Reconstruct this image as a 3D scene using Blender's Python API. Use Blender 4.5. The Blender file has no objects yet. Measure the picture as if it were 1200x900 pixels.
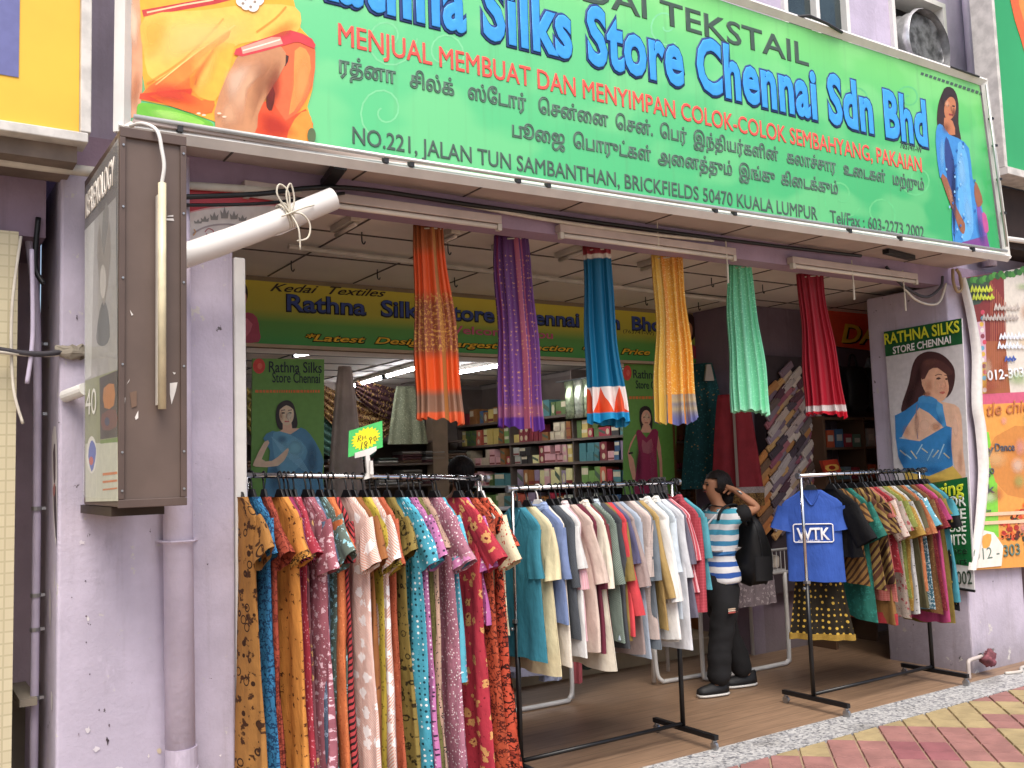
import bpy, bmesh, math, random
from mathutils import Vector, Matrix, noise
rnd = random.Random(7)
R = math.radians
SC = bpy.context.scene
COL = SC.collection
# ------------------------------------------------------------------ camera
# world: X along the shop front to the right, Y into the shop, Z up; the lens stands at (0, 0, 1.6)
FPX, YAW, PITCH, ROLL, EYE = 1120.0, R(33.2), R(5.1), R(1.85), 1.6
fw = Vector((math.sin(YAW)*math.cos(PITCH), math.cos(YAW)*math.cos(PITCH), math.sin(PITCH)))
_r0 = Vector((math.cos(YAW), -math.sin(YAW), 0)); _u0 = _r0.cross(fw)
cr = _r0*math.cos(ROLL) - _u0*math.sin(ROLL); cu = _u0*math.cos(ROLL) + _r0*math.sin(ROLL)
CAMP = Vector((0, 0, EYE))
cd = bpy.data.cameras.new('camera'); cam = bpy.data.objects.new('camera', cd); COL.objects.link(cam)
mw = Matrix.Identity(4)
for i, v in enumerate((cr, cu, -fw)):
    for j in range(3): mw[j][i] = v[j]
mw.translation = CAMP; cam.matrix_world = mw
cd.sensor_width = 36.0; cd.lens = FPX/1200*36; cd.clip_end = 500; cd.clip_start = .05
SC.camera = cam
# ------------------------------------------------------------------ light
W = bpy.data.worlds.new('World'); SC.world = W; W.use_nodes = True
nt = W.node_tree; bg = nt.nodes['Background']
sky = nt.nodes.new('ShaderNodeTexSky'); sky.sky_type = 'NISHITA'; sky.sun_disc = False
SUN_EL, SUN_AZ = R(60), R(205)       # azimuth the sun stands at, from +Y clockwise: behind the camera, to the left
sky.sun_elevation = SUN_EL; sky.sun_rotation = SUN_AZ; sky.dust_density = 4.0; sky.air_density = 1.0; sky.ozone_density = .6
nt.links.new(sky.outputs[0], bg.inputs[0]); bg.inputs[1].default_value = 0.15
sl = bpy.data.lights.new('sun', 'SUN'); sl.energy = 2.5; sl.angle = R(42); sl.color = (1.0, .95, .87)
so = bpy.data.objects.new('sun', sl); COL.objects.link(so)
_d = Vector((math.sin(SUN_AZ)*math.cos(SUN_EL), math.cos(SUN_AZ)*math.cos(SUN_EL), math.sin(SUN_EL)))
so.rotation_euler = _d.to_track_quat('Z', 'Y').to_euler(); so.location = (-5, -10, 20)
vs = SC.view_settings; vs.view_transform = 'Standard'; vs.look = 'None'; vs.exposure = 0.52; vs.gamma = 1
vs.use_curve_mapping = False
SC.cycles.use_denoising = True
SC.cycles.max_bounces = 8; SC.cycles.diffuse_bounces = 6; SC.cycles.transparent_max_bounces = 40; SC.cycles.caustics_reflective = False; SC.cycles.caustics_refractive = False

# ------------------------------------------------------------------ planes: pixel of the photograph -> point on a real plane
def ray(x, y): return fw + cr*((x-600)/FPX) - cu*((y-450)/FPX)
class Plane:
    def __init__(s, p, n): s.p = Vector(p); s.n = Vector(n).normalized()
    def at(s, x, y, off=0):
        d = ray(x, y); t = (s.p - CAMP).dot(s.n)/d.dot(s.n)
        return CAMP + d*t + s.n*off
def YP(y): return Plane((0, y, 0), (0, -1, 0))
def XP(x): return Plane((x, 0, 0), (-1, 0, 0))
def ZP(z): return Plane((0, 0, z), (0, 0, 1))

# ------------------------------------------------------------------ materials
def lin(c):
    if isinstance(c, str):
        c = c.lstrip('#'); c = [int(c[i:i+2], 16)/255 for i in (0, 2, 4)]
        return tuple((v/12.92 if v <= .04045 else ((v+.055)/1.055)**2.4) for v in c)
    return tuple(c)
class NT:
    def __init__(s, name):
        s.m = bpy.data.materials.new(name); s.m.use_nodes = True; s.t = s.m.node_tree
        s.b = s.t.nodes['Principled BSDF']
    def n(s, typ, **kw):
        nd = s.t.nodes.new(typ)
        for k, v in kw.items():
            if k.startswith('i_'):
                key = k[2:]; key = int(key) if key.isdigit() else key.replace('_', ' ')
                if hasattr(v, 'is_output'): s.t.links.new(v, nd.inputs[key])
                else: nd.inputs[key].default_value = v
            else: setattr(nd, k, v)
        return nd
    def math(s, op, a, b=0.0, c=0.0):
        nd = s.n('ShaderNodeMath', operation=op)
        for i, v in enumerate((a, b, c)):
            if hasattr(v, 'is_output'): s.t.links.new(v, nd.inputs[i])
            else: nd.inputs[i].default_value = v
        return nd.outputs[0]
    def mix(s, f, a, b):
        nd = s.n('ShaderNodeMix', data_type='RGBA')
        for k, v in ((0, f), (6, a), (7, b)):
            if hasattr(v, 'is_output'): s.t.links.new(v, nd.inputs[k])
            else: nd.inputs[k].default_value = v if k == 0 else (*v[:3], 1)
        return nd.outputs[2]
    def step(s, v, lo, hi):      # smooth 0..1
        nd = s.n('ShaderNodeMapRange', interpolation_type='SMOOTHSTEP')
        s.t.links.new(v, nd.inputs[0]); nd.inputs[1].default_value = lo; nd.inputs[2].default_value = hi
        return nd.outputs[0]
    def noise(s, vec, scale, detail=3, rough=.55, col=False):
        nd = s.n('ShaderNodeTexNoise', i_Scale=scale, i_Detail=detail, i_Roughness=rough)
        s.t.links.new(vec, nd.inputs['Vector']); return nd.outputs[1 if col else 0]
    def vor(s, vec, scale, rand=1.0, feature='F1'):
        nd = s.n('ShaderNodeTexVoronoi', feature=feature, i_Scale=scale, i_Randomness=rand)
        s.t.links.new(vec, nd.inputs['Vector']); return nd
    def obj(s): return s.n('ShaderNodeTexCoord').outputs['Object']
    def uv(s): return s.n('ShaderNodeTexCoord').outputs['UV']
    def scale(s, v, x, y, z):
        nd = s.n('ShaderNodeMapping'); s.t.links.new(v, nd.inputs[0]); nd.inputs['Scale'].default_value = (x, y, z); return nd.outputs[0]
    def sep(s, v):
        nd = s.n('ShaderNodeSeparateXYZ'); s.t.links.new(v, nd.inputs[0]); return nd.outputs
    def base(s, c):
        if hasattr(c, 'is_output'): s.t.links.new(c, s.b.inputs['Base Color'])
        else: s.b.inputs['Base Color'].default_value = (*c[:3], 1)
    def bump(s, h, strength=.3, dist=.01):
        nd = s.n('ShaderNodeBump'); nd.inputs['Strength'].default_value = strength; nd.inputs['Distance'].default_value = dist
        s.t.links.new(h, nd.inputs['Height']); s.t.links.new(nd.outputs[0], s.b.inputs['Normal'])
    def rough(s, r): s.b.inputs['Roughness'].default_value = r
_mc = {}
def mat(name, col, rough=.6, metal=0.0, var=.10, ns=6.0, bump=0.0, bs=60.0, emit=None, es=1.0, coat=0.0, spec=.4):
    if name in _mc: return _mc[name]
    n = NT(name); c = lin(col); n.rough(rough); n.b.inputs['Metallic'].default_value = metal
    n.b.inputs['Specular IOR Level'].default_value = spec
    if var or bump:
        o = n.obj()
        if var:
            f = n.noise(o, ns, 4)
            n.base(n.mix(n.step(f, .3, .7), tuple(v*(1-var) for v in c), tuple(min(1, v*(1+var)) for v in c)))
        else: n.base(c)
        if bump: n.bump(n.noise(o, bs, 4), bump, .004)
    else: n.base(c)
    if emit:
        n.b.inputs['Emission Color'].default_value = (*lin(emit), 1); n.b.inputs['Emission Strength'].default_value = es
    if coat: n.b.inputs['Coat Weight'].default_value = coat
    _mc[name] = n.m; return n.m
def gain(col, g): return tuple(min(.9, v*g) for v in lin(col))
def ink(col, rough=.4):
    k = col if isinstance(col, str) else '%.3f_%.3f_%.3f' % tuple(col)
    return mat('print_' + k.lstrip('#'), col, rough, var=.06, ns=25)
def plaster(name, col, dirt=.35, chips=True, ns=3.0):
    if name in _mc: return _mc[name]
    n = NT(name); o = n.obj(); c = lin(col)
    big = n.noise(o, ns, 5, .6); fine = n.noise(o, 45, 4, .6)
    col1 = n.mix(n.step(big, .35, .7), tuple(v*.88 for v in c), tuple(min(1, v*1.08) for v in c))
    streak = n.noise(n.scale(o, 9, 9, .55), 1.6, 6, .65); pz = n.sep(n.n('ShaderNodeNewGeometry').outputs['Position'])[2]; scuff = n.noise(n.scale(o, 1.2, 1.2, .5), 5.5, 6, .7)
    col2 = n.mix(n.math('MULTIPLY', n.step(streak, .52, .78), dirt), col1, tuple(v*.62 for v in (c[0]*1.02, c[1]*.98, c[2]*.9)))
    col2 = n.mix(n.math('MULTIPLY', n.step(scuff, .55, .68), dirt*.75), col2, tuple(v*.70 for v in c)); col2 = n.mix(n.math('MULTIPLY', n.step(scuff, .40, .30), .35), col2, tuple(min(1, v*1.25+.03) for v in c))
    gr = n.math('MULTIPLY', n.step(n.math('ADD', pz, n.math('MULTIPLY', n.noise(o, 5, 4), -.45)), .25, -.25), .55); col2 = n.mix(gr, col2, (.16, .14, .13))
    if chips:
        v = n.noise(n.scale(o, 1, 1, .8), 11.0, 6, .7); msk = n.step(v, .625, .65)
        col2 = n.mix(msk, col2, (.55, .52, .5))
        v2 = n.noise(n.scale(o, 1, 1, .9), 17.0, 4, .65); msk2 = n.step(v2, .675, .70)
        col2 = n.mix(msk2, col2, (.12, .10, .11))
    n.base(col2); n.rough(.82); n.bump(n.math('ADD', fine, n.math('MULTIPLY', big, 1.6)), .42, .006)
    _mc[name] = n.m; return n.m

# ------------------------------------------------------------------ mesh builder
ORG = {}
class MB:
    def __init__(s): s.v = []; s.f = []; s.uv = []; s.mi = []; s.mats = []; s.soft = {}
    def _m(s, m):
        if m is None: return 0
        if m not in s.mats: s.mats.append(m)
        return s.mats.index(m)
    def face(s, pts, m=None, uv=None):
        i = len(s.v); s.v += [Vector(p) for p in pts]; s.f.append(list(range(i, i+len(pts)))); s.uv.append(uv); s.mi.append(s._m(m)); return s
    def box(s, c, d, rot=None, m=None):
        c = Vector(c); hx, hy, hz = d[0]/2, d[1]/2, d[2]/2; i = len(s.v)
        for z in (-hz, hz):
            for x, y in ((-hx, -hy), (hx, -hy), (hx, hy), (-hx, hy)):
                p = Vector((x, y, z)); p = (rot @ p) if rot is not None else p; s.v.append(c+p)
        for q in ((3, 2, 1, 0), (4, 5, 6, 7), (0, 1, 5, 4), (1, 2, 6, 5), (2, 3, 7, 6), (3, 0, 4, 7)):
            s.f.append([i+k for k in q]); s.uv.append(None); s.mi.append(s._m(m))
        return s
    def bx(s, x0, x1, y0, y1, z0, z1, m=None): return s.box(((x0+x1)/2, (y0+y1)/2, (z0+z1)/2), (x1-x0, y1-y0, z1-z0), m=m)
    def loft(s, rings, closed=True, cap=(True, True), m=None, uvs=None):
        i = len(s.v); n = len(rings[0]); k = s._m(m)
        for r in rings: s.v += [Vector(p) for p in r]
        for a in range(len(rings)-1):
            for b in range(n if closed else n-1):
                c = (b+1) % n
                s.f.append([i+a*n+b, i+a*n+c, i+(a+1)*n+c, i+(a+1)*n+b]); s.mi.append(k)
                if uvs:
                    u2 = uvs[a][b+1] if b+1 < len(uvs[a]) else uvs[a][c]
                    w2 = uvs[a+1][b+1] if b+1 < len(uvs[a+1]) else uvs[a+1][c]
                    s.uv.append([uvs[a][b], u2, w2, uvs[a+1][b]])
                else: s.uv.append(None)
        if closed and cap[0]: s.f.append([i+b for b in range(n)][::-1]); s.uv.append(None); s.mi.append(k)
        if closed and cap[1]: s.f.append([i+(len(rings)-1)*n+b for b in range(n)]); s.uv.append(None); s.mi.append(k)
        return s
    def tube(s, pts, r, n=8, m=None, cap=True, flat=1.0):
        pts = [Vector(p) for p in pts]; rings = []; up = None
        for i, p in enumerate(pts):
            t = (pts[min(i+1, len(pts)-1)] - pts[max(i-1, 0)]).normalized()
            if up is None:
                up = Vector((0, 0, 1)) if abs(t.z) < .9 else Vector((1, 0, 0))
            a = t.cross(up).normalized(); b = a.cross(t).normalized(); up = b
            rr = r[i] if isinstance(r, (list, tuple)) else r
            rings.append([p + (a*math.cos(2*math.pi*k/n) + b*math.sin(2*math.pi*k/n)*flat)*rr for k in range(n)])
        return s.loft(rings, True, (cap, cap), m)
    def prism(s, pts, vec, m=None):
        pts = [Vector(p) for p in pts]; vec = Vector(vec); n = len(pts); i = len(s.v); k = s._m(m)
        s.v += pts + [p+vec for p in pts]
        s.f.append(list(range(i, i+n))); s.f.append(list(range(i+n, i+2*n))[::-1]); s.uv += [None, None]; s.mi += [k, k]
        for b in range(n):
            c = (b+1) % n; s.f.append([i+b, i+n+b, i+n+c, i+c]); s.uv.append(None); s.mi.append(k)
        return s
    def ball(s, c, r, seg=10, rings=7, m=None, sc=(1, 1, 1)):
        c = Vector(c); rr = []
        for a in range(rings+1):
            th = math.pi*(a/rings); th = min(max(th, .02), math.pi-.02)
            rr.append([c+Vector((math.sin(th)*math.cos(2*math.pi*b/seg)*r*sc[0], math.sin(th)*math.sin(2*math.pi*b/seg)*r*sc[1], -math.cos(th)*r*sc[2])) for b in range(seg)])
        return s.loft(rr, True, (True, True), m)
    def build(s, name, m=None, parent=None, loc=None, smooth=False, bevel=0.0, label=None, fixn=True):
        org = ORG[parent.name] if parent is not None else Vector(loc if loc is not None else (0, 0, 0))
        me = bpy.data.meshes.new(name); me.from_pydata([v-org for v in s.v], [], s.f)
        ms = s.mats if s.mats else [m]
        for x in ms: me.materials.append(x)
        if len(ms) > 1:
            for p, k in zip(me.polygons, s.mi): p.material_index = k
        if any(u is not None for u in s.uv):
            l = me.uv_layers.new(name='UVMap'); i = 0
            for p, u in zip(me.polygons, s.uv):
                for q in range(p.loop_total):
                    if u is not None: l.data[p.loop_start+q].uv = u[q]
        if s.soft:
            ca = me.color_attributes.new('soft', 'FLOAT_COLOR', 'CORNER')
            for fi, p in enumerate(me.polygons):
                for q in range(p.loop_total):
                    v = s.soft[fi][q] if fi in s.soft else 1.0
                    ca.data[p.loop_start+q].color = (v, v, v, 1)
        if smooth:
            for p in me.polygons: p.use_smooth = True
        if fixn:
            bm = bmesh.new(); bm.from_mesh(me); bmesh.ops.recalc_face_normals(bm, faces=bm.faces); bm.to_mesh(me); bm.free()
        o = bpy.data.objects.new(name, me); COL.objects.link(o)
        if parent is not None: o.parent = parent
        else: o.location = org
        ORG[o.name] = org
        if bevel:
            b = o.modifiers.new('bevel', 'BEVEL'); b.width = bevel; b.segments = 2; b.limit_method = 'ANGLE'
        if label: o['label'] = label
        return o
def tag(o, label, cat, group=None):
    o['label'] = label; o['category'] = cat
    if group: o['group'] = group
    return o
def root(name, label, cat, loc=(0, 0, 0), group=None):
    o = bpy.data.objects.new(name, None); COL.objects.link(o); o.location = loc; o.empty_display_size = .1
    ORG[o.name] = Vector(loc); return tag(o, label, cat, group)
def structure(o): o['kind'] = 'structure'; return o
def copy_tree(o, parent=None):
    c = o.copy(); COL.objects.link(c); ORG[c.name] = ORG[o.name]
    if parent is not None: c.parent = parent
    for ch in [x for x in bpy.data.objects if x.parent == o]: copy_tree(ch, c)
    return c
def smooth2(pts, n=4, closed=True):       # Catmull-Rom through points (any dimension)
    out = []; L = len(pts); P = [Vector(p) for p in pts]
    for i in range(L if closed else L-1):
        p0 = P[(i-1) % L] if closed or i > 0 else P[0]; p1 = P[i]; p2 = P[(i+1) % L]
        p3 = P[(i+2) % L] if closed or i+2 < L else P[-1]
        for k in range(n):
            t = k/n
            out.append(0.5*((2*p1)+(p2-p0)*t+(2*p0-5*p1+4*p2-p3)*t*t+(3*p1-p0-3*p2+p3)*t**3))
    if not closed: out.append(P[-1])
    return out
def softink(col):
    k = 'soft_' + (col if isinstance(col, str) else '%.3f_%.3f_%.3f' % tuple(col)).lstrip('#')
    if k in _mc: return _mc[k]
    n = NT(k); n.base(lin(col)); n.rough(.4); at = n.n('ShaderNodeAttribute', attribute_name='soft'); n.t.links.new(at.outputs['Fac'], n.b.inputs['Alpha']); _mc[k] = n.m; return n.m
class Art:      # printed picture: flat coloured shapes on a plane, laid one over another
    def __init__(s, plane, off=.003, dn=.0002, g=1.0): s.g = g; s.sa = 1.0; s.pl = plane; s.mb = MB(); s.k = off; s.dn = dn
    def poly(s, pts, col, sm=0, z=None):
        P = [Vector((p[0], p[1])) for p in pts]
        if sm: P = smooth2(P, sm)
        s.k += s.dn
        s.mb.face([s.pl.at(p[0], p[1], s.k) for p in P], ink(gain(col, s.g) if s.g != 1 else col)); return s
    def soft(s, pts, col, a=1.0, sm=3):      # airbrushed patch of the printed picture: full ink in the middle, none at its edge
        P = smooth2([Vector((p[0], p[1])) for p in pts], sm) if sm else [Vector((p[0], p[1])) for p in pts]
        c = sum(P, Vector((0, 0)))/len(P); s.k += s.dn; k = softink(gain(col, s.g) if s.g != 1 else col); a = a*s.sa; lv = ((0.0, 1.0), (.3, .9), (.55, .55), (.8, .18), (1.0, 0.0))
        R_ = [[c+(p-c)*f for p in P] for f, _ in lv]; n = len(P)
        for j in range(len(lv)-1):
            for i in range(n):
                q = (i+1) % n; s.mb.face([s.pl.at(w.x, w.y, s.k) for w in (R_[j][i], R_[j][q], R_[j+1][q], R_[j+1][i])], k); s.mb.soft[len(s.mb.f)-1] = (lv[j][1]*a, lv[j][1]*a, lv[j+1][1]*a, lv[j+1][1]*a)
        return s
    def sell(s, cx, cy, rx, ry, col, a=1.0, rot=0.0):
        c, q = math.cos(rot), math.sin(rot)
        return s.soft([(cx+rx*math.cos(t)*c-ry*math.sin(t)*q, cy+rx*math.cos(t)*q+ry*math.sin(t)*c) for t in [2*math.pi*i/16 for i in range(16)]], col, a, 0)
    def ell(s, cx, cy, rx, ry, col, rot=0.0, n=20):
        c, q = math.cos(rot), math.sin(rot)
        return s.poly([(cx+rx*math.cos(2*math.pi*i/n)*c-ry*math.sin(2*math.pi*i/n)*q, cy+rx*math.cos(2*math.pi*i/n)*q+ry*math.sin(2*math.pi*i/n)*c) for i in range(n)], col)
    def line(s, pts, w, col, sm=0):
        P = [Vector((p[0], p[1])) for p in pts]
        if sm: P = smooth2(P, sm, False)
        L = []; Rr = []
        for i, p in enumerate(P):
            t = (P[min(i+1, len(P)-1)]-P[max(i-1, 0)]).normalized(); nn = Vector((-t.y, t.x))*w/2
            L.append(p+nn); Rr.append(p-nn)
        s.k += s.dn; k = ink(gain(col, s.g) if s.g != 1 else col)
        for i in range(len(P)-1):
            s.mb.face([s.pl.at(q.x, q.y, s.k) for q in (L[i], L[i+1], Rr[i+1], Rr[i])], k)
        return s
    def build(s, name, parent): return s.mb.build(name, None, parent, fixn=False)
def text(body, p0, p1, h, nrm, m, parent, name, up=(0, 0, 1), bold=0.0, bevel=0.0, shear=0.0, outline=False, depth=.0, off=.004, cap=.70, fit=True, space=1.0, label=None):
    """lettering between the world points p0 (baseline start) and p1 (baseline end), capitals h tall"""
    c = bpy.data.curves.new(name, 'FONT'); c.body = body; c.size = 1; c.offset = 0; c.shear = shear; c.resolution_u = 3; c.space_character = space
    if bold and not bevel: c.bevel_depth = bold*1.3; c.bevel_resolution = 0
    if bevel: c.bevel_depth = bevel; c.bevel_resolution = 1
    if outline: c.fill_mode = 'NONE'
    t = bpy.data.objects.new(name, c); COL.objects.link(t)
    dg = bpy.context.evaluated_depsgraph_get(); dg.update()
    me = bpy.data.meshes.new_from_object(t.evaluated_get(dg)); bpy.data.objects.remove(t); bpy.data.curves.remove(c)
    xs = [v.co.x for v in me.vertices]; x0, x1 = min(xs), max(xs)
    p0 = Vector(p0); p1 = Vector(p1); u = (p1-p0); L = u.length; u.normalize(); nn = Vector(nrm).normalized(); vv = Vector(up); vv = (vv - nn*vv.dot(nn)).normalized()
    sx = L/(x1-x0) if fit else h/cap; sy = h/cap
    zs = [v.co.z for v in me.vertices]; zr = (max(zs)-min(zs)) or 1.0
    org = ORG[parent.name]
    for v in me.vertices:
        v.co = p0 + u*((v.co.x-x0)*sx) + vv*(v.co.y*sy) + nn*(off + (v.co.z/zr)*.003 + depth) - org
    me.materials.clear(); me.materials.append(m); me.name = name
    o = bpy.data.objects.new(name, me); COL.objects.link(o); o.parent = parent; ORG[o.name] = org
    if label: o['label'] = label
    return o
# ================================================================== SETTING
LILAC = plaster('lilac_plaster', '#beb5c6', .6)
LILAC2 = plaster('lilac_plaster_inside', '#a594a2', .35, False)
UPPER = plaster('lilac_plaster_upper', '#b9aec4', .25, False)
WHITE = mat('white_paint', '#d8d6d2', .45, var=.06, ns=8)
OFFWHITE = mat('aged_white', '#c5beb2', .55, var=.12, ns=9)
PVC = mat('grey_pvc', '#b4a9a4', .5, var=.08)
BLACK = mat('black_plastic', '#121214', .45, var=.05)
BLACKMETAL = mat('black_painted_steel', '#141416', .35, var=.05)
CHROME = mat('chrome', '#cfcfd2', .16, 1.0, var=0)
STEEL = mat('dull_steel', '#a5a6a8', .35, .9, var=.1)
CEIL = mat('ceiling_board', '#e6ded6', .85, var=.05, ns=2)
DARK = mat('dark_void', '#1a1618', .9, var=.1)
def wood(name, c1, c2, rough=.45):
    n = NT(name); o = n.obj(); s = n.sep(o)
    pl = n.math('FLOOR', n.math('MULTIPLY', s[1], 7.5)); off = n.math('MULTIPLY', n.math('FRACT', n.math('MULTIPLY', pl, .377)), 9.0)
    w = n.n('ShaderNodeCombineXYZ'); n.t.links.new(n.math('ADD', s[0], off), w.inputs[0]); n.t.links.new(s[1], w.inputs[1]); n.t.links.new(pl, w.inputs[2])
    g = n.noise(n.scale(w.outputs[0], 1.6, 22, 3), 2.0, 5, .6); d = n.noise(o, 1.3, 4)
    c = n.mix(n.step(g, .3, .7), lin(c1), lin(c2)); c = n.mix(n.math('MULTIPLY', n.step(d, .45, .75), .35), c, tuple(v*.6 for v in lin(c1)))
    seam = n.math('LESS_THAN', n.math('ABSOLUTE', n.math('SUBTRACT', n.math('FRACT', n.math('MULTIPLY', s[1], 7.5)), .5)), .485)
    n.base(n.mix(seam, tuple(v*.45 for v in lin(c1)), c)); n.rough(rough); n.bump(g, .08, .002); return n.m
FLOORM = wood('laminate_floor', '#7c6450', '#947860')
def granite():
    n = NT('granite_terrazzo'); o = n.obj(); v = n.vor(o, 70); v2 = n.noise(o, 120, 3)
    g = n.n('ShaderNodeSeparateColor'); n.t.links.new(v.outputs['Color'], g.inputs[0])
    c = n.mix(n.step(g.outputs[0], .15, .85), lin('#8c8c8e'), lin('#b9b8b6')); c = n.mix(n.math('GREATER_THAN', g.outputs[1], .86), c, lin('#66666a'))
    c = n.mix(n.math('MULTIPLY', n.step(n.noise(o, 2.2, 4), .5, .7), .5), c, lin('#5a5650')); n.base(c); n.rough(.55); n.bump(v2, .2, .003); return n.m
GRAN = granite()
def tile(name, col):
    n = NT(name); o = n.obj(); c = lin(col); f = n.noise(o, 6, 4, .6); g = n.noise(o, 60, 4, .6)
    k = n.mix(n.step(f, .3, .7), tuple(v*.78 for v in c), tuple(v*1.1 for v in c)); k = n.mix(n.math('MULTIPLY', n.step(g, .5, .72), .4), k, tuple(v*.62+.02 for v in c))
    n.base(k); n.rough(.75); n.bump(g, .4, .003); return n.m
TRED, TYEL, TDRK, GROUT = tile('paver_red', '#946862'), tile('paver_yellow', '#a08e68'), tile('paver_dark_red', '#8a5458'), mat('grout', '#94806a', .9)
# street and pavement ground: one sheet out to the horizon, the paving on it
structure(MB().bx(-150, 150, -150, 3.75, -.5, -.02).build('ground', mat('street_concrete', '#b0aca6', .9, var=.2, ns=3, bump=.4), loc=(0, 0, 0)))
pv = MB(); T = .4665
vis = {(0, -1): 0, (1, -1): 2, (1, 0): 0, (0, 0): 1, (2, 0): 0, (2, 1): 1, (2, -1): 0, (2, -2): 1, (3, 1): 0, (3, 0): 1, (3, 2): 1, (1, 1): 1, (1, -2): 0, (0, -2): 0, (-1, -1): 1, (-1, -2): 0, (-1, 0): 1, (-2, -1): 1, (4, 2): 0, (4, 3): 1, (4, 1): 1, (3, -1): 1}
for i in range(-16, 16):
    for j in range(-17, 14):
        k = vis.get((i, j)); k = k if k is not None else ((2 if (i % 3 == 1 and j % 3 == 2) else 0) if ((i+j) // 3) % 2 == 0 else 1)
        for a in (0, .5):
            for b in (0, .5):
                g = .013; qs = []
                for da, db in ((g, g), (.5-g, g), (.5-g, .5-g), (g, .5-g)):
                    A = .763 + (i+a+da)*T; B = 8.32 + (j+b+db)*T; qs.append(Vector(((A+B)/2, (B-A)/2, 0)))
                if max(q.y for q in qs) > 4.2 or min(q.y for q in qs) < -3: continue
                if any(q.x < -4 or q.x > 12 for q in qs): continue
                zt = .0008*rnd.random(); ch = .012
                c0 = sum(qs, Vector())/4; top = [q + (c0-q).normalized()*.006 + Vector((0, 0, zt)) for q in qs]; bot = [q - Vector((0, 0, ch)) for q in qs]
                pv.loft([bot, top], True, (False, True), (TRED, TYEL, TDRK)[k])
pv.face([(-4, -3, -.011), (12, -3, -.011), (12, 3.76, -.011), (-4, 3.76, -.011)], GROUT)
po = pv.build('pavement', None, loc=(0, 0, 0))
bm = bmesh.new(); bm.from_mesh(po.data)
bmesh.ops.bisect_plane(bm, geom=bm.verts[:]+bm.edges[:]+bm.faces[:], plane_co=(0, 3.757, 0), plane_no=(0, 1, 0), clear_outer=True); bm.to_mesh(po.data); bm.free(); structure(po)
structure(MB().bx(-4, 12, 3.76, 4.04, -.3, .003).build('granite_kerb', GRAN, loc=(0, 0, 0)))
structure(MB().bx(-4, 12, 4.04, 6.04, -.3, 0).build('shop_floor', FLOORM, loc=(0, 0, 0)))
structure(MB().bx(-4, 12, 6.04, 11.4, -.3, .13).build('raised_floor', mat('beige_step', '#a08e76', .6, var=.12), loc=(0, 0, 0)))

shop = root('shop_building', 'lilac painted shophouse with an open front full of hanging clothes', 'building', (3.9, 4.25, 0))
# pillars, beam, walls: each piece butts against the next
def wallpiece(name, m, *boxes, bevel=0.0, label=None):
    b = MB()
    for q in boxes: b.bx(*q)
    return b.build(name, m, shop, bevel=bevel, label=label)
wallpiece('front_pillar', LILAC, (.578, 1.292, 4.25, 4.86, -.05, 2.9), bevel=.012, label='lilac pillar left of the opening, chipped and stained')
wallpiece('front_pillar', LILAC, (6.71, 7.45, 4.19, 4.9, -.05, 2.9), bevel=.012, label='lilac pillar right of the opening, hung with posters')
wallpiece('beam', plaster('beam_plaster', '#a08aa0', .3, False), (.578, 7.6, 4.25, 4.40, 2.9, 3.06))
wallpiece('upper_wall', UPPER, (.3, 5.16, 4.3, 4.5, 3.064, 6.5), (5.16, 5.88, 4.3, 4.5, 3.064, 3.7), (5.88, 6.40, 4.3, 4.5, 3.064, 6.5), (5.16, 5.88, 4.3, 4.5, 5.3, 6.5),
          (6.40, 7.12, 4.3, 4.5, 3.064, 4.3), (6.40, 7.12, 4.3, 4.5, 5.25, 6.5), (7.12, 9.5, 4.3, 4.5, 3.064, 6.5))
wallpiece('front_ceiling', CEIL, (1.15, 8.0, 4.402, 6.3, 2.952, 3.05))
wallpiece('inner_ceiling', CEIL, (1.15, 7.2, 6.32, 11.4, 2.76, 2.9), (1.15, 7.2, 6.302, 6.318, 2.44, 3.05))
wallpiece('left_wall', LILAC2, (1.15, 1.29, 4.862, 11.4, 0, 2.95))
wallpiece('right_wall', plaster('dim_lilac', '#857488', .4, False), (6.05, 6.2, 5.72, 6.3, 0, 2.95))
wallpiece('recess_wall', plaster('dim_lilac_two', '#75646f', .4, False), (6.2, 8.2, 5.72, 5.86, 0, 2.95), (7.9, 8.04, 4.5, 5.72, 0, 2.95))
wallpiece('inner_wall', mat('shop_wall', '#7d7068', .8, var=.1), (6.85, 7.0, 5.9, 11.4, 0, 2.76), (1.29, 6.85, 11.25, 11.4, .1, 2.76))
wallpiece('recess_back', plaster('mauve_recess', '#c4b0be', .4, False), (-.3, .576, 4.864, 5.0, 0, 6.4), (-.3, .5, 4.502, 4.863, 3.1, 3.2), (.577, 1.2, 4.864, 5.0, 2.9, 6.4))
pa = Art(XP(.577), .0008, .0002)
for pts, c in (([(61, 512), (66, 500), (67.5, 560), (66, 640), (63, 610), (61.5, 560)], '#dcd6d4'), ([(62.5, 530), (65, 520), (65.5, 560), (63.5, 565)], '#5a4a4c'), ([(63, 580), (66, 570), (66.5, 632), (64.5, 615)], '#4a4044'), ([(62.5, 572), (65, 566), (65, 578), (63, 582)], '#a86a64')): pa.poly(pts, c, 2)
pa.build('peeled_paint', shop); pa = Art(XP(.577), .0008, .0002)
for pts, c in (([(58, 690), (60, 700), (59.5, 735), (57.5, 720)], '#d8d2d4'), ([(60, 810), (62, 815), (61.5, 832), (60, 828)], '#d8d2d4')): pa.poly(pts, c, 2)
pa.build('peeled_paint', shop)
pa = Art(Plane((0, 4.249, 0), (0, -1, 0)), .0006, .0002)
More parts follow.
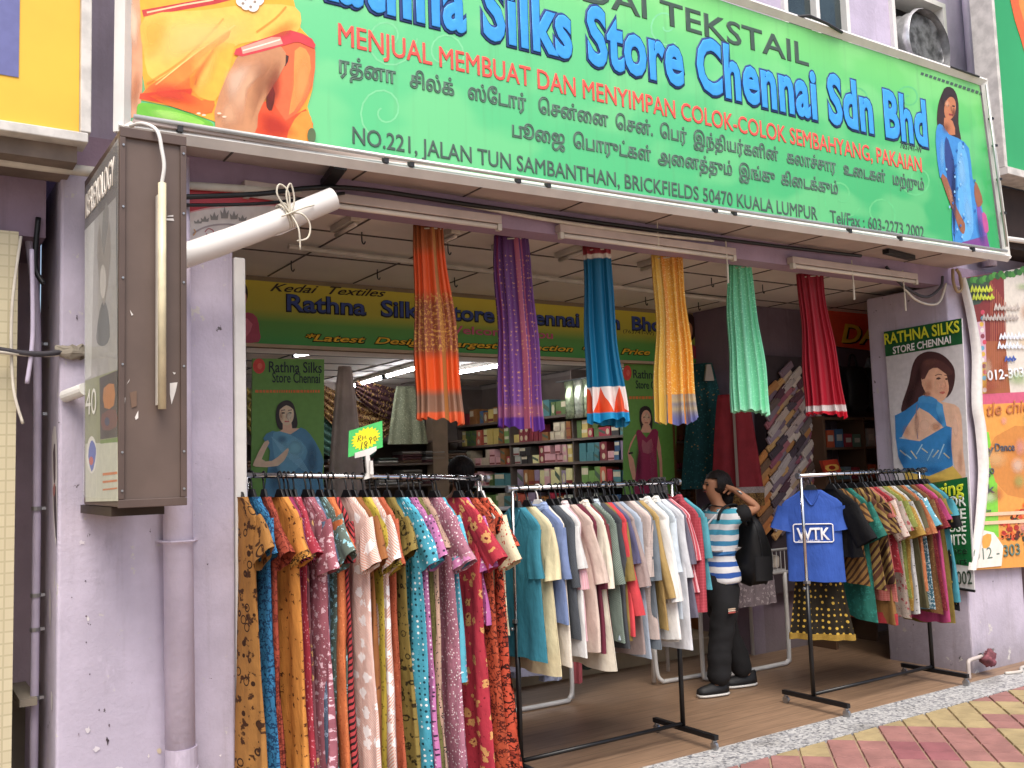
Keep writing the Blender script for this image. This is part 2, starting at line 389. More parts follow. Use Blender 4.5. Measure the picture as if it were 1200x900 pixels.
for x, y, w, h, c in ((103, 725, 3, 6, '#d6d0d2'), (101, 722, 2, 3, '#6c5f68'), (96, 636, 6, 6, '#cfc8d0'), (100, 681, 2, 2, '#3a3238'), (101, 753, 1.6, 1.8, '#463c44'), (126, 868, 3, 8, '#3c343a'), (128, 850, 1.8, 4, '#5a4e56'), (116, 832, 1.6, 3, '#4a4048'), (103, 855, 5, 8, '#d4ced2'), (186, 880, 5, 6, '#cdbfa4'), (174, 886, 2, 4, '#d8d2d0'), (112, 878, 8, 5, '#d2ccd2'), (140, 900, 8, 5, '#d0cad0'), (92, 860, 2, 4, '#8c808c'), (210, 676, 2, 1.4, '#e6e2e6'), (243, 661, 1.6, 1.4, '#4a4048'), (258, 885, 3, 3, '#e0dadc'), (90, 372, 1.8, 5, '#51464e'), (84, 700, 1.2, 2, '#5a4e56'), (105, 790, 1.4, 1.6, '#5a4e56')):
    pa.poly([(x+w*.62*(.35+.9*rnd.random())*math.cos(t), y+h*.62*(.35+.9*rnd.random())*math.sin(t)) for t in [2*math.pi*q/11 for q in range(11)]], c)
pa.build('paint_chip', shop)
# ceiling grid, seams
g = MB()
for y in (4.9, 5.5): g.bx(1.3, 8, y-.006, y+.006, 2.946, 2.953)
for k in range(10): x = 1.5+k*.62; g.bx(x-.005, x+.005, 4.42, 6.2, 2.947, 2.953)
for y in (6.9, 7.5, 8.1, 8.7, 9.3, 9.9, 10.5): g.bx(1.3, 6.84, y-.008, y+.008, 2.752, 2.761)
for k in range(5): x = 2.0+k*1.2; g.bx(x-.008, x+.008, 6.35, 11.2, 2.753, 2.761)
g.build('ceiling_seam', mat('seam_dark', '#57504c', .8), shop)
# roller shutter guide rail on the left jamb
sr = MB().bx(1.294, 1.348, 4.245, 4.32, .52, 2.60); sr.build('shutter_rail', WHITE, shop, bevel=.008)
hk = MB().tube([(1.31+.018*math.cos(a), 4.25, .505+.018*math.sin(a)) for a in [k*math.pi/6 for k in range(12)]], .006, 6); hk.build('shutter_hook', STEEL, shop)
# window and vent opening above the sign
wf = MB()
for q in ((5.16, 5.20, 3.7, 5.3), (5.50, 5.54, 3.7, 5.3), (5.84, 5.88, 3.7, 5.3)): wf.bx(q[0], q[1], 4.27, 4.36, q[2], q[3])
wf.bx(5.20, 5.50, 4.275, 4.355, 5.26, 5.3); wf.bx(5.54, 5.84, 4.275, 4.355, 5.26, 5.3); wf.bx(5.20, 5.50, 4.275, 4.355, 3.7, 3.74); wf.bx(5.54, 5.84, 4.275, 4.355, 3.7, 3.74)
wfo = wf.build('window', WHITE, shop)
MB().bx(5.20, 5.50, 4.32, 4.33, 3.74, 5.26).bx(5.54, 5.84, 4.32, 4.33, 3.74, 5.26).build('window_pane', mat('dark_glass', '#2d3a3c', .06, var=.25, ns=4, spec=.8), wfo)
vf = MB().bx(6.40, 6.44, 4.27, 4.5, 4.3, 5.25).bx(7.08, 7.12, 4.27, 4.5, 4.3, 5.25).bx(6.44, 7.08, 4.27, 4.5, 4.3, 4.34).bx(6.44, 7.08, 4.27, 4.5, 5.21, 5.25)
vfo = vf.build('vent_opening', WHITE, shop); MB().bx(6.44, 7.08, 4.47, 4.49, 4.34, 5.21).build('vent_back', DARK, vfo)
# soffit under the signboard, with its seams and pipes
sf = MB().bx(.80, 6.85, 3.93, 4.248, 3.04, 3.06); sf.build('soffit', mat('soffit_board', '#b8aaa4', .7, var=.12, ns=2.5), shop)
ss = MB()
for k in range(9): x = 1.25+k*.63; ss.bx(x-.004, x+.004, 3.94, 4.246, 3.036, 3.0405)
ss.build('soffit_seam', mat('seam_dark', '#57504c', .8), shop)

# neighbour on the left: yellow mosaic tiles
nb = root('neighbour_building', 'neighbouring shophouse pier clad in small yellow mosaic tiles', 'building', (-1.5, 4.3, 0))
def mosaic():
    n = NT('yellow_mosaic'); o = n.obj(); br = n.n('ShaderNodeTexBrick', offset=0.0, i_Scale=1.0)
    br.inputs['Brick Width'].default_value = .045; br.inputs['Row Height'].default_value = .045; br.inputs['Mortar Size'].default_value = .0035
    m = n.n('ShaderNodeMapping'); m.inputs['Rotation'].default_value = (R(90), 0, 0); n.t.links.new(o, m.inputs[0]); n.t.links.new(m.outputs[0], br.inputs[0])
    br.inputs['Color1'].default_value = (*lin('#c4ba9c'), 1); br.inputs['Color2'].default_value = (*lin('#beb496'), 1); br.inputs['Mortar'].default_value = (*lin('#b0a688'), 1)
    n.t.links.new(br.outputs[0], n.b.inputs['Base Color']); n.rough(.5); n.bump(br.outputs[1], -.3, .003); return n.m
MB().bx(-4, .423, 4.25, 5.2, -.05, 2.62).build('pier', mosaic(), nb)
MB().bx(-4, .53, 4.32, 5.2, 2.622, 6.5).build('upper_wall', plaster('mauve_upper', '#8a7686', .4, False), nb)
MB().bx(-4, .60, 4.0, 4.3, 2.86, 2.93).build('canopy', mat('stained_soffit', '#77695f', .8, var=.3, ns=4), nb)

# downpipe and conduits
dp = root('downpipe', 'fat lilac painted downpipe running down the left pillar', 'pipe', (1.03, 4.18, 0))
PIPE = plaster('lilac_pipe', '#c2b7c8', .15, False)
MB().tube([(1.045, 4.185, .0), (1.03, 4.185, 1.6), (1.02, 4.185, 3.0)], .06, 20).build('pipe', PIPE, dp, smooth=True)
MB().tube([(1.046, 4.185, .32), (1.044, 4.185, .50)], .064, 20).tube([(1.045, 4.185, .36), (1.045, 4.185, .365)], .069, 20).tube([(1.045, 4.185, .41), (1.045, 4.185, .415)], .069, 20).build('socket', PIPE, dp, smooth=False)
MB().bx(.955, 1.125, 4.236, 4.246, 1.34, 1.352).tube([(.968, 4.24, 1.345), (.968, 4.16, 1.345), (.99, 4.122, 1.345), (1.035, 4.112, 1.345), (1.08, 4.122, 1.345), (1.102, 4.16, 1.345), (1.102, 4.24, 1.345)], .006, 6).build('bracket', PIPE, dp)
cn = root('cable_conduit', 'thin pale conduit clipped up the recess beside the left pillar', 'pipe', (.52, 4.5, 0))
cp = smooth2([(.52, 4.55, .05), (.535, 4.55, .35), (.53, 4.5, .8), (.53, 4.5, 1.6), (.515, 4.45, 2.3), (.48, 4.42, 2.62), (.46, 4.4, 2.86)], 6, False)
MB().tube(cp, .017, 10).build('conduit', mat('grey_lilac', '#b3aabf', .55, var=.1), cn, smooth=True)
for z in (.72, 1.0, 1.14, 1.5, 1.9, 2.2): MB().tube([(.53, 4.5, z-.008), (.53, 4.5, z+.008)], .022, 10).bx(.53, .565, 4.49, 4.515, z-.006, z+.006).build('clip', STEEL, cn)
tag(MB().bx(.47, .535, 4.45, 4.85, .70, .73).bx(.475, .53, 4.8, 4.85, .1, .70).build('ledge_bracket', mat('cement', '#8d8578', .85), loc=(.5, 4.6, .7)), 'small cement ledge low in the mauve recess', 'ledge')
tag(MB().tube(smooth2([(-2, 4.0, 2.9), (.1, 4.1, 2.865), (.72, 4.13, 2.872)], 5, False), .022, 10).build('white_pipe', OFFWHITE, loc=(.1, 4.1, 2.87), smooth=True), 'straight white pipe under the yellow sign', 'pipe')
b2 = MB().tube([(.9, 4.2, 2.875), (1.6, 4.21, 2.93)], .018, 10)
tag(b2.build('white_pipe', OFFWHITE, loc=(1.2, 4.2, 2.9), smooth=True), 'short white pipe below the big sign beside the brown box', 'pipe')
def cable(name, pts, r, m, label, cat='cable', n=7, flat=1.0):
    p = smooth2(pts, 7, False); b = MB().tube(p, r, n, flat=flat); return tag(b.build(name, m, loc=pts[len(pts)//2], smooth=True), label, cat)
cable('electric_cable', [(1.0, 4.1, 2.80), (1.35, 4.1, 2.86), (1.8, 4.15, 2.965), (2.6, 4.2, 2.985), (3.6, 4.2, 2.99), (4.6, 4.2, 3.0), (5.7, 4.18, 3.015)], .012, BLACK, 'thick black cable strung along under the signboard')
cable('electric_cable', [(1.0, 4.12, 2.77), (1.4, 4.12, 2.83), (1.8, 4.16, 2.94)], .008, BLACK, 'thin black cable beside the rolled white banner')
cable('electric_cable', [(2.4, 4.22, 2.99), (3.1, 4.2, 2.962), (3.8, 4.2, 2.965), (4.3, 4.22, 2.985)], .011, OFFWHITE, 'sagging cream cable above the unlit tube lamps')
cable('electric_cable', [(-.3, 4.1, 2.2), (.1, 4.12, 2.16), (.45, 4.2, 2.12), (.60, 4.235, 2.14)], .012, mat('dirty_cable', '#3d3a40', .6), 'dark cable reaching the left pillar at knee of the conduit')
cable('electric_cable', [(-.3, 4.08, 2.17), (.1, 4.1, 2.13), (.45, 4.2, 2.115), (.58, 4.24, 2.125)], .007, OFFWHITE, 'pale thin cable reaching the left pillar')
cable('loose_wire', [(.43, 4.24, 2.6), (.40, 4.22, 2.3), (.405, 4.2, 2.0), (.44, 4.18, 1.84)], .006, OFFWHITE, 'thin white wire dangling before the yellow mosaic pier')
cable('loose_wire', [(.47, 4.24, 2.55), (.475, 4.22, 2.2), (.455, 4.2, 2.0)], .009, mat('grey_lilac', '#b3aabf', .55), 'short grey wire end dangling in the recess')
cable('loose_wire', [(.50, 4.3, 2.7), (.49, 4.3, 2.5), (.52, 4.28, 2.42)], .011, BLACK, 'black sleeve of wire at top of the recess')
# cement lump where the cables enter the pillar
lm = MB().ball((.63, 4.235, 2.135), .055, 14, 10, sc=(1.3, .5, .55)); lo = lm.build('cement_lump', mat('cement', '#8d8578', .85), loc=(.63, 4.24, 2.13))
for v in lo.data.vertices: v.co += Vector((noise.noise(v.co*40)*.02, noise.noise(v.co*40+Vector((5, 5, 5)))*.01, noise.noise(v.co*38+Vector((9, 1, 5)))*.02))
tag(lo, 'rough cement lump on the left pillar where cables enter', 'cement patch')
st = MB().tube([(.60, 4.24, 1.955), (.655, 4.12, 1.975)], .026, 14); tag(st.build('pipe_stub', WHITE, loc=(.62, 4.2, 1.96), smooth=False), 'short white pipe stub sticking out behind the brown box', 'pipe')
# foil duct in the upper opening
fd = root('foil_duct', 'crumpled silver foil duct filling the opening above the sign', 'duct', (6.76, 4.45, 4.7))
f = MB(); rings = []
for k in range(9):
    y = 4.46 - k*.032; rr = .27 + (.012 if k % 2 else 0)
    rings.append([(6.76+rr*math.cos(a)*(1+.05*noise.noise(Vector((math.cos(a)*2, math.sin(a)*2, k*.4)))), y, 4.82+rr*math.sin(a)*(1+.08*noise.noise(Vector((math.cos(a)*3, math.sin(a)*3, k*.5))))) for a in [2*math.pi*q/40 for q in range(40)]])
f.loft(rings, True, (False, False)); fo = f.build('duct_wall', mat('foil', '#c8c8ca', .3, .55, var=.25, ns=14, bump=1.0, bs=24), fd, smooth=True)
MB().face([(6.76+.255*math.cos(a), 4.26+.01*math.sin(5*a), 4.82+.255*math.sin(a)) for a in [2*math.pi*q/40 for q in range(40)]]).build('duct_mesh', mat('dark_foil', '#77787a', .35, .45, var=.6, ns=14, bump=1.0, bs=26), fd)
rp = root('rain_pipe', 'lilac rain pipe on the upper wall at the top right', 'pipe', (7.35, 4.22, 3.1))
MB().tube([(7.38, 4.22, 3.1), (7.38, 4.22, 6.4)], .055, 14).build('pipe', PIPE, rp, smooth=True)
MB().tube([(7.38, 4.22, 4.55), (7.38, 4.22, 4.72)], .07, 14).build('socket', PIPE, rp)
# tap and red cloth at the foot of the right pillar
tp = root('water_tap', 'grey water pipe and tap at the foot of the right pillar', 'tap', (6.55, 4.1, 0))
MB().tube(smooth2([(6.50, 4.10, 0), (6.50, 4.10, .10), (6.51, 4.10, .128), (6.54, 4.10, .135), (6.72, 4.12, .135)], 4, False), .014, 10).build('pipe', PVC, tp, smooth=True)
MB().tube([(6.70, 4.12, .135), (6.84, 4.12, .135)], .024, 10).box((6.80, 4.10, .17), (.06, .012, .016)).tube([(6.80, 4.12, .13), (6.80, 4.12, .17)], .010, 8).build('tap_body', STEEL, tp)
rc = MB().ball((6.74, 4.09, .12), .058, 18, 12, sc=(1.2, .9, .95)); rco = rc.build('red_rag', mat('red_cloth', '#74424a', .85, var=.45, ns=22), loc=(6.73, 4.08, .1), smooth=True)
for v in rco.data.vertices: v.co += v.co.normalized()*(noise.noise(v.co*26)*.035+noise.noise(v.co*70)*.012)
tag(rco, 'faded red rag bundled on the tap by the right pillar', 'rag')
tag(MB().tube(smooth2([(6.82, 4.02, .012), (6.95, 3.98, .014), (7.1, 4.05, .012), (7.3, 4.03, .014)], 5, False), .012, 8).build('hose', mat('white_hose', '#b9b2aa', .5), loc=(7, 4, 0), smooth=True), 'pale hose end lying on the kerb beside the tap', 'hose')
# ================================================================== SIGNS
SP = Plane((.764, 3.98, 0), (-.03027, -1, 0)); SN = SP.n
def SU(x, z, off=0.0): return Vector((x, 3.98-(x-.764)*.03027, z)) + SN*off
def inkm(col): return ink(col)
sign = root('shop_sign', 'big green shop signboard with blue lettering above the open shop', 'sign', (3.8, 3.9, 3.05))
def signgreen():
    n = NT('sign_print_glare_green'); s = n.sep(n.uv()); o = n.obj()
    c = n.mix(s[0], lin('#7fd49a'), lin('#4fb763')); c2 = n.mix(s[0], lin('#62c98a'), lin('#2f9f5c'))  # green pales towards the left end: overexposed glare mixed into the print colour
    k = n.mix(n.step(s[1], .0, 1.0), c2, c)
    k = n.mix(n.math('MULTIPLY', n.step(s[1], .6, 1.05), .5), k, lin('#8ad86a'))
    w = n.noise(n.scale(o, 1.2, 1, 2.2), 1.4, 2, .4); k = n.mix(n.math('MULTIPLY', n.step(w, .48, .6), .18), k, lin('#a8e8a0'))
    st = n.noise(n.scale(o, 14, 1, .5), 1.5, 4); k = n.mix(n.math('MULTIPLY', n.step(st, .52, .75), .22), k, lin('#5d8f60'))
    n.base(k); n.rough(.28); return n.m
A, B, Cc, D = SU(.78, 3.045), SU(6.80, 3.06), SU(6.695, 4.315), SU(.79, 4.41)
MB().face([A, B, Cc, D], None, [(0, 0), (1, 0), (1, 1), (0, 1)]).build('panel', signgreen(), sign, fixn=False)
bk = MB(); back = [p - SN*.16 for p in (A, B, Cc, D)]; bk.loft([back, [p-SN*.002 for p in (A, B, Cc, D)]], True, (True, True)); bk.build('case', WHITE, sign)
fr = MB()
def edge(p, q, w, m=None): fr.tube([p+SN*.006, q+SN*.006], w, 4, m)
for p, q in ((SU(.745, 3.02), SU(6.87, 3.035)), (SU(6.855, 3.02), SU(6.735, 4.36)), (SU(6.75, 4.345), SU(.75, 4.45)), (SU(.762, 3.0), SU(.772, 4.45))): edge(p, q, .034)
fr.build('frame', WHITE, sign)
rl = MB().tube([SU(.80, 3.062, .045), SU(3.4, 3.055, .045), SU(6.8, 3.068, .045)], .011, 8).tube([SU(6.80, 3.1, .05), SU(6.70, 4.3, .05)], .010, 8)
rl.build('tube_rail', mat('aluminium', '#b9bab8', .4, .6, var=.1), sign, smooth=True)
for x in (.98, 1.9, 2.03, 2.62, 2.8, 3.95, 4.1, 5.1, 5.6, 6.4): MB().box(SU(x, 3.045, .035), (.022, .03, .035)).build('clip', mat('dark_steel', '#3a3a3c', .5, .5), sign)
for z in (3.35, 3.6, 3.85, 4.05): MB().box(SU(6.83-(z-3.02)*.09, z, .045), (.03, .03, .015)).build('clip', mat('dark_steel', '#3a3a3c', .5, .5), sign)
tr = MB().tube([SU(4.75, 4.385, .03), SU(4.83, 4.40, .05), SU(4.98, 4.38, .06), SU(5.15, 4.365, .04)], .010, 6).tube([SU(6.3, 4.36, .04), SU(6.62, 4.345, .05)], .007, 6)
tr.build('frayed_wire', mat('dark_steel', '#3a3a3c', .5, .5), sign)
def SP0(x, z): return SU(x, z)
DG = ink('#4a5f55'); TG = ink('#557264'); RD = ink('#e2574e'); BLU = ink('#3f9bea'); NAVY = ink('#2a3f78'); GREY = ink('#5c7a66')
text('KEDAI TEKSTAIL', SU(2.76, 4.118), SU(4.86, 4.095), .142, SN, ink('#43554b'), sign, 'lettering', bold=.012, off=.002)
text('Rathna Silks Store Chennai Sdn Bhd', SU(1.50, 3.785), SU(6.04, 3.752), .312, SN, NAVY, sign, 'lettering', bold=.0, bevel=.072, off=.002, space=1.08)
text('Rathna Silks Store Chennai Sdn Bhd', SU(1.518, 3.785), SU(6.022, 3.752), .312, SN, BLU, sign, 'lettering', bold=.0, bevel=.040, off=.007, space=1.08)
text('MENJUAL MEMBUAT DAN MENYIMPAN COLOK-COLOK SEMBAHYANG, PAKAIAN', SU(1.692, 3.569), SU(5.94, 3.55), .104, SN, RD, sign, 'lettering', bold=.012, off=.002)
text('ரத்னா   சில்க்   ஸ்ேடார்   ெசன்ைன  ெசன்.  ெபர்  இந்தியர்களின்   கலாச்சார   உைடகள்   மற்றும்', SU(1.693, 3.436), SU(5.95, 3.425), .074, SN, TG, sign, 'lettering', outline=True, bevel=.036, off=.002)
text('பூைஜ  ெபாருட்கள்  அைனத்தும்  இங்கு  கிைடக்கும்', SU(2.616, 3.281), SU(5.06, 3.286), .074, SN, TG, sign, 'lettering', outline=True, bevel=.036, off=.002)
text('NO.221, JALAN TUN SAMBANTHAN, BRICKFIELDS 50470 KUALA LUMPUR', SU(1.753, 3.112), SU(4.852, 3.096), .080, SN, DG, sign, 'lettering', bold=.012, off=.002)
text('Tel/Fax : 603-2273 2002', SU(4.968, 3.092), SU(5.912, 3.085), .082, SN, DG, sign, 'lettering', bold=.008, off=.002)
text('763741-W', SU(5.72, 3.692), SU(5.955, 3.690), .045, SN, DG, sign, 'lettering', bold=.008, off=.002)
sm = Art(SP, .001)
for k in range(15): sm.line([(1079+k*4.9, 86+k*1.65), (1082.4+k*4.9, 87.2+k*1.65)], 3.2, '#4a5f55')
sm.build('small_print', sign)
# printed swirls
for (cx, cy, r0, s, ph) in ((455, 45, 34, 1, 0), (520, 62, 26, -1, 1), (1005, 120, 22, 1, 2), (1075, 210, 20, -1, 3), (985, 230, 26, 1, .5), (1030, 250, 24, -1, 2), (780, 30, 22, 1, 1), (1065, 115, 15, 1, 3), (450, 130, 30, 1, 2.2)):
    pts = [(cx + r0*(1-k/22)*math.cos(ph+s*k*.42), cy + r0*(1-k/22)*math.sin(ph+s*k*.42)*1.1) for k in range(20)]
    sw = Art(SP, .0005, .00002); sw.line(pts, 2.0, '#7fcf98' if cx < 900 else '#62bd7c'); sw.build('printed_swirl', sign)
SKIN, SKIN2, SKIN3 = '#d9a07c', '#b9754f', '#8f5a3e'
a = Art(SP, .002)      # seated lady in an orange saree, cropped by the photograph's upper edge
a.poly([(163, 10), (172, -90), (205, -165), (250, -175), (300, -150), (328, -60), (345, 5), (352, 33), (366, 48), (369, 62), (366, 105), (360, 125), (367, 150), (362, 166), (330, 168), (290, 164), (250, 142), (205, 126), (163, 117), (170, 105), (162, 60)], '#f2ab38')
a.poly([(148, -60), (160, -20), (164, 8), (167, 80), (163, 130), (146, 133), (148, 60)], SKIN, 3)
a.poly([(166, 12), (250, -3), (300, -18), (302, -8), (252, 5), (168, 20)], '#c23a3c'); a.line([(172, 15), (215, 6), (250, 0)], 2, '#e8c9a0')
a.poly([(170, 20), (240, 12), (290, 6), (345, 8), (351, 33), (330, 45), (280, 52), (230, 80), (180, 95), (168, 60)], '#f7c05a', 3)
a.poly([(164, 112), (200, 84), (260, 40), (268, 44), (222, 90), (226, 108), (205, 116)], '#f0883a', 2)
a.poly([(164, 110), (225, 104), (222, 122), (205, 124), (163, 116)], '#df4f30')
a.poly([(175, 113), (215, 108), (236, 118), (250, 115), (248, 132), (222, 132)], '#e8702c', 2)
a.poly([(225, 105), (245, 60), (275, 52), (258, 110), (245, 118)], '#f6b242', 2)
a.line([(172, 98), (215, 70), (262, 22)], 2.2, '#e89a3c', 3); a.line([(182, 100), (230, 62), (275, 30)], 1.6, '#f9d07c', 3); a.line([(300, 38), (322, 22), (335, 8)], 2, '#e8963a', 3); a.line([(228, 100), (238, 75), (250, 58)], 1.5, '#d97a30', 3)
a.poly([(330, 55), (345, 40), (364, 48), (369, 62), (366, 100), (350, 130), (330, 148), (315, 120), (322, 90)], '#ee6a40', 2)
a.poly([(345, 60), (358, 58), (364, 80), (352, 118), (338, 135), (344, 100)], '#f4944e', 2)
a.poly([(296, 130), (318, 118), (334, 142), (358, 128), (364, 165), (300, 164)], '#e0542c', 2); a.poly([(345, 140), (360, 130), (366, 150), (362, 166), (335, 167)], '#f0953c', 2)
a.poly([(312, 112), (316, 98), (322, 110), (318, 130), (312, 126)], '#5a2a1c', 2); a.poly([(325, 64), (338, 66), (334, 78), (328, 76)], '#4a2a22', 2)
a.poly([(281, 64), (300, 60), (329, 55), (334, 76), (313, 112), (302, 135), (296, 160), (252, 150), (257, 110), (272, 78)], '#c48a62', 2)
a.soft([(284, 68), (312, 62), (316, 80), (292, 108), (284, 148), (260, 150), (260, 112), (274, 82)], '#e2b08c', .9)
a.poly([(276, 58), (320, 42), (340, 36), (365, 46), (368, 58), (350, 50), (335, 53), (283, 67)], '#d0424a', 2)
a.poly([(282, 56), (318, 44), (328, 44), (331, 52), (284, 64)], '#e8a090', 1); a.line([(284, 60), (305, 54), (328, 47)], 1.6, '#f3e2d0')
a.poly([(160, 130), (166, 121), (200, 127), (246, 143), (244, 152), (215, 152), (166, 139)], '#6db83a', 3); a.poly([(182, 130), (215, 134), (240, 145), (215, 146)], '#8fcf50', 3)
for (x, y, r) in ((283, 2, 7), (292, -2, 9), (301, 0, 8), (296, 8, 7), (288, 7, 6), (305, -8, 8), (290, -14, 9)): a.ell(x, y, r, r*.95, '#ece6e2')
for (x, y) in ((287, 0), (298, 3), (293, 9), (303, -2), (284, 5)): a.ell(x, y, 1.7, 1.5, '#a08e80')
for q in (([(170, 25), (230, 14), (300, 20), (290, 50), (220, 75), (172, 80)], '#ffd98a', .55), ([(165, 95), (215, 95), (240, 125), (200, 122), (166, 116)], '#d8402c', .7), ([(225, 60), (262, 40), (250, 95), (232, 118), (222, 105)], '#fbd06a', .6),
          ([(345, 70), (362, 60), (368, 100), (350, 140), (338, 120)], '#f9a860', .7), ([(300, 130), (330, 135), (350, 160), (305, 165)], '#b82c20', .6), ([(312, 90), (328, 70), (330, 110), (318, 135), (308, 120)], '#8c2418', .6), ([(150, -10), (164, 20), (160, 60), (150, 50)], '#f4d4b8', .8), ([(158, 80), (166, 90), (160, 128), (150, 120)], '#b8744e', .6),
          ([(262, 85), (285, 72), (295, 80), (275, 120), (262, 115)], '#f3d6bc', .55), ([(295, 75), (325, 62), (330, 80), (300, 130), (290, 150)], '#8a4c30', .4), ([(258, 120), (275, 118), (280, 150), (256, 150)], '#e8b48c', .7), ([(160, 20), (200, 12), (190, 60), (165, 70)], '#f6b848', .5), ([(340, 20), (352, 30), (330, 46), (300, 44)], '#d87a2c', .5), ([(200, 108), (222, 88), (260, 46), (236, 92), (226, 112)], '#c8481e', .45), ([(170, 130), (200, 128), (225, 142), (190, 146)], '#b4e07a', .6)):
    a.soft(*q)
for (x, y) in ((232, 134), (238, 136), (256, 134), (262, 138)): a.ell(x, y, 2.5, 1.2, '#f3d0b8')
a.ell(364, 160, 5, 9, '#5b6a4a')
a.poly([(205, -165), (215, -205), (255, -205), (262, -170)], SKIN, 2); a.ell(236, -235, 36, 46, '#2a1a18'); a.ell(236, -228, 27, 36, SKIN)
a.build('printed_lady', sign)
a = Art(SP, .002)      # lady in a blue dress at the right end
a.poly([(1098, 146), (1099, 124), (1105, 107), (1112, 102), (1119, 107), (1123, 122), (1123, 145), (1126, 166), (1118, 162), (1104, 150)], '#3a231e', 3)
a.ell(1113, 127, 6.8, 13.5, SKIN2, .12); a.poly([(1106, 138), (1116, 142), (1119, 158), (1108, 155)], SKIN2, 2)
a.line([(1109, 123), (1112, 124)], 1.6, '#2a1712'); a.line([(1115.5, 124), (1118.5, 125)], 1.6, '#2a1712'); a.line([(1111.5, 134), (1116.5, 135)], 2, '#8a3434'); a.line([(1114, 125), (1114.5, 130)], 1, SKIN3)
a.poly([(1106, 104), (1113, 102), (1120, 110), (1117, 113), (1110, 112), (1105, 122), (1103, 114)], '#33201c', 2)
a.poly([(1098, 147), (1104, 147), (1112, 158), (1122, 162), (1135, 174), (1139, 208), (1148, 233), (1156, 277), (1160, 299), (1139, 296), (1117, 291), (1115, 243), (1110, 213), (1101, 208), (1096, 166)], '#3f86c9', 2)
a.poly([(1108, 160), (1114, 175), (1119, 205), (1118, 285), (1115, 243), (1110, 213), (1106, 180)], '#2b3f7c', 2)
a.poly([(1122, 168), (1132, 180), (1136, 215), (1140, 270), (1128, 282), (1122, 230)], '#5fa6dc', 3); a.poly([(1143, 235), (1152, 255), (1158, 292), (1150, 290)], '#7a4fa0', 2)
a.poly([(1127, 284), (1156, 276), (1161, 299), (1120, 292)], '#7a3f86'); a.poly([(1150, 250), (1155, 252), (1158, 270), (1153, 272)], '#b4508c', 2)
a.poly([(1102, 208), (1109, 209), (1121, 245), (1130, 262), (1129, 274), (1124, 270), (1117, 250)], SKIN3, 2); a.poly([(1142, 213), (1147, 222), (1151, 237), (1145, 243), (1141, 228)], SKIN3, 2)
a.sell(1109, 122, 3.5, 5, '#e0a480', .8); a.sell(1117, 132, 3, 7, '#7a4630', .7); a.sell(1108, 150, 6, 8, '#7a4630', .5); a.sell(1126, 200, 6, 28, '#8cc4ea', .7, -.1); a.sell(1134, 250, 6, 30, '#8cc4ea', .55, -.15); a.sell(1117, 230, 4, 50, '#16285c', .7); a.sell(1148, 270, 5, 22, '#2c4c94', .7, -.2); a.sell(1103, 180, 4, 24, '#7cb8e4', .6); a.sell(1113, 230, 3, 18, '#c08a68', .6, -.2)
for k in range(26): a.ell(1102+rnd.random()*34+(k/26)*14, 168+k*4.4, 1.0, 1.6, '#86b8de' if k % 2 else '#2c5fa8')
a.build('printed_lady', sign)

# yellow sign of the neighbour
ys = root('yellow_sign', 'yellow signboard with a violet block and white frame at the upper left', 'sign', (-.6, 3.95, 2.94))
MB().bx(-2.4, .60, 3.96, 4.05, 2.965, 5.2).build('panel', mat('yellow_print', '#e0b23e', .4, var=.06, ns=2), ys)
MB().bx(-2.4, .386, 3.956, 3.9598, 3.149, 5.0).build('printed_block', ink('#66699c'), ys)
MB().bx(-2.43, .63, 3.93, 4.06, 2.925, 2.964).bx(.601, .64, 3.93, 4.06, 2.966, 5.2).build('frame', mat('worn_white', '#c4c0bb', .5, var=.18, ns=12), ys, bevel=.004)
# green sign of the neighbour on the right
gs = root('green_sign', 'green signboard with an orange shape at the upper right corner', 'sign', (7.8, 3.86, 3.7))
MB().bx(7.07, 9.6, 3.87, 4.0, 3.76, 5.8).build('panel', mat('green_print', '#2f9a5c', .35, var=.05, ns=2), gs)
a = Art(YP(3.868), .001); a.poly([(1184, -30), (1230, -40), (1230, 72), (1206, 72), (1196, 45), (1186, 10)], '#d8622c', 3); a.poly([(1194, -10), (1230, -20), (1230, 40), (1206, 38)], '#e58a3a', 3); a.build('printed_shape', gs)
MB().bx(7.03, 9.6, 3.82, 4.02, 3.70, 3.758).bx(7.03, 7.068, 3.84, 4.02, 3.76, 5.8).build('frame', mat('worn_white', '#c4c0bb', .5), gs, bevel=.004)
cv = root('dark_canopy', 'dark canopy edge with a white pole under the green sign at right', 'canopy', (7.8, 4.1, 3.2))
MB().bx(7.16, 9.6, 4.02, 4.28, 3.2, 3.69).build('canopy_board', mat('dark_brown', '#2a1d1a', .8, var=.3), cv)
MB().tube([(7.12, 4.0, 3.26), (9.6, 3.9, 3.3)], .022, 8).build('pole', WHITE, cv)

# brown box sign
bs = root('box_sign', 'brown metal box sign hung on the left pillar with a glazed side advert', 'sign', (.765, 3.79, 1.515))
BROWN = mat('brown_metal', '#5f5049', .48, var=.10, ns=5)
MB().bx(.655, .876, 3.45, 4.13, 1.515, 2.832).build('case', BROWN, bs, bevel=.006)
MB().bx(.652, .879, 3.438, 3.449, 2.80, 2.835).bx(.652, .879, 3.438, 3.449, 1.512, 1.54).bx(.652, .672, 3.438, 3.449, 1.541, 2.799).bx(.858, .879, 3.438, 3.449, 1.541, 2.799).build('trim', mat('brown_metal_trim', '#574842', .45, var=.1, ns=5), bs, bevel=.002)
MB().bx(.66, .84, 3.6, 4.24, 1.48, 1.513).bx(.70, .80, 4.131, 4.249, 2.2, 2.24).build('bracket', mat('brown_dark', '#33261f', .6), bs)
sc_ = MB()
for x in (.664, .868):
    for z in (1.57, 1.7, 2.0, 2.3, 2.55, 2.77): sc_.tube([(x, 3.438, z), (x, 3.434, z)], .004, 8)
sc_.build('screw', STEEL, bs)
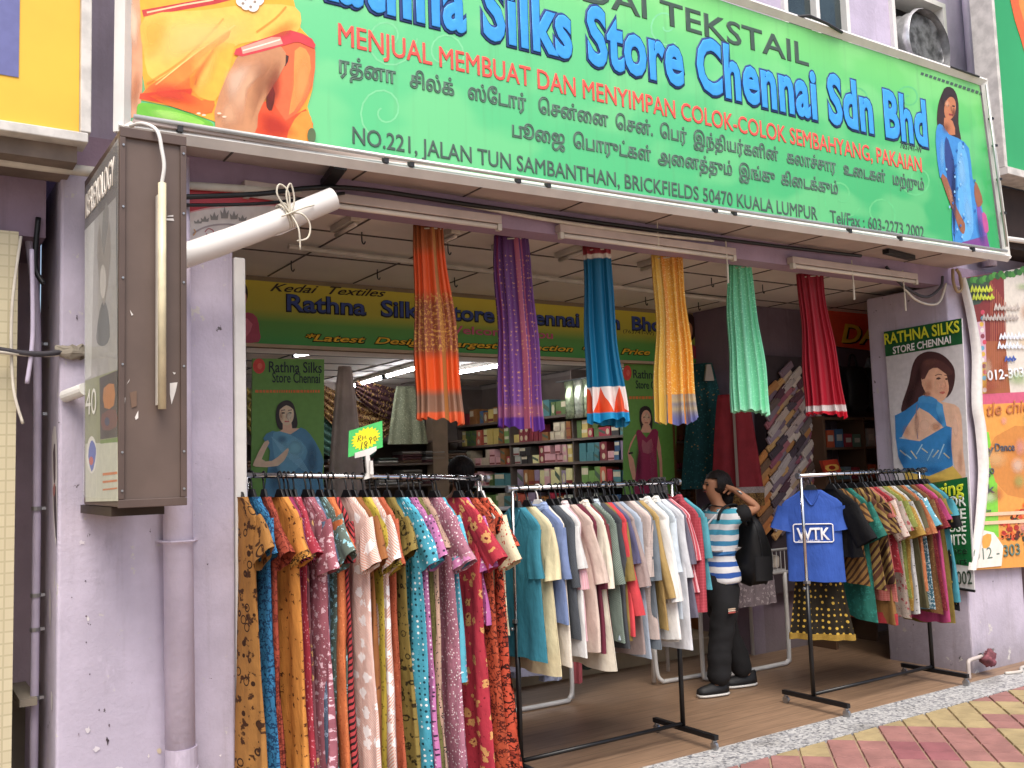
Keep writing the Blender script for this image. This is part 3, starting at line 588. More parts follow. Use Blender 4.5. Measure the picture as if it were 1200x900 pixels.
chm = mat('bare_chip', '#cfc9c4', .7, var=.1)
c2 = Art(YP(3.449), .0005, .0002)
for pts in ([(199, 449), (208, 448), (206, 458), (201, 474), (199, 462)], [(158, 489), (162, 481), (162, 490), (159, 492)], [(144, 466), (147, 466), (146, 474), (144, 473)], [(190, 256), (203, 256), (204, 259), (191, 258)], [(196, 253), (203, 252), (203, 254), (196, 254)], [(152, 363), (156, 369), (154, 370)], [(148, 451), (152, 444), (151, 447)], [(202, 436), (206, 437), (204, 439)], [(199, 160), (208, 161), (208, 163), (199, 162)]): c2.poly(pts, '#d2cdc8')
c2.poly([(152, 460), (160, 458), (160, 476), (154, 478)], '#6e5748')
c2.build('paint_chip', bs)
tl = MB().bx(.772, .800, 3.412, 3.438, 1.86, 2.60).build('lamp_batten', OFFWHITE, bs)
MB().tube([(.786, 3.402, 1.845), (.786, 3.402, 2.64)], .014, 12).build('lamp_tube', mat('tube_glass', '#cfc4a4', .25, var=.12, ns=12), tl, smooth=True)
MB().tube(smooth2([(.786, 3.41, 2.64), (.792, 3.40, 2.70), (.784, 3.40, 2.76), (.770, 3.41, 2.83), (.74, 3.5, 2.88), (.72, 3.6, 2.9)], 5, False), .007, 7).build('lamp_wire', WHITE, bs, smooth=True)
AP = XP(.6535)
a = Art(AP, .0005, .00008)
a.poly([(99.5, 213), (135.5, 160), (139, 587), (100.5, 588)], '#b9b4aa')
a.poly([(99.5, 213), (135.5, 160), (136, 231), (99.5, 270)], '#54433c')
a.poly([(99.5, 270), (136, 231), (138, 433), (100, 446)], '#a9a39c'); a.poly([(99.5, 270), (111, 258), (107, 440), (100, 446)], '#d2d0cb', 0); a.poly([(121, 250), (128, 245), (124, 330), (118, 335)], '#7d766f', 2)
a.poly([(113, 395), (117, 365), (122, 352), (127, 365), (129, 395), (123, 405), (116, 404)], '#4c4a47', 2); a.poly([(120, 352), (114, 300), (117, 262), (122, 300), (128, 258), (130, 300), (124, 352)], '#938b83', 2); a.ell(121, 330, 3.5, 20, '#c5c0b8')
a.poly([(100, 446), (138, 433), (138.4, 518), (100.5, 520)], '#8d9068')
a.poly([(117, 443), (138, 434), (138.3, 512), (118, 515)], '#3a2a24'); a.poly([(122, 455), (134, 450), (134, 475), (123, 478)], '#b8742e', 2); a.poly([(120, 485), (136, 480), (137, 500), (121, 504)], '#6a3328', 2); a.ell(126, 494, 3, 5, '#2a2f52')
a.poly([(100.5, 520), (138.4, 518), (139, 587), (100.7, 588)], '#c3c4b2'); a.poly([(118, 516), (138.4, 513), (138.4, 518), (118, 520)], '#6f8a3c')
a.ell(108, 533, 6, 22, '#dcdad0'); a.poly([(104, 535), (106, 520), (109, 516), (113, 525), (112, 540), (108, 553)], '#4a5fae', 2); a.ell(107.5, 540, 2.5, 5, '#b94a3c')
for k in range(3): a.line([(121, 556+k*9), (138, 554+k*9)], 3.0 - k*.6, '#c9722e')
a.build('printed_advert', bs)
_n = NT('sign_glass'); _n.rough(.05); _n.base((.8, .85, .85)); _n.b.inputs['Alpha'].default_value = .16; _n.b.inputs['Specular IOR Level'].default_value = .9; PANE = _n.m
text('REFLEXOLOGY', AP.at(101.5, 256), AP.at(135, 215), .10, (-1, 0, 0), ink('#e4dcd2'), bs, 'lettering', bold=.01, off=.004)
text('40', AP.at(101.5, 486), AP.at(114, 485), .10, (-1, 0, 0), ink('#e9e8e0'), bs, 'lettering', off=.004)
MB().bx(.6505, .6525, 3.462, 4.12, 1.545, 2.80).build('glass', PANE, bs)

# rolled white banner tied with string, and the red and white banner behind it
rb = root('rolled_banner', 'rolled up white banner tied with string, slanting under the sign', 'banner', (1.3, 4.0, 2.65))
RP = YP(4.0); p = RP.at(165, 317); q = RP.at(390, 233); rg = []
d = (q-p).normalized(); s1 = d.cross(Vector((0, 1, 0))).normalized(); s2 = d.cross(s1)
for k in range(15):
    c = p.lerp(q, k/14) + Vector((0, 0, -.012*math.sin(k/14*math.pi))); rr = .052+.003*noise.noise(Vector((k*.7, 0, 0)))
    rg.append([c+(s1*math.cos(t)+s2*math.sin(t))*rr for t in [2*math.pi*j/20 for j in range(20)]])
MB().loft(rg, True, (True, False)).build('roll', mat('vinyl_white', '#dcd8d4', .4, var=.05, ns=5), rb, smooth=True)
MB().loft([[q+(s1*math.cos(t)+s2*math.sin(t))*r_ for t in [2*math.pi*j/20 for j in range(20)]] for r_ in (.05, .036)], True, (False, False)).loft([[q-d*z_+(s1*math.cos(t)+s2*math.sin(t))*.034 for t in [2*math.pi*j/20 for j in range(20)]] for z_ in (0, .2)], True, (False, True)).build('roll_inside', mat('red_vinyl', '#a03a3c', .5), rb)
kn = p.lerp(q, .73); sg = MB(); n8 = d
for o_ in (-.012, 0, .012): sg.tube([kn+n8*o_+(s1*math.cos(t)+s2*math.sin(t))*.057 for t in [2*math.pi*j/16 for j in range(17)]], .0045, 6)
kf = kn + Vector((-.0, -.06, 0))
for pts in ([(0, 0, 0), (-.06, -.01, .07), (-.05, -.01, .12), (-.01, -.01, .09), (0, 0, 0)], [(0, 0, 0), (-.02, -.01, .08), (.0, -.01, .13), (.02, 0, .06), (0, 0, 0)], [(0, 0, 0), (.05, -.01, .0), (.09, 0, -.04), (.08, 0, -.1), (.03, 0, -.12)], [(0, 0, 0), (-.04, -.01, -.02), (.06, -.01, .03), (.11, 0, .05)], [(0, 0, 0), (.03, -.02, -.07), (.04, -.01, -.16)]):
    sg.tube(smooth2([kf+Vector(v) for v in pts], 5, False), .0042, 6)
sg.build('string', mat('string', '#c9c2b2', .8), rb, smooth=True)
wb = root('red_white_banner', 'red and white banner with a grey crown row behind the rolled banner', 'banner', (1.3, 4.23, 2.6))
WP = YP(4.225)
MB().prism([WP.at(x, y) for x, y in ((205, 216), (392, 228), (392, 246), (330, 275), (205, 300))], (0, .006, 0)).build('cloth', ink('#dcd3cd'), wb)
a = Art(WP, .001)
a.poly([(205, 221), (392, 231), (392, 236), (330, 240), (270, 240), (240, 244), (205, 252)], '#b83a42', 0)
a.line([(207, 252), (240, 245), (275, 241), (330, 241)], 1.5, '#d9a0a0')
for k, (x, y, h) in enumerate(((232, 262, 5), (240, 260, 7), (251, 258, 10), (263, 256, 14), (274, 257, 10), (284, 259, 7))): a.poly([(x-4, y), (x-5, y-h*.7), (x-2, y-h*.4), (x, y-h), (x+2, y-h*.4), (x+5, y-h*.7), (x+4, y)], '#8f8a86')
a.line([(226, 274), (236, 268), (250, 264), (268, 263), (282, 265)], 2, '#a89a98', 3); a.line([(240, 272), (244, 268), (250, 271), (246, 276), (241, 274)], 1.3, '#b06a6c', 3); a.line([(226, 276), (229, 272), (227, 269)], 1.6, '#c89a6a', 2)
a.build('printed_crown', wb)

# unlit tube lamps along the beam
BT = 'unlit tube lamps along the shop front'
for k, (x0, x1, lab) in enumerate(((1.33, 2.715, 'unlit tube lamp on the beam nearest the brown box sign'), (3.10, 4.475, 'unlit tube lamp on the beam above the blue and yellow sarees'), (5.005, 6.375, 'unlit tube lamp on the beam above the red saree'))):
    t = root('tube_lamp', lab, 'lamp', ((x0+x1)/2, 4.22, 2.9), BT)
    MB().bx(x0, x1, 4.195, 4.248, 2.905, 2.95).build('batten', mat('batten_white', '#b8a8a2', .5, var=.1), t, bevel=.004)
    MB().tube([(x0+.03, 4.21, 2.888), (x1-.03, 4.21, 2.888)], .0135, 12).build('glass_tube', mat('tube_cold', '#d8cfc4', .3, var=.05), t, smooth=True)
    for x in (x0+.012, x1-.012): MB().bx(x-.012, x+.012, 4.196, 4.226, 2.868, 2.904).build('end_cap', OFFWHITE, t)
for k, (x, z0, z1, lab) in enumerate(((4.39, 2.9, 2.72, 'frayed white string hanging beside the mint saree'), (5.62, 2.88, 2.70, 'frayed white string hanging right of the red saree'), (6.2, 2.86, 2.66, 'frayed white string hanging near the red welcome sign'), (2.92+.9, 2.97, 2.9, 'short white string under the signboard'))):
    b = MB().tube(smooth2([(x, 4.2, z0+.1), (x+.004, 4.2, (z0+z1)/2), (x+.002, 4.2, z1)], 4, False), .004, 6).tube([(x+.004, 4.2, (z0+z1)/2+.03), (x+.003, 4.2, z1)], .007, 6)
    tag(b.build('hanging_string', mat('string', '#c9c2b2', .8), loc=(x, 4.2, z1)), lab, 'string')
tag(MB().box((5.95, 4.05, 3.02), (.38, .05, .03), Matrix.Rotation(R(8), 3, 'Z')).build('bracket_bar', BLACK, loc=(5.95, 4.05, 3.02)), 'black bracket bar under the right end of the signboard', 'bracket')
tag(MB().box((1.72, 4.1, 3.0), (.06, .3, .035), Matrix.Rotation(R(-10), 3, 'Z')).build('bracket_bar', BLACK, loc=(1.72, 4.1, 3.0)), 'black bracket bar above the end of the rolled banner', 'bracket')
cable('loop_cable', [(6.05, 4.23, 2.98), (6.2, 4.22, 2.86), (6.45, 4.2, 2.78), (6.62, 4.18, 2.86), (6.66, 4.18, 2.95)], .011, mat('dirty_cable', '#3d3a40', .6), 'dark looped cable above the poster of the lady in blue')
cable('loop_cable', [(6.15, 4.23, 2.92), (6.35, 4.22, 2.76), (6.6, 4.2, 2.74), (6.7, 4.18, 2.9)], .009, OFFWHITE, 'cream looped cable above the poster of the lady in blue')
cable('rope_coil', [(6.72, 4.13, 3.0), (6.70, 4.12, 2.9), (6.74, 4.12, 2.83), (6.80, 4.12, 2.86), (6.79, 4.12, 2.96), (6.75, 4.12, 3.0)], .012, mat('rope', '#a08a6e', .9), 'brown rope loop at the top of the curling banner', 'rope')

# poster on the side of the right pillar
ps = root('lady_poster', 'tall poster of a lady in a blue backless blouse on the right pillar', 'poster', (6.68, 4.35, .62))
PP = XP(6.70)
MB().prism([PP.at(x, y, .012) for x, y in ((1037, 389), (1128, 373), (1143, 691), (1058, 678))], (.010, 0, 0)).build('sheet', ink('#d5d2d3'), ps)
a = Art(PP, .013, .0001)
a.poly([(1037, 389), (1128, 373), (1129, 403), (1039, 418)], '#1f5c34')
a.poly([(1057, 480), (1066, 450), (1070, 430), (1076, 418), (1088, 412), (1102, 414), (1113, 422), (1120, 434), (1119, 452), (1112, 465), (1098, 470), (1080, 485), (1066, 492)], '#4a2f30', 3)
a.poly([(1085, 432), (1106, 432), (1112, 446), (1113, 458), (1108, 468), (1100, 471), (1088, 464), (1081, 446)], '#e3b193', 2)
a.poly([(1098, 444), (1101, 442), (1104, 443.5), (1101, 445)], '#3a2422', 2); a.poly([(1108.5, 444), (1110.5, 443), (1112, 444.5), (1110, 445.3)], '#3a2422', 2); a.line([(1097, 440.5), (1101, 438.6), (1105, 439.5)], .9, '#6a4a42', 2); a.line([(1108, 440), (1111.5, 440)], .8, '#6a4a42'); a.line([(1108.3, 446), (1109.8, 452), (1107.5, 453.5)], .8, '#c48f74', 2); a.poly([(1102, 460), (1106, 458.6), (1109, 459.5), (1106, 462)], '#c2635a', 2)
a.poly([(1080, 428), (1090, 420), (1106, 424), (1118, 436), (1112, 440), (1100, 431), (1090, 434), (1084, 446), (1080, 440)], '#5a3a38', 2); a.ell(1084, 449, 2.5, 5, '#dba98b')
a.poly([(1083, 463), (1098, 470), (1120, 474), (1128, 487), (1130, 530), (1133, 558), (1122, 556), (1110, 505), (1090, 520), (1070, 518), (1055, 505), (1053, 490), (1070, 480)], '#e6bda2', 2)
a.poly([(1050, 487), (1062, 481), (1077, 470), (1079, 477), (1064, 500), (1058, 512), (1051, 515)], '#3a86c6', 1); a.poly([(1077, 469), (1099, 470), (1108, 486), (1111, 502), (1107, 500), (1090, 484), (1079, 478)], '#3f8dcc', 1)
a.poly([(1051, 513), (1079, 517), (1110, 499), (1117, 501), (1116, 520), (1118, 545), (1108, 553), (1090, 558), (1062, 552), (1054, 535)], '#3a86c6', 1)
for k in range(9): a.line([(1056+k*6.4, 530+rnd.random()*18-8), (1063+k*6.4, 527+rnd.random()*20-8)], 1.4, '#a8cfe4' if k % 2 else '#d9cfa8')
a.poly([(1078, 466), (1087, 463), (1099, 468), (1100, 474), (1088, 472), (1079, 472)], '#4a96d2', 2); a.poly([(1100, 470), (1106, 474), (1110, 500), (1106, 500), (1098, 480)], '#56a2da', 1)
a.sell(1088, 462, 6, 4, '#b07a60', .8); a.line([(1076, 474), (1075, 492), (1077, 514)], 1.0, '#8a7a94', 3); a.sell(1076, 496, 4, 18, '#c49a84', .7); a.sell(1098, 500, 7, 6, '#c8987c', .7)
a.poly([(1062, 553), (1090, 558), (1118, 546), (1128, 558), (1130, 562), (1062, 572)], '#d9b95c', 0)
a.poly([(1047, 573), (1135, 559), (1141, 664), (1056, 652)], '#1c6638')
a.poly([(1056, 652), (1141, 664), (1142.5, 691), (1058, 678)], '#dedcda')
a.sa = .6; a.sell(1104, 452, 9, 12, '#f0c6ac', .6); a.sell(1090, 452, 6, 10, '#c48a6e', .6); a.sell(1110, 456, 4, 8, '#f2b49c', .6); a.sell(1092, 425, 12, 7, '#8c5c50', .6); a.sell(1068, 465, 7, 20, '#241617', .7, .3); a.sell(1078, 440, 5, 18, '#2c1c1d', .6, .2)
a.sell(1085, 498, 14, 16, '#f8dcc8', .7); a.sell(1121, 500, 7, 24, '#f8dcc8', .8, -.1); a.sell(1064, 505, 6, 9, '#c89478', .6); a.sell(1104, 492, 6, 10, '#1f5c9a', .5); a.sell(1090, 535, 24, 12, '#6ab0e0', .6); a.sell(1060, 535, 8, 16, '#1c4f86', .6); a.sell(1114, 525, 6, 20, '#1c4f86', .55); a.sell(1094, 551, 20, 6, '#245c98', .6); a.sell(1095, 563, 22, 5, '#a8843c', .6); a.sell(1127, 540, 4, 18, '#c49478', .6)
a.sell(1045, 520, 8, 60, '#b0aeb4', .5)
a.build('printed_picture', ps)
def PT(s_, x0, y0, x1, y1, h, col, **kw): text(s_, PP.at(x0, y0, .012), PP.at(x1, y1, .012), h, (-1, 0, 0), ink(col), ps, 'lettering', off=.016, **kw)
PT('RATHNA SILKS', 1039, 404, 1127, 389, .085, '#d4d838', bold=.02); PT('STORE CHENNAI', 1049, 415, 1117, 402, .055, '#e8e8e4', bold=.02)
PT('Tailoring', 1064, 590, 1132, 578, .105, '#d4e03a', bold=.02)
for s_, x0, y, h, c in (('FOR', 1108, 594, .075, '#e4ece4'), ('FREE', 1103, 609, .075, '#e4ece4'), ('BLOUSE', 1092, 624, .075, '#e4ece4'), ('SUITS', 1106, 639, .075, '#e4ece4'), ('Service', 1100, 650, .05, '#10281a'), ('Hours', 1106, 662, .05, '#10281a'), ('03-2273 2002', 1077, 685, .095, '#3a4a3e')):
    PT(s_, x0, y, 1135 if h > .06 and h < .09 else (1136 if h < .06 else 1142), y-(1 if h > .09 else 1.5), h, c, bold=.012)
MB().tube([PP.at(1057, 679, .018), PP.at(1144, 692.5, .018)], .010, 8).build('bottom_rod', BLACK, ps)

# big orange and red banner in front of the right pillar
ob = root('food_banner', 'orange and red printed banner with a curling white left edge at far right', 'banner', (7.2, 4.13, .62))
OP = YP(4.13)
edgeL = [(1128, 326), (1138, 360), (1146, 398), (1149, 424), (1150, 475), (1154, 500), (1157, 540), (1156, 570), (1150, 620), (1140, 668)]
R_ = 1330
MB().prism([OP.at(x, y) for x, y in edgeL + [(R_, 655), (R_, 292)]], (0, .006, 0)).build('sheet', ink('#d8853c'), ob)
cur = []
for x, y in smooth2(edgeL, 3, False):
    w = 3+6*math.sin(max(0, min(1, (y-330)/340))*math.pi)
    P0 = OP.at(x, y); e = OP.at(x-w, y)
    cur.append([P0, P0.lerp(e, .4)+Vector((0, -.035, 0)), P0.lerp(e, .9)+Vector((0, -.02, 0)), e+Vector((.004, .02, 0))])
MB().loft(cur, False).build('curled_edge', ink('#dedad6'), ob, smooth=True, fixn=False)
a = Art(OP, .001, .00005)
E_ = edgeL
a.poly([(1128, 326), (R_, 292), (R_, 400), (1146, 402), (1140, 370)], '#7e2c28'); a.poly([(1146, 400), (R_, 398), (R_, 462), (1150, 470), (1150, 430)], '#9c5a34')
a.poly([(1129, 327), (1160, 321), (1158, 345), (1148, 356), (1140, 358)], '#3d4a3a', 1)
a.poly([(1176, 318), (1200, 313), (1201, 460), (1184, 462), (1178, 400)], '#d8cfc4', 0); a.poly([(1142, 378), (1154, 376), (1156, 430), (1150, 440)], '#d0a8b8', 0); a.poly([(1149, 425), (1156, 424), (1156, 460), (1150, 462)], '#c9a03c')
for k in range(14): a.ell(1150+rnd.random()*5, 366+k*7, 2.4, 2.8, ('#c8485c', '#6aa0b8', '#d8b04a', '#e0d6d0', '#8a3c4a')[k % 5])
for k in range(9): a.line([(1160+k*2.2+rnd.random(), 330+k*3), (1161+k*2.2, 455)], .8, '#a8624a')
for k in range(22): a.ell(1128+k*3.7, 329-k*.7+rnd.random()*6, 3.2, 3.8, ('#3f7a2c', '#4f8f38', '#2f5c26')[k % 3])
a.poly([(1150, 462), (R_, 452), (R_, 468), (1150, 475)], '#c85a78')
a.poly([(1150, 474), (R_, 466), (R_, 656), (1140, 668), (1150, 620), (1156, 570), (1156, 540), (1154, 500)], '#e09a48')
a.poly([(1151, 507), (1158, 506), (1168, 560), (1170, 630), (1150, 622), (1156, 570), (1157, 540)], '#7cc83e')
a.poly([(1165, 512), (1215, 500), (1240, 580), (1180, 580), (1160, 545)], '#c8823c', 2)
for k in range(150):
    u_, v_ = rnd.random(), rnd.random(); x = 1172+u_*90; y = 632-v_*72*min(1, .25+u_*1.0); a.ell(x, y, 1.6+rnd.random()*1.8, 1.8+rnd.random()*2, ('#a8281e', '#c8452a', '#5a1a18', '#e07a3c', '#38301e', '#d8a050')[k % 6])
a.poly([(1141, 666), (1150, 621), (1163, 624), (1174, 640), (1172, 663)], '#e6e0d8', 1); a.poly([(1150, 628), (1160, 626), (1158, 640), (1150, 642)], '#e0a04a', 2)
for y in (603, 613): a.line([(1150, y), (1210, y-3)], 4, '#e8bfa0')
for k, (x, y, w_, c) in enumerate(((1164, 364, 30, '#c4b8b0'), (1150, 376, 44, '#b8aca6'), (1170, 398, 30, '#e2e6f2'), (1168, 409, 34, '#dfe6f4'), (1176, 424, 16, '#3c55a4'), (1136, 343, 26, '#c8d23c'), (1138, 352, 26, '#c0cc3a'))):
    for j in range(int(w_/4.2)):
        xx = x+j*4.2; a.line(smooth2([(xx, y), (xx+1.6, y-5-rnd.random()*4), (xx+2.8, y-1), (xx+4, y-4)], 2, False), 1.6, c)
for k in range(60):
    a.sell(1150+rnd.random()*150, 335+rnd.random()*300, 5+rnd.random()*12, 4+rnd.random()*12, ('#c8b4a0', '#e8c890', '#a8503c', '#8fb46a', '#d8a0a4', '#e6dcd0', '#b87838')[k % 7], .45)
a.build('printed_picture', ob)
def OT(s_, x0, y0, x1, y1, h, col, **kw): text(s_, OP.at(x0, y0), OP.at(x1, y1), h, (0, -1, 0), ink(col), ob, 'lettering', off=.010, **kw)
OT('012-3037', 1156, 446, 1206, 441, .075, '#e8e8f0', bold=.02); OT('tle chic', 1155, 488, 1205, 482, .10, '#b46a3c', bold=.01, shear=.2); OT('Dance', 1165, 529, 1188, 528, .06, '#4a5060', bold=.02)
OT('012 - 303 7', 1140, 657, 1206, 648, .085, '#5c7268', bold=.015)
for s_, x, y in (('y', 1155, 532), ('go', 1155, 556), ('k', 1156, 578), ('s..', 1151, 600)): OT(s_, x, y, x+9, y-1, .065, '#4a4f58', bold=.02)
OT('Js. Salad', 1152, 634, 1200, 628, .05, '#d86a3a', shear=.2)
# ================================================================== CLOTHES
_fc = {}
def fabric(kind, base, a1='#ffffff', a2=None, s=1.0, rough=.75, sheen=.0):
    key = (kind, base, a1, a2, s)
    mute = lambda h, k=.88: tuple((v*(1-.16)+.16*sum(lin(h))/3)*k for v in lin(h))
    if key in _fc: return _fc[key]
    n = NT('fabric_%s_%d' % (kind, len(_fc))); uv = n.uv(); o = n.sep(uv); u, v = o[0], o[1]
    B = mute(base, .86); A1 = mute(a1, .95); A2 = mute(a2, .95) if a2 else A1; s = s*1.45 if kind not in ('plain', 'vstripe', 'check') else s
    big = n.noise(uv, 7, 3); c = n.mix(n.step(big, .3, .7), tuple(x*.86 for x in B), tuple(min(1, x*1.1) for x in B))
    if kind == 'dots':
        vo = n.vor(uv, 20*s, .25); g = n.n('ShaderNodeSeparateColor'); n.t.links.new(vo.outputs['Color'], g.inputs[0])
        c = n.mix(n.math('LESS_THAN', vo.outputs['Distance'], .24), c, n.mix(n.math('GREATER_THAN', g.outputs[0], .55), A1, A2))
    elif kind == 'specks':
        vo = n.vor(uv, 60*s, 1); c = n.mix(n.math('LESS_THAN', vo.outputs['Distance'], .26), c, A1)
        v2 = n.vor(uv, 34*s, 1); c = n.mix(n.math('LESS_THAN', v2.outputs['Distance'], .15), c, A2)
    elif kind == 'floral':
        w = n.noise(uv, 30*s, 2, .5, True); wv = n.n('ShaderNodeMix', data_type='VECTOR'); n.t.links.new(uv, wv.inputs[4]); n.t.links.new(w, wv.inputs[5]); wv.inputs[0].default_value = .035
        vo = n.vor(wv.outputs[1], 13*s, .8); pet = n.noise(uv, 55*s, 2); d = n.math('ADD', vo.outputs['Distance'], n.math('MULTIPLY', n.math('SUBTRACT', pet, .5), .5))
        c = n.mix(n.math('LESS_THAN', d, .30), c, A1); c = n.mix(n.math('LESS_THAN', vo.outputs['Distance'], .10), c, A2)
        v2 = n.vor(uv, 38*s, 1); c = n.mix(n.math('LESS_THAN', v2.outputs['Distance'], .16), c, A2)
    elif kind == 'batik':
        f = n.noise(uv, 16*s, 2.5, .6); k = n.math('LESS_THAN', n.math('ABSOLUTE', n.math('SUBTRACT', f, .5)), .035)
        f2 = n.noise(uv, 9*s, 3, .6); blot = n.step(f2, .56, .64); c = n.mix(n.math('MULTIPLY', blot, .85), c, A2); c = n.mix(k, c, A1)
    elif kind == 'rings':
        vo = n.vor(uv, 12*s, .7); k = n.math('LESS_THAN', n.math('ABSOLUTE', n.math('SUBTRACT', vo.outputs['Distance'], .30)), .05)
        f2 = n.noise(uv, 14*s, 3, .6); c = n.mix(n.step(f2, .56, .62), c, A2); c = n.mix(k, c, A1)
    elif kind == 'birds':
        vo = n.vor(uv, 17*s, .5); pet = n.noise(uv, 70*s, 2); d = n.math('ADD', vo.outputs['Distance'], n.math('MULTIPLY', n.math('SUBTRACT', pet, .5), .9)); c = n.mix(n.math('LESS_THAN', d, .17), c, A1)
    elif kind in ('diag', 'vstripe', 'hstripe'):
        t = {'diag': n.math('ADD', u, n.math('MULTIPLY', v, .8)), 'vstripe': u, 'hstripe': v}[kind]
        fr = n.math('FRACT', n.math('MULTIPLY', t, 22*s)); c = n.mix(n.math('LESS_THAN', fr, .42), c, A1)
        if a2:
            if kind == 'diag' and s > 2:
                vo = n.vor(uv, 13, .5); pet = n.noise(uv, 60, 2); d = n.math('ADD', vo.outputs['Distance'], n.math('MULTIPLY', n.math('SUBTRACT', pet, .5), .6)); c = n.mix(n.math('LESS_THAN', d, .32), c, A2)
            else:
                fr2 = n.math('FRACT', n.math('MULTIPLY', t, 5.5*s)); c = n.mix(n.math('LESS_THAN', fr2, .2), c, A2)
    elif kind == 'check':
        fu = n.math('LESS_THAN', n.math('FRACT', n.math('MULTIPLY', u, 30*s)), .3); fv = n.math('LESS_THAN', n.math('FRACT', n.math('MULTIPLY', v, 30*s)), .3)
        c = n.mix(n.math('MULTIPLY', n.math('ADD', fu, fv), .4), c, A1)
    we = n.noise(n.scale(uv, 220, 90, 1), 3, 2); c = n.mix(n.math('MULTIPLY', n.step(we, .4, .8), .12), c, tuple(x*.6 for x in B))
    n.base(c); n.rough(rough); n.b.inputs['Specular IOR Level'].default_value = .2
    wr = n.noise(n.scale(uv, 1.0, .35, 1), 20, 4, .55); n.bump(wr, .6, .018)
    _fc[key] = n.m; return n.m

def cyl_ring(w, t, z, cx, cy, fold, nf, ph, N, edge=0.0, seedv=0.0):
    pts = []
    for k in range(N):
        a = 2*math.pi*k/N; c, s_ = math.cos(a), math.sin(a)
        y = w*(abs(c)**.85)*(1 if c >= 0 else -1); x = t*(abs(s_)**.8)*(1 if s_ >= 0 else -1)
        yy = y + (.03 if s_ > 0 else 0); x += fold*math.sin(nf*yy*36 + ph + .8*math.sin(z*2.2+seedv)) + .4*fold*math.sin(nf*yy*71+ph*2.1+z*1.5) + .8*fold*math.sin(yy*9+ph*1.7+z*2.0)
        y += edge*math.sin(3*a+ph+z*4)
        pts.append(Vector((cx+x, cy+y, z)))
    return pts
def loft_uv(rings, u0=0.0):
    N = len(rings[0]); uvs = []
    per = 0; acc = [0.0]
    mid = rings[len(rings)//2]
    for k in range(N): per += (mid[(k+1) % N]-mid[k]).length; acc.append(per)
    for r in rings: uvs.append([(u0+acc[k], r[0].z) for k in range(N+1)])
    return uvs
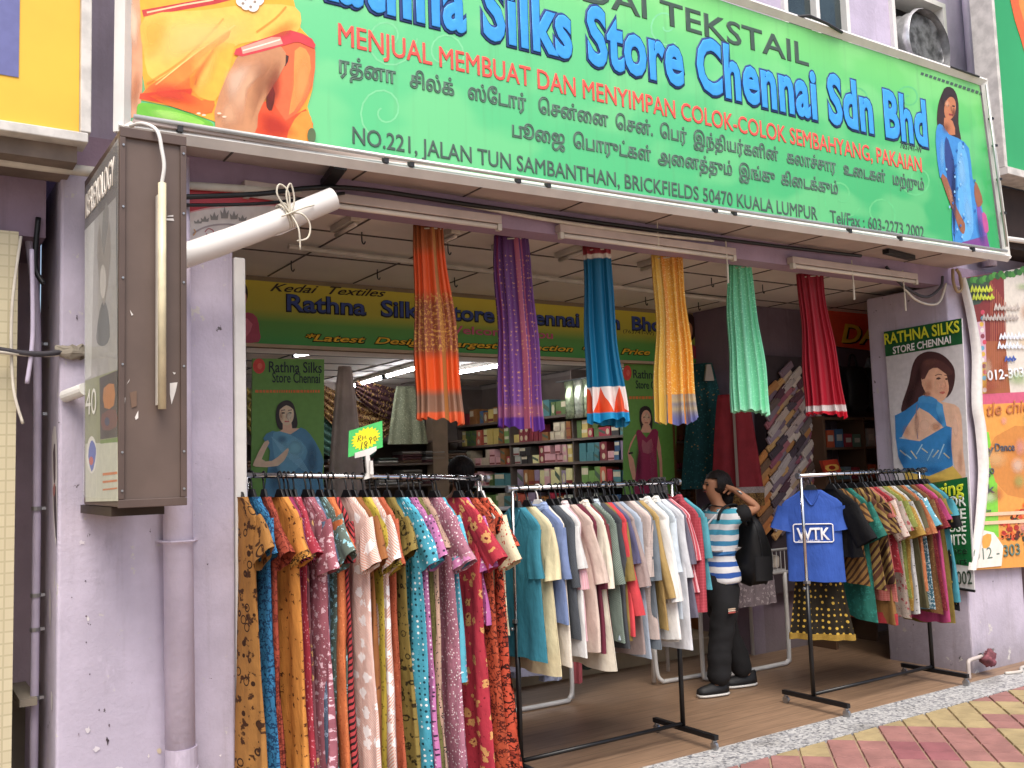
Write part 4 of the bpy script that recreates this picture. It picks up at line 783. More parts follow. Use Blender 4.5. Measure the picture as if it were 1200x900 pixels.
def garment(name, label, cat, group, m, L, loc, rot=0.0, ws=.19, wh=.25, th=.017, sleeve=.2, sang=24, sr=.075, fold=.010, nf=1.0, trim=None, collar=None, cuff=None, slv_m=None, vneck=False, hem=1.0, flare=True, seed=0, cat_sub=None):
    """hanging garment: rail along local X, its width along local Y, rail centre at z = 0"""
    rg = random.Random(seed*77+5); g = root(name, label, cat, (0, 0, 0), group)
    N = 64; ph = rg.random()*6; top = -.098; rings = []
    zs = [(top, .062, .026, 0), (top-.006, .075, .022, 0), (top-.03, ws*.56, .02, .0), (top-.062, ws*.84, .021, .05), (top-.092, ws*.99, .020, .1), (top-.12, ws*1.0, .021, .15), (top-.165, ws*.97, .022, .3), (top-.23, ws*.93, th+.004, .5)]
    nz = 11
    for k in range(1, nz+1):
        f = k/nz; z = (top-.23) + (-L-(top-.23))*f
        w = ws*.93 + (wh-ws*.93)*f**1.1; zs.append((z, w, th+.004*f, .5+.5*min(1, f*1.6)))
    lean = (rg.random()-.5)*.03; swy = (rg.random()-.5)*.02
    for z, w, t, ff in zs:
        f = max(0, (top-z)/L); rings.append(cyl_ring(w, t, z, lean*f, swy*f, fold*ff, nf, ph, N, .006*ff, seed))
    # uneven hem
    for q, p in enumerate(rings[-1]): p.z += hem*(.010*math.sin(p.y*14+ph)+.004*math.sin(p.y*40+ph))
    for q_, ring in enumerate(rings):
        f = max(0, (top-ring[0].z)/L)
        for p in ring: p.x += .016*f*noise.noise(Vector((seed*3.1, p.y*5, p.z*2.2))) + .010*f*noise.noise(Vector((seed*1.7, p.y*11, p.z*4.5)))
    uo = rg.random()*3; b = MB().loft(rings, True, (False, False), uvs=loft_uv(rings, uo))
    body = b.build('body', m, g, smooth=True, fixn=False)
    for sgn in (-1, 1):
        if sleeve <= 0: break
        an = R(max(2, sang + rg.uniform(-4, 5))); tx = rg.uniform(-.05, .07); S0 = Vector((0, sgn*(ws-sr*(.62 if flare else .95)), top-.115)); ax = Vector((tx, sgn*math.sin(an), -math.cos(an))).normalized()
        px = Vector((0, ax.z, -ax.y)).normalized(); SL = sleeve*rg.uniform(.92, 1.08); rr = []
        for k in range(7):
            f = k/6; c = S0 + ax*(SL*f) + Vector((.012*math.sin(f*3+ph), 0, 0)); rad = sr*(1.0+.06*f-(.22*f if sleeve > .36 else 0) if not flare else (.95+.26*f if sleeve < .27 else 1.0-.30*f)); thk = .019+.009*f
            ring = []
            for q in range(20):
                a = 2*math.pi*q/20; wob = 1+.12*f*math.sin(3*a+ph)
                ring.append(c + px*(rad*math.cos(a)*wob) + Vector((1, 0, 0))*(thk*math.sin(a)*wob+.006*f*math.sin(5*a+ph)))
            rr.append(ring)
        uvs = [[(uo+q/20*sr*4+1.3*sgn, r_[0].z) for q in range(21)] for r_ in rr]
        so_ = MB().loft(rr, True, (False, False), uvs=uvs).build('sleeve', slv_m or m, g, smooth=True, fixn=False)
        if cuff:
            cr_ = []
            for k in range(3):
                f = 1-.0+.0; c0 = rr[-2]; c1 = rr[-1]; t = k/2
                ctr = sum(c1, Vector())/20
                cr_.append([(p0.lerp(p1, t*1.05+ .0)-ctr)*1.04+ctr for p0, p1 in zip(c0, c1)])
            MB().loft(cr_, True, (False, False), uvs=[[(q/20*.3, r_[0].z) for q in range(21)] for r_ in cr_]).build('cuff', cuff, g, smooth=True, fixn=False)
    if collar:
        cb = MB(); r0 = []
        for k, (dz, sw, tt) in enumerate(((-.012, .085, .032), (.018, .066, .030), (.024, .060, .027), (-.004, .082, .036))):
            r0.append([Vector((tt*math.sin(2*math.pi*q/20), sw*math.cos(2*math.pi*q/20), top+dz-.012*(1 if math.sin(2*math.pi*q/20) < -.6 else 0))) for q in range(20)])
        cb.loft(r0, True, (False, False), uvs=[[(q/20*.4, r_[0].z) for q in range(21)] for r_ in r0]).build('collar', collar, g, smooth=True, fixn=False)
    if trim:
        tb = []
        for q in (0, 1, 2):
            z = -L+.02+q*.022; ring = cyl_ring(wh*1.012, th+.0075, z, lean*(top-z)/L, swy*(top-z)/L, fold, nf, ph, N, .006, seed)
            if q == 0:
                for k_, p_ in enumerate(ring): p_.z += .010*math.sin(p_.y*14+ph)+.004*math.sin(p_.y*40+ph) - .022
            tb.append(ring)
        MB().loft(tb, True, (False, False), uvs=loft_uv(tb)).build('hem_border', trim, g, smooth=True, fixn=False)
    if vneck:
        nk = MB(); nk.tube(smooth2([(-.024, -.05, top-.012), (-.026, -.03, top-.06), (-.024, 0, top-.10), (-.026, .03, top-.06), (-.024, .05, top-.012)], 4, False), .006, 6); nk.build('neck_trim', m, g, smooth=True)
    g.location = loc; g.rotation_euler = (0, 0, rot); return g
HPROTO = {}
def hanger(label, loc, rot, group, white=False):
    key = white
    if key not in HPROTO:
        g = root('clothes_hanger', label, 'hanger', (0, 0, 0), group)
        m = mat('hanger_white', '#c9c6c2', .4) if white else BLACK
        hk = [(0, .020*math.sin(a), .020*math.cos(a)-.002) for a in [R(-120+k*22) for k in range(13)]]
        hk2 = smooth2([(0, .020*math.sin(R(144)), .020*math.cos(R(144))-.002), (0, .004, -.035), (0, 0, -.055), (0, 0, -.075)], 3, False)
        MB().tube([Vector(p) for p in hk]+[Vector(p) for p in hk2[1:]], .0042, 6).build('hook', m, g, smooth=True)
        b = MB()
        b.prism([(-.006, -.020, -.062), (-.006, .020, -.062), (-.006, .052, -.106), (-.006, .150, -.196), (-.006, .150, -.212), (-.006, .05, -.14), (-.006, -.05, -.14), (-.006, -.150, -.212), (-.006, -.150, -.196), (-.006, -.052, -.106)], (.012, 0, 0))
        b.build('shoulder_bar', m, g, bevel=.002); HPROTO[key] = g; c = g
    else:
        c = copy_tree(HPROTO[key]); c['label'] = label
    if group: c['group'] = group
    c.location = loc; c.rotation_euler = (0, 0, rot); return c

def rack(label, x0, x1, y, z0, z1, chrome_to, base_end=True):
    g = root('clothes_rack', label, 'clothes rack', ((x0+x1)/2, y, 0), 'clothes racks at the shop front')
    rl = MB().tube([(x0-.02, y, z0), (x1+.05, y, z1)], .0125, 12); rlo = rl.build('rail', CHROME, g, smooth=True)
    MB().tube([(x0-.035, y, z0), (x0-.018, y, z0)], .019, 12).build('end_cap', STEEL, rlo); MB().tube([(x1+.045, y, z1), (x1+.062, y, z1)], .019, 12).build('end_cap', STEEL, rlo)
    for x, z in ((x0, z0), (x1, z1)):
        p = MB().tube([(x, y, chrome_to), (x, y, z-.012)], .011, 10).build('post', CHROME, g, smooth=True)
        MB().tube([(x, y, .075), (x, y, chrome_to+.005)], .0145, 10).build('lower_tube', BLACKMETAL, p, smooth=True)
        MB().box((x, y, chrome_to+.008), (.034, .034, .022)).tube([(x-.02, y, chrome_to-.03), (x-.036, y, chrome_to-.03)], .010, 8).build('lock_knob', STEEL, p, bevel=.003)
        f = MB().bx(x-.016, x+.016, y-.27, y+.25, .058, .086).build('foot', BLACKMETAL, g, bevel=.003)
        for yy in (y-.25, y+.23):
            cs = MB().tube([(x-.009, yy, .024), (x+.009, yy, .024)], .024, 14).bx(x-.013, x+.013, yy-.006, yy+.006, .03, .057); cs.build('caster', STEEL, f)
    MB().tube([(x0+.016, y, .098), (x1-.016, y, .098)], .0115, 10).build('base_bar', BLACKMETAL, g, smooth=True)
    return g
def gx(px, py, Y): return YP(Y).at(px, py).x
G1, G2, G3 = 'dresses on the left clothes rack', 'shirts on the middle clothes rack', 'clothes on the right clothes rack'
H1, H2, H3 = 'hangers on the left clothes rack', 'hangers on the middle clothes rack', 'hangers on the right clothes rack'

# ---- left rack: long printed dresses
rack('clothes rack at left loaded with long printed dresses', 1.36, 2.585, 4.30, 1.613, 1.557, .80)
def rz1(x): return 1.613+(x-1.36)/(2.585-1.36)*(1.557-1.613)
R1 = [  # px of the street side edge at y 880, fabric, description, hem z, sleeve len, angle, extra
 (301, ('rings', '#b47a2a', '#3c2212', '#4a2a12', 1.0), 'ochre dress with dark brown rings', .22, .19, 30, {}),
 (319, ('batik', '#1f86bd', '#123f6a', '#1c6c9c', 1.4), 'bright blue batik dress', .20, .17, 16, {}),
 (334, ('batik', '#b4482c', '#6a2016', '#9c3a24', 1.5), 'rust red crinkled dress', .24, .20, 20, {}),
 (350, ('birds', '#e08f1e', '#5a2c0c', None, 1.0), 'marigold dress with small brown birds', .2, .2, 24, dict(cuff=('batik', '#c8861c', '#1a1412', '#1a1412', 2.5))),
 (360, ('birds', '#a8285f', '#6a163c', None, 1.2), 'magenta dress with black striped sleeves', .2, .22, 14, dict(slv=('diag', '#231a20', '#b83a80', None, 2.4))),
 (366, ('floral', '#74424a', '#b8924c', '#3c1c24', 1.1), 'plum brown dress with gold flowers', .22, .18, 12, {}),
 (371, ('specks', '#b82a44', '#e08a9a', '#f0c0c0', .8), 'raspberry dress with pale specks', .3, .17, 14, {}),
 (383, ('floral', '#a85c6c', '#e3b8c6', '#f0dce2', 1.3), 'dusty rose dress with white blossoms', .2, .24, 22, {}),
 (392, ('floral', '#5c7390', '#9cb4d2', '#39506e', 1.3), 'steel blue flowered dress', .2, .2, 12, {}),
 (404, ('floral', '#66766c', '#8fd2e2', '#c8eef2', 1.4), 'grey green dress with pale blue flowers', .2, .24, 22, {}),
 (410, ('specks', '#d8702c', '#b85018', '#e89050', .8), 'plain orange dress', .3, .16, 10, {}),
 (418, ('diag', '#b83238', '#1c1416', None, 1.4), 'red and black patched dress', .3, .2, 14, {}),
 (434, ('diag', '#f0ddd4', '#e0937c', '#f6efee', 3.4), 'white dress with salmon stripes and flowers', .2, .25, 26, {}),
 (443, ('birds', '#9a5c24', '#5c3010', None, 1.0), 'caramel brown dress', .22, .22, 18, {}),
 (457, ('specks', '#cdb41e', '#8c7a14', '#7a5a14', .6), 'mustard yellow dress with black sleeve borders', .2, .25, 20, dict(cuff=('batik', '#a8921c', '#16140e', '#16140e', 2.6))),
 (464, ('diag', '#ecdcd2', '#d88a74', '#f4ecea', 2.6), 'narrow white dress with coral stripes', .25, .25, 18, {}),
 (474, ('specks', '#c0582e', '#8c3818', '#d87848', .9), 'terracotta dress with fine specks', .2, .24, 20, {}),
 (487, ('rings', '#8c7830', '#2c2410', '#2c2612', 1.3), 'olive batik dress with black circles', .2, .19, 20, {}),
 (502, ('dots', '#35aecb', '#f2f6f6', '#14414e', 1.35), 'turquoise dress with white and black dots', .2, .25, 26, {}),
 (513, ('dots', '#c06aa8', '#3a2440', '#f0d8ea', 1.6), 'orchid pink dotted dress', .3, .23, 22, {}),
 (520, ('specks', '#6e6a34', '#4c4820', '#8c8848', .8), 'drab olive dress', .22, .16, 10, {}),
 (527, ('specks', '#c09a84', '#2c2830', '#a07a66', .8), 'beige dress with dark hem', .3, .17, 14, dict(trim=('specks', '#26242c', '#4c4a54', None, 1))),
 (543, ('specks', '#b5728a', '#f2e4ea', '#8c4c66', .8), 'mauve rose dress with white speckles', .2, .24, 24, dict(cuff=('floral', '#c08098', '#f0e0e4', '#c89a3c', 2))),
 (550, ('dots', '#48b6d0', '#f0f4f4', '#e08ac0', 1.4), 'sky blue dress with pink sleeve edges', .6, .25, 20, dict(cuff=('dots', '#cf78b4', '#f0d8ea', None, 1.5))),
 (573, ('floral', '#c4203c', '#dca052', '#7a1022', .8), 'crimson dress with gold leaves', .2, .25, 24, dict(trim=('floral', '#c4203c', '#e8a070', '#e8a070', 1.6))),
 (579, ('dots', '#c05aa8', '#f0e0ee', '#6a2a5c', 1.5), 'violet pink dress behind the crimson one', .85, .27, 20, {}),
 (588, ('batik', '#c44c1e', '#5c1c10', '#a43c18', 1.3), 'burnt orange crinkled dress', .22, .2, 14, {}),
 (599, ('batik', '#d8491c', '#3c1410', '#7c2010', 1.1), 'orange red batik dress with black flowers', .18, .18, 14, {}),
]
hem_ = lambda h: h if h > .5 else .06+.3*(h-.18)
for k, (px, fb, d, hem, sl_, sa, ex) in enumerate(R1):
    x = gx(px, 880, 4.06); z = rz1(x); y = 4.30 + rnd.uniform(-.025, .025)
    pro = px in (301, 319, 350, 404, 383, 434, 457, 502, 543, 573, 599); y -= .014 if pro else 0; rz_ = R(7 if pro else rnd.uniform(-2, 6))
    garment('dress', d + ' on the left clothes rack', 'dress', G1, fabric(*fb), z-hem_(hem), (x, y, z), rz_, ws=.185+rnd.uniform(-.01, .01), wh=.25+rnd.uniform(-.02, .02), th=.020, sleeve=sl_*.95, sang=sa+rnd.uniform(-10, 12), sr=.074+rnd.uniform(-.01, .006), fold=.011, nf=.8+rnd.random()*.5, seed=k+1,
            cuff=fabric(*ex['cuff']) if 'cuff' in ex else None, trim=fabric(*ex['trim']) if 'trim' in ex else None, slv_m=fabric(*ex['slv']) if 'slv' in ex else None)
    hanger('black hanger under the ' + d, (x, y, z), rz_, H1)
x = 2.625; d = 'cream blouse with red specks'
garment('blouse', d + ' at right end of the left rack', 'blouse', G1, fabric('specks', '#e6dcb4', '#c0503c', '#c8b070', .7), .79, (2.60, 4.30, 1.557), R(3), ws=.19, wh=.20, th=.02, sleeve=.24, sang=26, sr=.08, fold=.008, seed=91)
hanger('white hanger under the ' + d, (2.60, 4.3, 1.557), R(-5), H1, True)

# ---- middle rack: plain shirts and kurtas
rack('clothes rack in the middle loaded with plain shirts', 2.775, 3.905, 4.27, 1.497, 1.493, .80)
R2 = [  # px of the street side edge at y 640, fabric, description, length, sleeve, angle, extra
 (631, ('vstripe', '#23849a', '#1f7c92', None, 4), 'teal short sleeved kurta facing left', .80, .24, 10, dict(wh=.24, vneck=1)),
 (644, ('plain', '#e2d3a4'), 'cream yellow shirt with folded sleeve', .84, .26, 18, {}),
 (655, ('plain', '#6f84b4'), 'denim blue shirt', .60, .27, 22, dict(collar=('plain', '#8ea6d6'))),
 (661, ('check', '#e6dccc', '#d8ccb8', None, 2), 'ivory kurta', .82, .12, 12, {}),
 (671, ('diag', '#3f444c', '#5c626a', None, 5), 'charcoal pinstripe shirt', .72, .28, 16, {}),
 (677, ('plain', '#d9d8d6'), 'light grey shirt', .80, .2, 12, {}),
 (683, ('vstripe', '#e2b4bc', '#d898a4', None, 3), 'pale pink shirt', .70, .30, 12, dict(collar=('plain', '#ecd6d8'))),
 (690, ('plain', '#d4bcae'), 'beige shirt between pink and maroon', .76, .3, 12, {}),
 (700, ('plain', '#6d2238'), 'maroon shirt', .78, .34, 14, {}),
 (706, ('plain', '#ece2cc'), 'cream shirt right of the maroon one', .90, .3, 10, dict(collar=('plain', '#f0e6d4'))),
 (711, ('plain', '#7c3038'), 'dark wine shirt', .74, .26, 10, {}),
 (716, ('diag', '#56685e', '#8a988c', None, 4), 'green grey striped shirt', .72, .3, 10, {}),
 (721, ('plain', '#a9bac8'), 'powder blue shirt', .74, .3, 12, dict(collar=('plain', '#b8c8d4'))),
 (725, ('plain', '#484a50'), 'slate black shirt', .80, .26, 10, {}),
 (729, ('plain', '#8c7434'), 'olive brown shirt', .72, .28, 10, {}),
 (734, ('plain', '#d8303a'), 'bright red shirt', .74, .44, 10, {}),
 (738, ('plain', '#5c5a80'), 'violet grey shirt', .62, .2, 10, {}),
 (743, ('plain', '#a08c88'), 'taupe shirt', .82, .34, 12, {}),
 (748, ('plain', '#a4b2c4'), 'light steel blue shirt', .84, .36, 12, {}),
 (762, ('check', '#d6c2ba', '#c8b0a8', None, 2.4), 'pinkish beige kurta', .74, .30, 20, {}),
 (768, ('plain', '#6c7680'), 'blue grey shirt', .8, .3, 12, {}),
 (773, ('plain', '#b49452'), 'khaki shirt', .70, .42, 14, {}),
 (779, ('plain', '#e8e6e2'), 'white shirt right of the khaki one', .78, .4, 14, dict(collar=('plain', '#f0eeea'))),
 (784, ('plain', '#e2d8c8'), 'ivory white shirt', .80, .3, 12, {}),
 (791, ('plain', '#c2cfda'), 'pale blue kurta', .68, .3, 16, dict(collar=('plain', '#ecebe4'))),
 (798, ('plain', '#d2d4da'), 'silver grey shirt', .84, .3, 12, {}),
 (803, ('plain', '#686476'), 'dusk grey shirt', .66, .24, 10, {}),
 (808, ('vstripe', '#c43a4c', '#e0a0a8', None, 2.5), 'red and pink striped shirt', .55, .16, 10, {}),
 (818, ('check', '#a82c3c', '#bc4452', None, 2), 'red long sleeved shirt at the right end', .62, .50, 12, dict(collar=('plain', '#a83444'))),
 (822, ('plain', '#3f98a8'), 'teal shirt behind the red one', .5, .14, 8, {}),
]
for k, (px, fb, d, L_, sl_, sa, ex) in enumerate(R2):
    x = gx(px, 640, 4.08); y = 4.27 + rnd.uniform(-.012, .012); z = 1.497
    rz_ = R(rnd.uniform(-6, 6))
    garment('shirt', d + ' on the middle clothes rack', 'shirt', G2, fabric(*fb), L_+.085+rnd.uniform(-.02, .03), (x, y, z), rz_, ws=.205, wh=ex.get('wh', .24), th=.019, sleeve=max(.24, sl_*1.05), sang=4+sa*.3, sr=.060, flare=False, fold=.006, nf=.6, hem=.5, seed=k+120, collar=fabric(*ex['collar']) if 'collar' in ex else None, vneck=ex.get('vneck', False))
    if k != 2: hanger('black hanger under the ' + d, (x, y, z), rz_, H2)
    else: hanger('white hanger under the ' + d, (x, y, z), R(20), H2, True)

# ---- right rack
rack('clothes rack at right with a blue T-shirt at its end', 5.02, 6.30, 4.25, 1.497, 1.497, .80)
R3 = [
 (1003, ('plain', '#18181c'), 'black top', .55, .25, 24, {}),
 (1010, ('diag', '#a8762c', '#4c2c14', None, .8), 'ochre and brown striped tunic', .72, .14, 14, {}),
 (1019, ('floral', '#148070', '#1c9484', '#0c5a50', 1.4), 'emerald green tunic', .96, .24, 22, {}),
 (1027, ('diag', '#b08a3c', '#4a2420', '#6a3a24', .7), 'gold and brown diagonal striped tunic', .76, .2, 12, {}),
 (1038, ('diag', '#b48c40', '#502824', '#3c1c18', .72), 'gold striped blouse with maroon bands', .74, .2, 12, {}),
 (1041, ('check', '#d8665a', '#e88a7c', None, 2), 'coral pink checked top', .86, .1, 10, {}),
 (1044, ('plain', '#b07a34'), 'ochre yellow long tunic', 1.0, .1, 10, dict(trim=('plain', '#a8202c'))),
 (1048, ('floral', '#c01c30', '#d43a4a', '#e8d8d0', 1.2), 'scarlet tunic', .68, .27, 20, dict(slv=('specks', '#d0b8ac', '#8c2c34', '#c04048', .8))),
 (1053, ('floral', '#c8b4a4', '#b8464c', '#3c5c5c', 1.5), 'beige tunic with red print', .98, .2, 12, {}),
 (1059, ('specks', '#98a03c', '#c0c860', '#6c7428', .8), 'lime olive printed tunic', .84, .2, 12, {}),
 (1064, ('specks', '#d0a02c', '#e8c45c', '#98701c', .8), 'golden yellow tunic', .94, .24, 14, {}),
 (1068, ('specks', '#e4e2e0', '#b0acaa', '#1c1c20', .8), 'white printed tunic', .96, .2, 12, {}),
 (1073, ('plain', '#6c6440'), 'khaki green tunic', .92, .2, 10, {}),
 (1079, ('floral', '#d87a3c', '#e89a60', '#b85a24', 1.3), 'orange tunic with draped front', .82, .24, 16, {}),
 (1085, ('batik', '#3c7c94', '#cfe4ea', '#123a4c', 1.6), 'dark teal tunic with pale blue print', .96, .22, 24, dict(slv=('floral', '#58a8c0', '#e0f0f4', '#244c60', 1.8))),
 (1091, ('specks', '#8c5c28', '#b0803c', '#5c3814', .8), 'bronze brown tunic', .98, .2, 12, {}),
 (1097, ('dots', '#9c2030', '#c04a50', '#5c0c18', 2.2), 'maroon tunic with fine dots', .98, .2, 12, {}),
 (1102, ('plain', '#e03c8c'), 'hot pink tunic', 1.06, .16, 10, {}),
 (1108, ('plain', '#a08a30'), 'olive gold satin tunic', 1.08, .12, 10, {}),
 (1112, ('plain', '#3cb4cc'), 'cyan edged tunic', .92, .12, 8, {}),
 (1117, ('specks', '#17171b', '#c8a83c', '#17171b', .4), 'black tunic at the far right end', .98, .22, 16, {}),
]
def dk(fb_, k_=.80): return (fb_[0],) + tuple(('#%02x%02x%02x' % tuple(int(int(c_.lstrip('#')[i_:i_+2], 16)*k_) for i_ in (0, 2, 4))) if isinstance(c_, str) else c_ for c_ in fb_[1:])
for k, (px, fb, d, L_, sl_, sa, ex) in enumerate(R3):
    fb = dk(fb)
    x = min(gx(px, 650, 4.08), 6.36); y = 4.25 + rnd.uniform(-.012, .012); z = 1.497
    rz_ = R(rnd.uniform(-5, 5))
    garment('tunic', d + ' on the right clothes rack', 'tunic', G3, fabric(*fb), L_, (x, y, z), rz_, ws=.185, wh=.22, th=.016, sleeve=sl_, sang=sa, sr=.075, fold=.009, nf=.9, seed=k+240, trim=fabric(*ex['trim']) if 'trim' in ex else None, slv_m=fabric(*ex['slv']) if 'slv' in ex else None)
    hanger('black hanger under the ' + d, (x, y, z), rz_, H3)
rT = R(40)   # the blue T-shirt is turned to face the street corner
tsh = garment('t_shirt', 'bright blue T-shirt printed with three white letters, on the right rack', 'T-shirt', G3, fabric('plain', '#1d54b8'), .70, (5.17, 4.30, 1.497), rT, ws=.195, wh=.185, th=.028, sleeve=.15, sang=12, sr=.076, fold=.004, nf=.35, hem=.3, seed=400, vneck=True)
hanger('black hanger under the blue T-shirt', (5.17, 4.30, 1.497), rT, H3)
WPR = mat('white_shirt_print', '#e6e6ea', .6, var=.03)
e = Vector((0, -1, 0)); nn = Vector((-1, 0, 0)); wt = ORG[tsh.name]
def tsp(y, z): return Vector((-.036, y, z))
pr = MB()
o1 = smooth2([(-.125, -.335), (-.11, -.32), (.11, -.32), (.125, -.335), (.125, -.425), (.11, -.44), (-.11, -.44), (-.125, -.425)], 1)
pts = [(.125, -.33), (.117, -.322), (-.117, -.322), (-.125, -.33), (-.125, -.432), (-.117, -.44), (.117, -.44), (.125, -.432)]
for i in range(8):
    a_, b_ = pts[i], pts[(i+1) % 8]; pr.tube([tsp(*a_), tsp(*b_)], .0042, 5)
pr.build('printed_frame', WPR, tsh)
text('WTK', tsp(.105, -.425), tsp(-.105, -.425), .078, (-1, 0, 0), WPR, tsh, 'lettering', bold=.02, off=.002)
text('WTKONLINE.COM', tsp(.10, -.436), tsp(-.04, -.436), .012, (-1, 0, 0), WPR, tsh, 'lettering', off=.002)
sk = root('skirt', 'black skirt with yellow polka dots below the blue T-shirt', 'skirt', (0, 0, 0), G3)
rgs = [cyl_ring(.15+.06*f, .03, -.62-.42*f, 0, 0, .008+.008*f, 1.2, 1.0, 60, .004, 3) for f in [k/8 for k in range(9)]]
MB().loft(rgs, True, (False, False), uvs=loft_uv(rgs)).build('skirt_cloth', fabric('dots', '#2b2418', '#d2a81c', '#d2a81c', .85), sk, smooth=True, fixn=False)
rg2 = [cyl_ring(.213, .035, z_, 0, 0, .016, 1.2, 1.0, 60, .004, 3) for z_ in (-1.01, -1.03, -1.05)]
MB().loft(rg2, True, (False, False), uvs=loft_uv(rg2)).build('hem_border', fabric('hstripe', '#c2981c', '#6a5212', None, 4), sk, smooth=True, fixn=False)
sk.location = (5.27, 4.36, 1.45); sk.rotation_euler = (0, 0, rT)

# price card clipped to the left rail
pc = root('price_card', 'green price card with a yellow starburst clipped to the left rail', 'price card', (2.02, 4.27, 1.6))
CPp = Plane(YP(4.27).at(428, 515), (-.25, -1, 0))
MB().prism([CPp.at(x, y) for x, y in ((409, 505), (448, 493), (448.5, 524), (408, 536))], (0, .003, 0)).build('card', ink('#4fc46a'), pc)
a = Art(CPp, .001); sp = []
for k in range(40):
    t = 2*math.pi*k/40; rr = 1.0 if k % 2 else .80; sp.append((428.5+17.5*rr*math.cos(t), 513.8+13.2*rr*math.sin(t)-4.5*rr*math.cos(t)))
a.poly(sp, '#f0e22c')
for pts in ([(419, 518), (420.5, 511), (423, 510.5), (422.5, 513), (420, 514.5), (423, 517)], [(424.5, 516), (425, 511), (426.5, 514), (428, 510.5), (429, 514.5)], [(423, 526), (424.5, 518)], [(428, 521.5), (426.5, 519.5), (429, 517), (430.5, 519), (428, 522), (427, 524.5), (429.5, 524), (430, 522), (428, 521.5)], [(434, 516), (432.5, 514), (434.5, 512), (436, 514), (434, 516), (434.5, 520)], [(438, 513), (440, 511), (441, 515), (438.5, 517), (438, 513)]): a.line(pts, .95, '#23301c')
a.build('handwriting', pc)
cb = MB().prism([CPp.at(x, y, .004) for x, y in ((415, 531), (440, 523), (440, 528), (433, 533), (415, 537))], (0, -.01, 0)).prism([CPp.at(x, y, .0) for x, y in ((427, 533), (431.5, 532), (434.5, 555), (437, 559), (426, 562), (429, 554))], (0, -.014, 0)).prism([CPp.at(x, y, .02) for x, y in ((432, 540), (435, 540), (436, 556), (432, 556))], (0, -.01, 0))
cb.build('clip', mat('white_plastic', '#dcdad6', .35), pc)

# ---- sarees hanging from the ceiling edge
def saree_mat(name, ramp, motif=None, mcol='#ffffff', ms=1.0, mrange=(0, 1), stripe=None, zig=None):
    n = NT(name); o = n.sep(n.uv()); u, v = o[0], o[1]; cr_ = n.n('ShaderNodeValToRGB'); el = cr_.color_ramp.elements
    while len(el) > 1: el.remove(el[-1])
    el[0].position = ramp[0][0]; el[0].color = (*lin(ramp[0][1]), 1)
    for p, c in ramp[1:]:
        q = el.new(p); q.color = (*lin(c), 1)
    n.t.links.new(v, cr_.inputs[0]); c = cr_.outputs[0]; uv = n.scale(n.uv(), 1, 4, 1)
    if stripe:
        for (u0, wd, col) in stripe: c = n.mix(n.math('LESS_THAN', n.math('ABSOLUTE', n.math('SUBTRACT', u, u0)), wd), c, lin(col))
    if motif:
        sel = n.math('MULTIPLY', n.math('GREATER_THAN', v, mrange[0]), n.math('LESS_THAN', v, mrange[1]))
        if motif == 'specks':
            vo = n.vor(uv, 26*ms, 1); k = n.math('LESS_THAN', vo.outputs['Distance'], .28)
        elif motif == 'butta':
            vo = n.vor(uv, 9*ms, .3); pet = n.noise(uv, 60, 2); k = n.math('LESS_THAN', n.math('ADD', vo.outputs['Distance'], n.math('MULTIPLY', n.math('SUBTRACT', pet, .5), .7)), .18)
        else:
            f = n.noise(uv, 13*ms, 3, .65); k = n.step(f, .52, .57)
        c = n.mix(n.math('MULTIPLY', k, sel), c, lin(mcol))
    if zig:
        z0, z1, ca, cb_, per = zig
        tri = n.math('PINGPONG', n.math('MULTIPLY', u, per), 1.0); th_ = n.math('ADD', z0, n.math('MULTIPLY', n.math('POWER', tri, 1.0), z1-z0))
        inb = n.math('MULTIPLY', n.math('GREATER_THAN', v, z0), n.math('LESS_THAN', v, z1))
        c = n.mix(inb, c, n.mix(n.math('GREATER_THAN', v, th_), lin(ca), lin(cb_)))
    n.base(c); n.rough(.5); n.b.inputs['Specular IOR Level'].default_value = .35
    n.bump(n.noise(n.scale(n.uv(), 60, 25, 1), 3, 3), .25, .004); return n.m
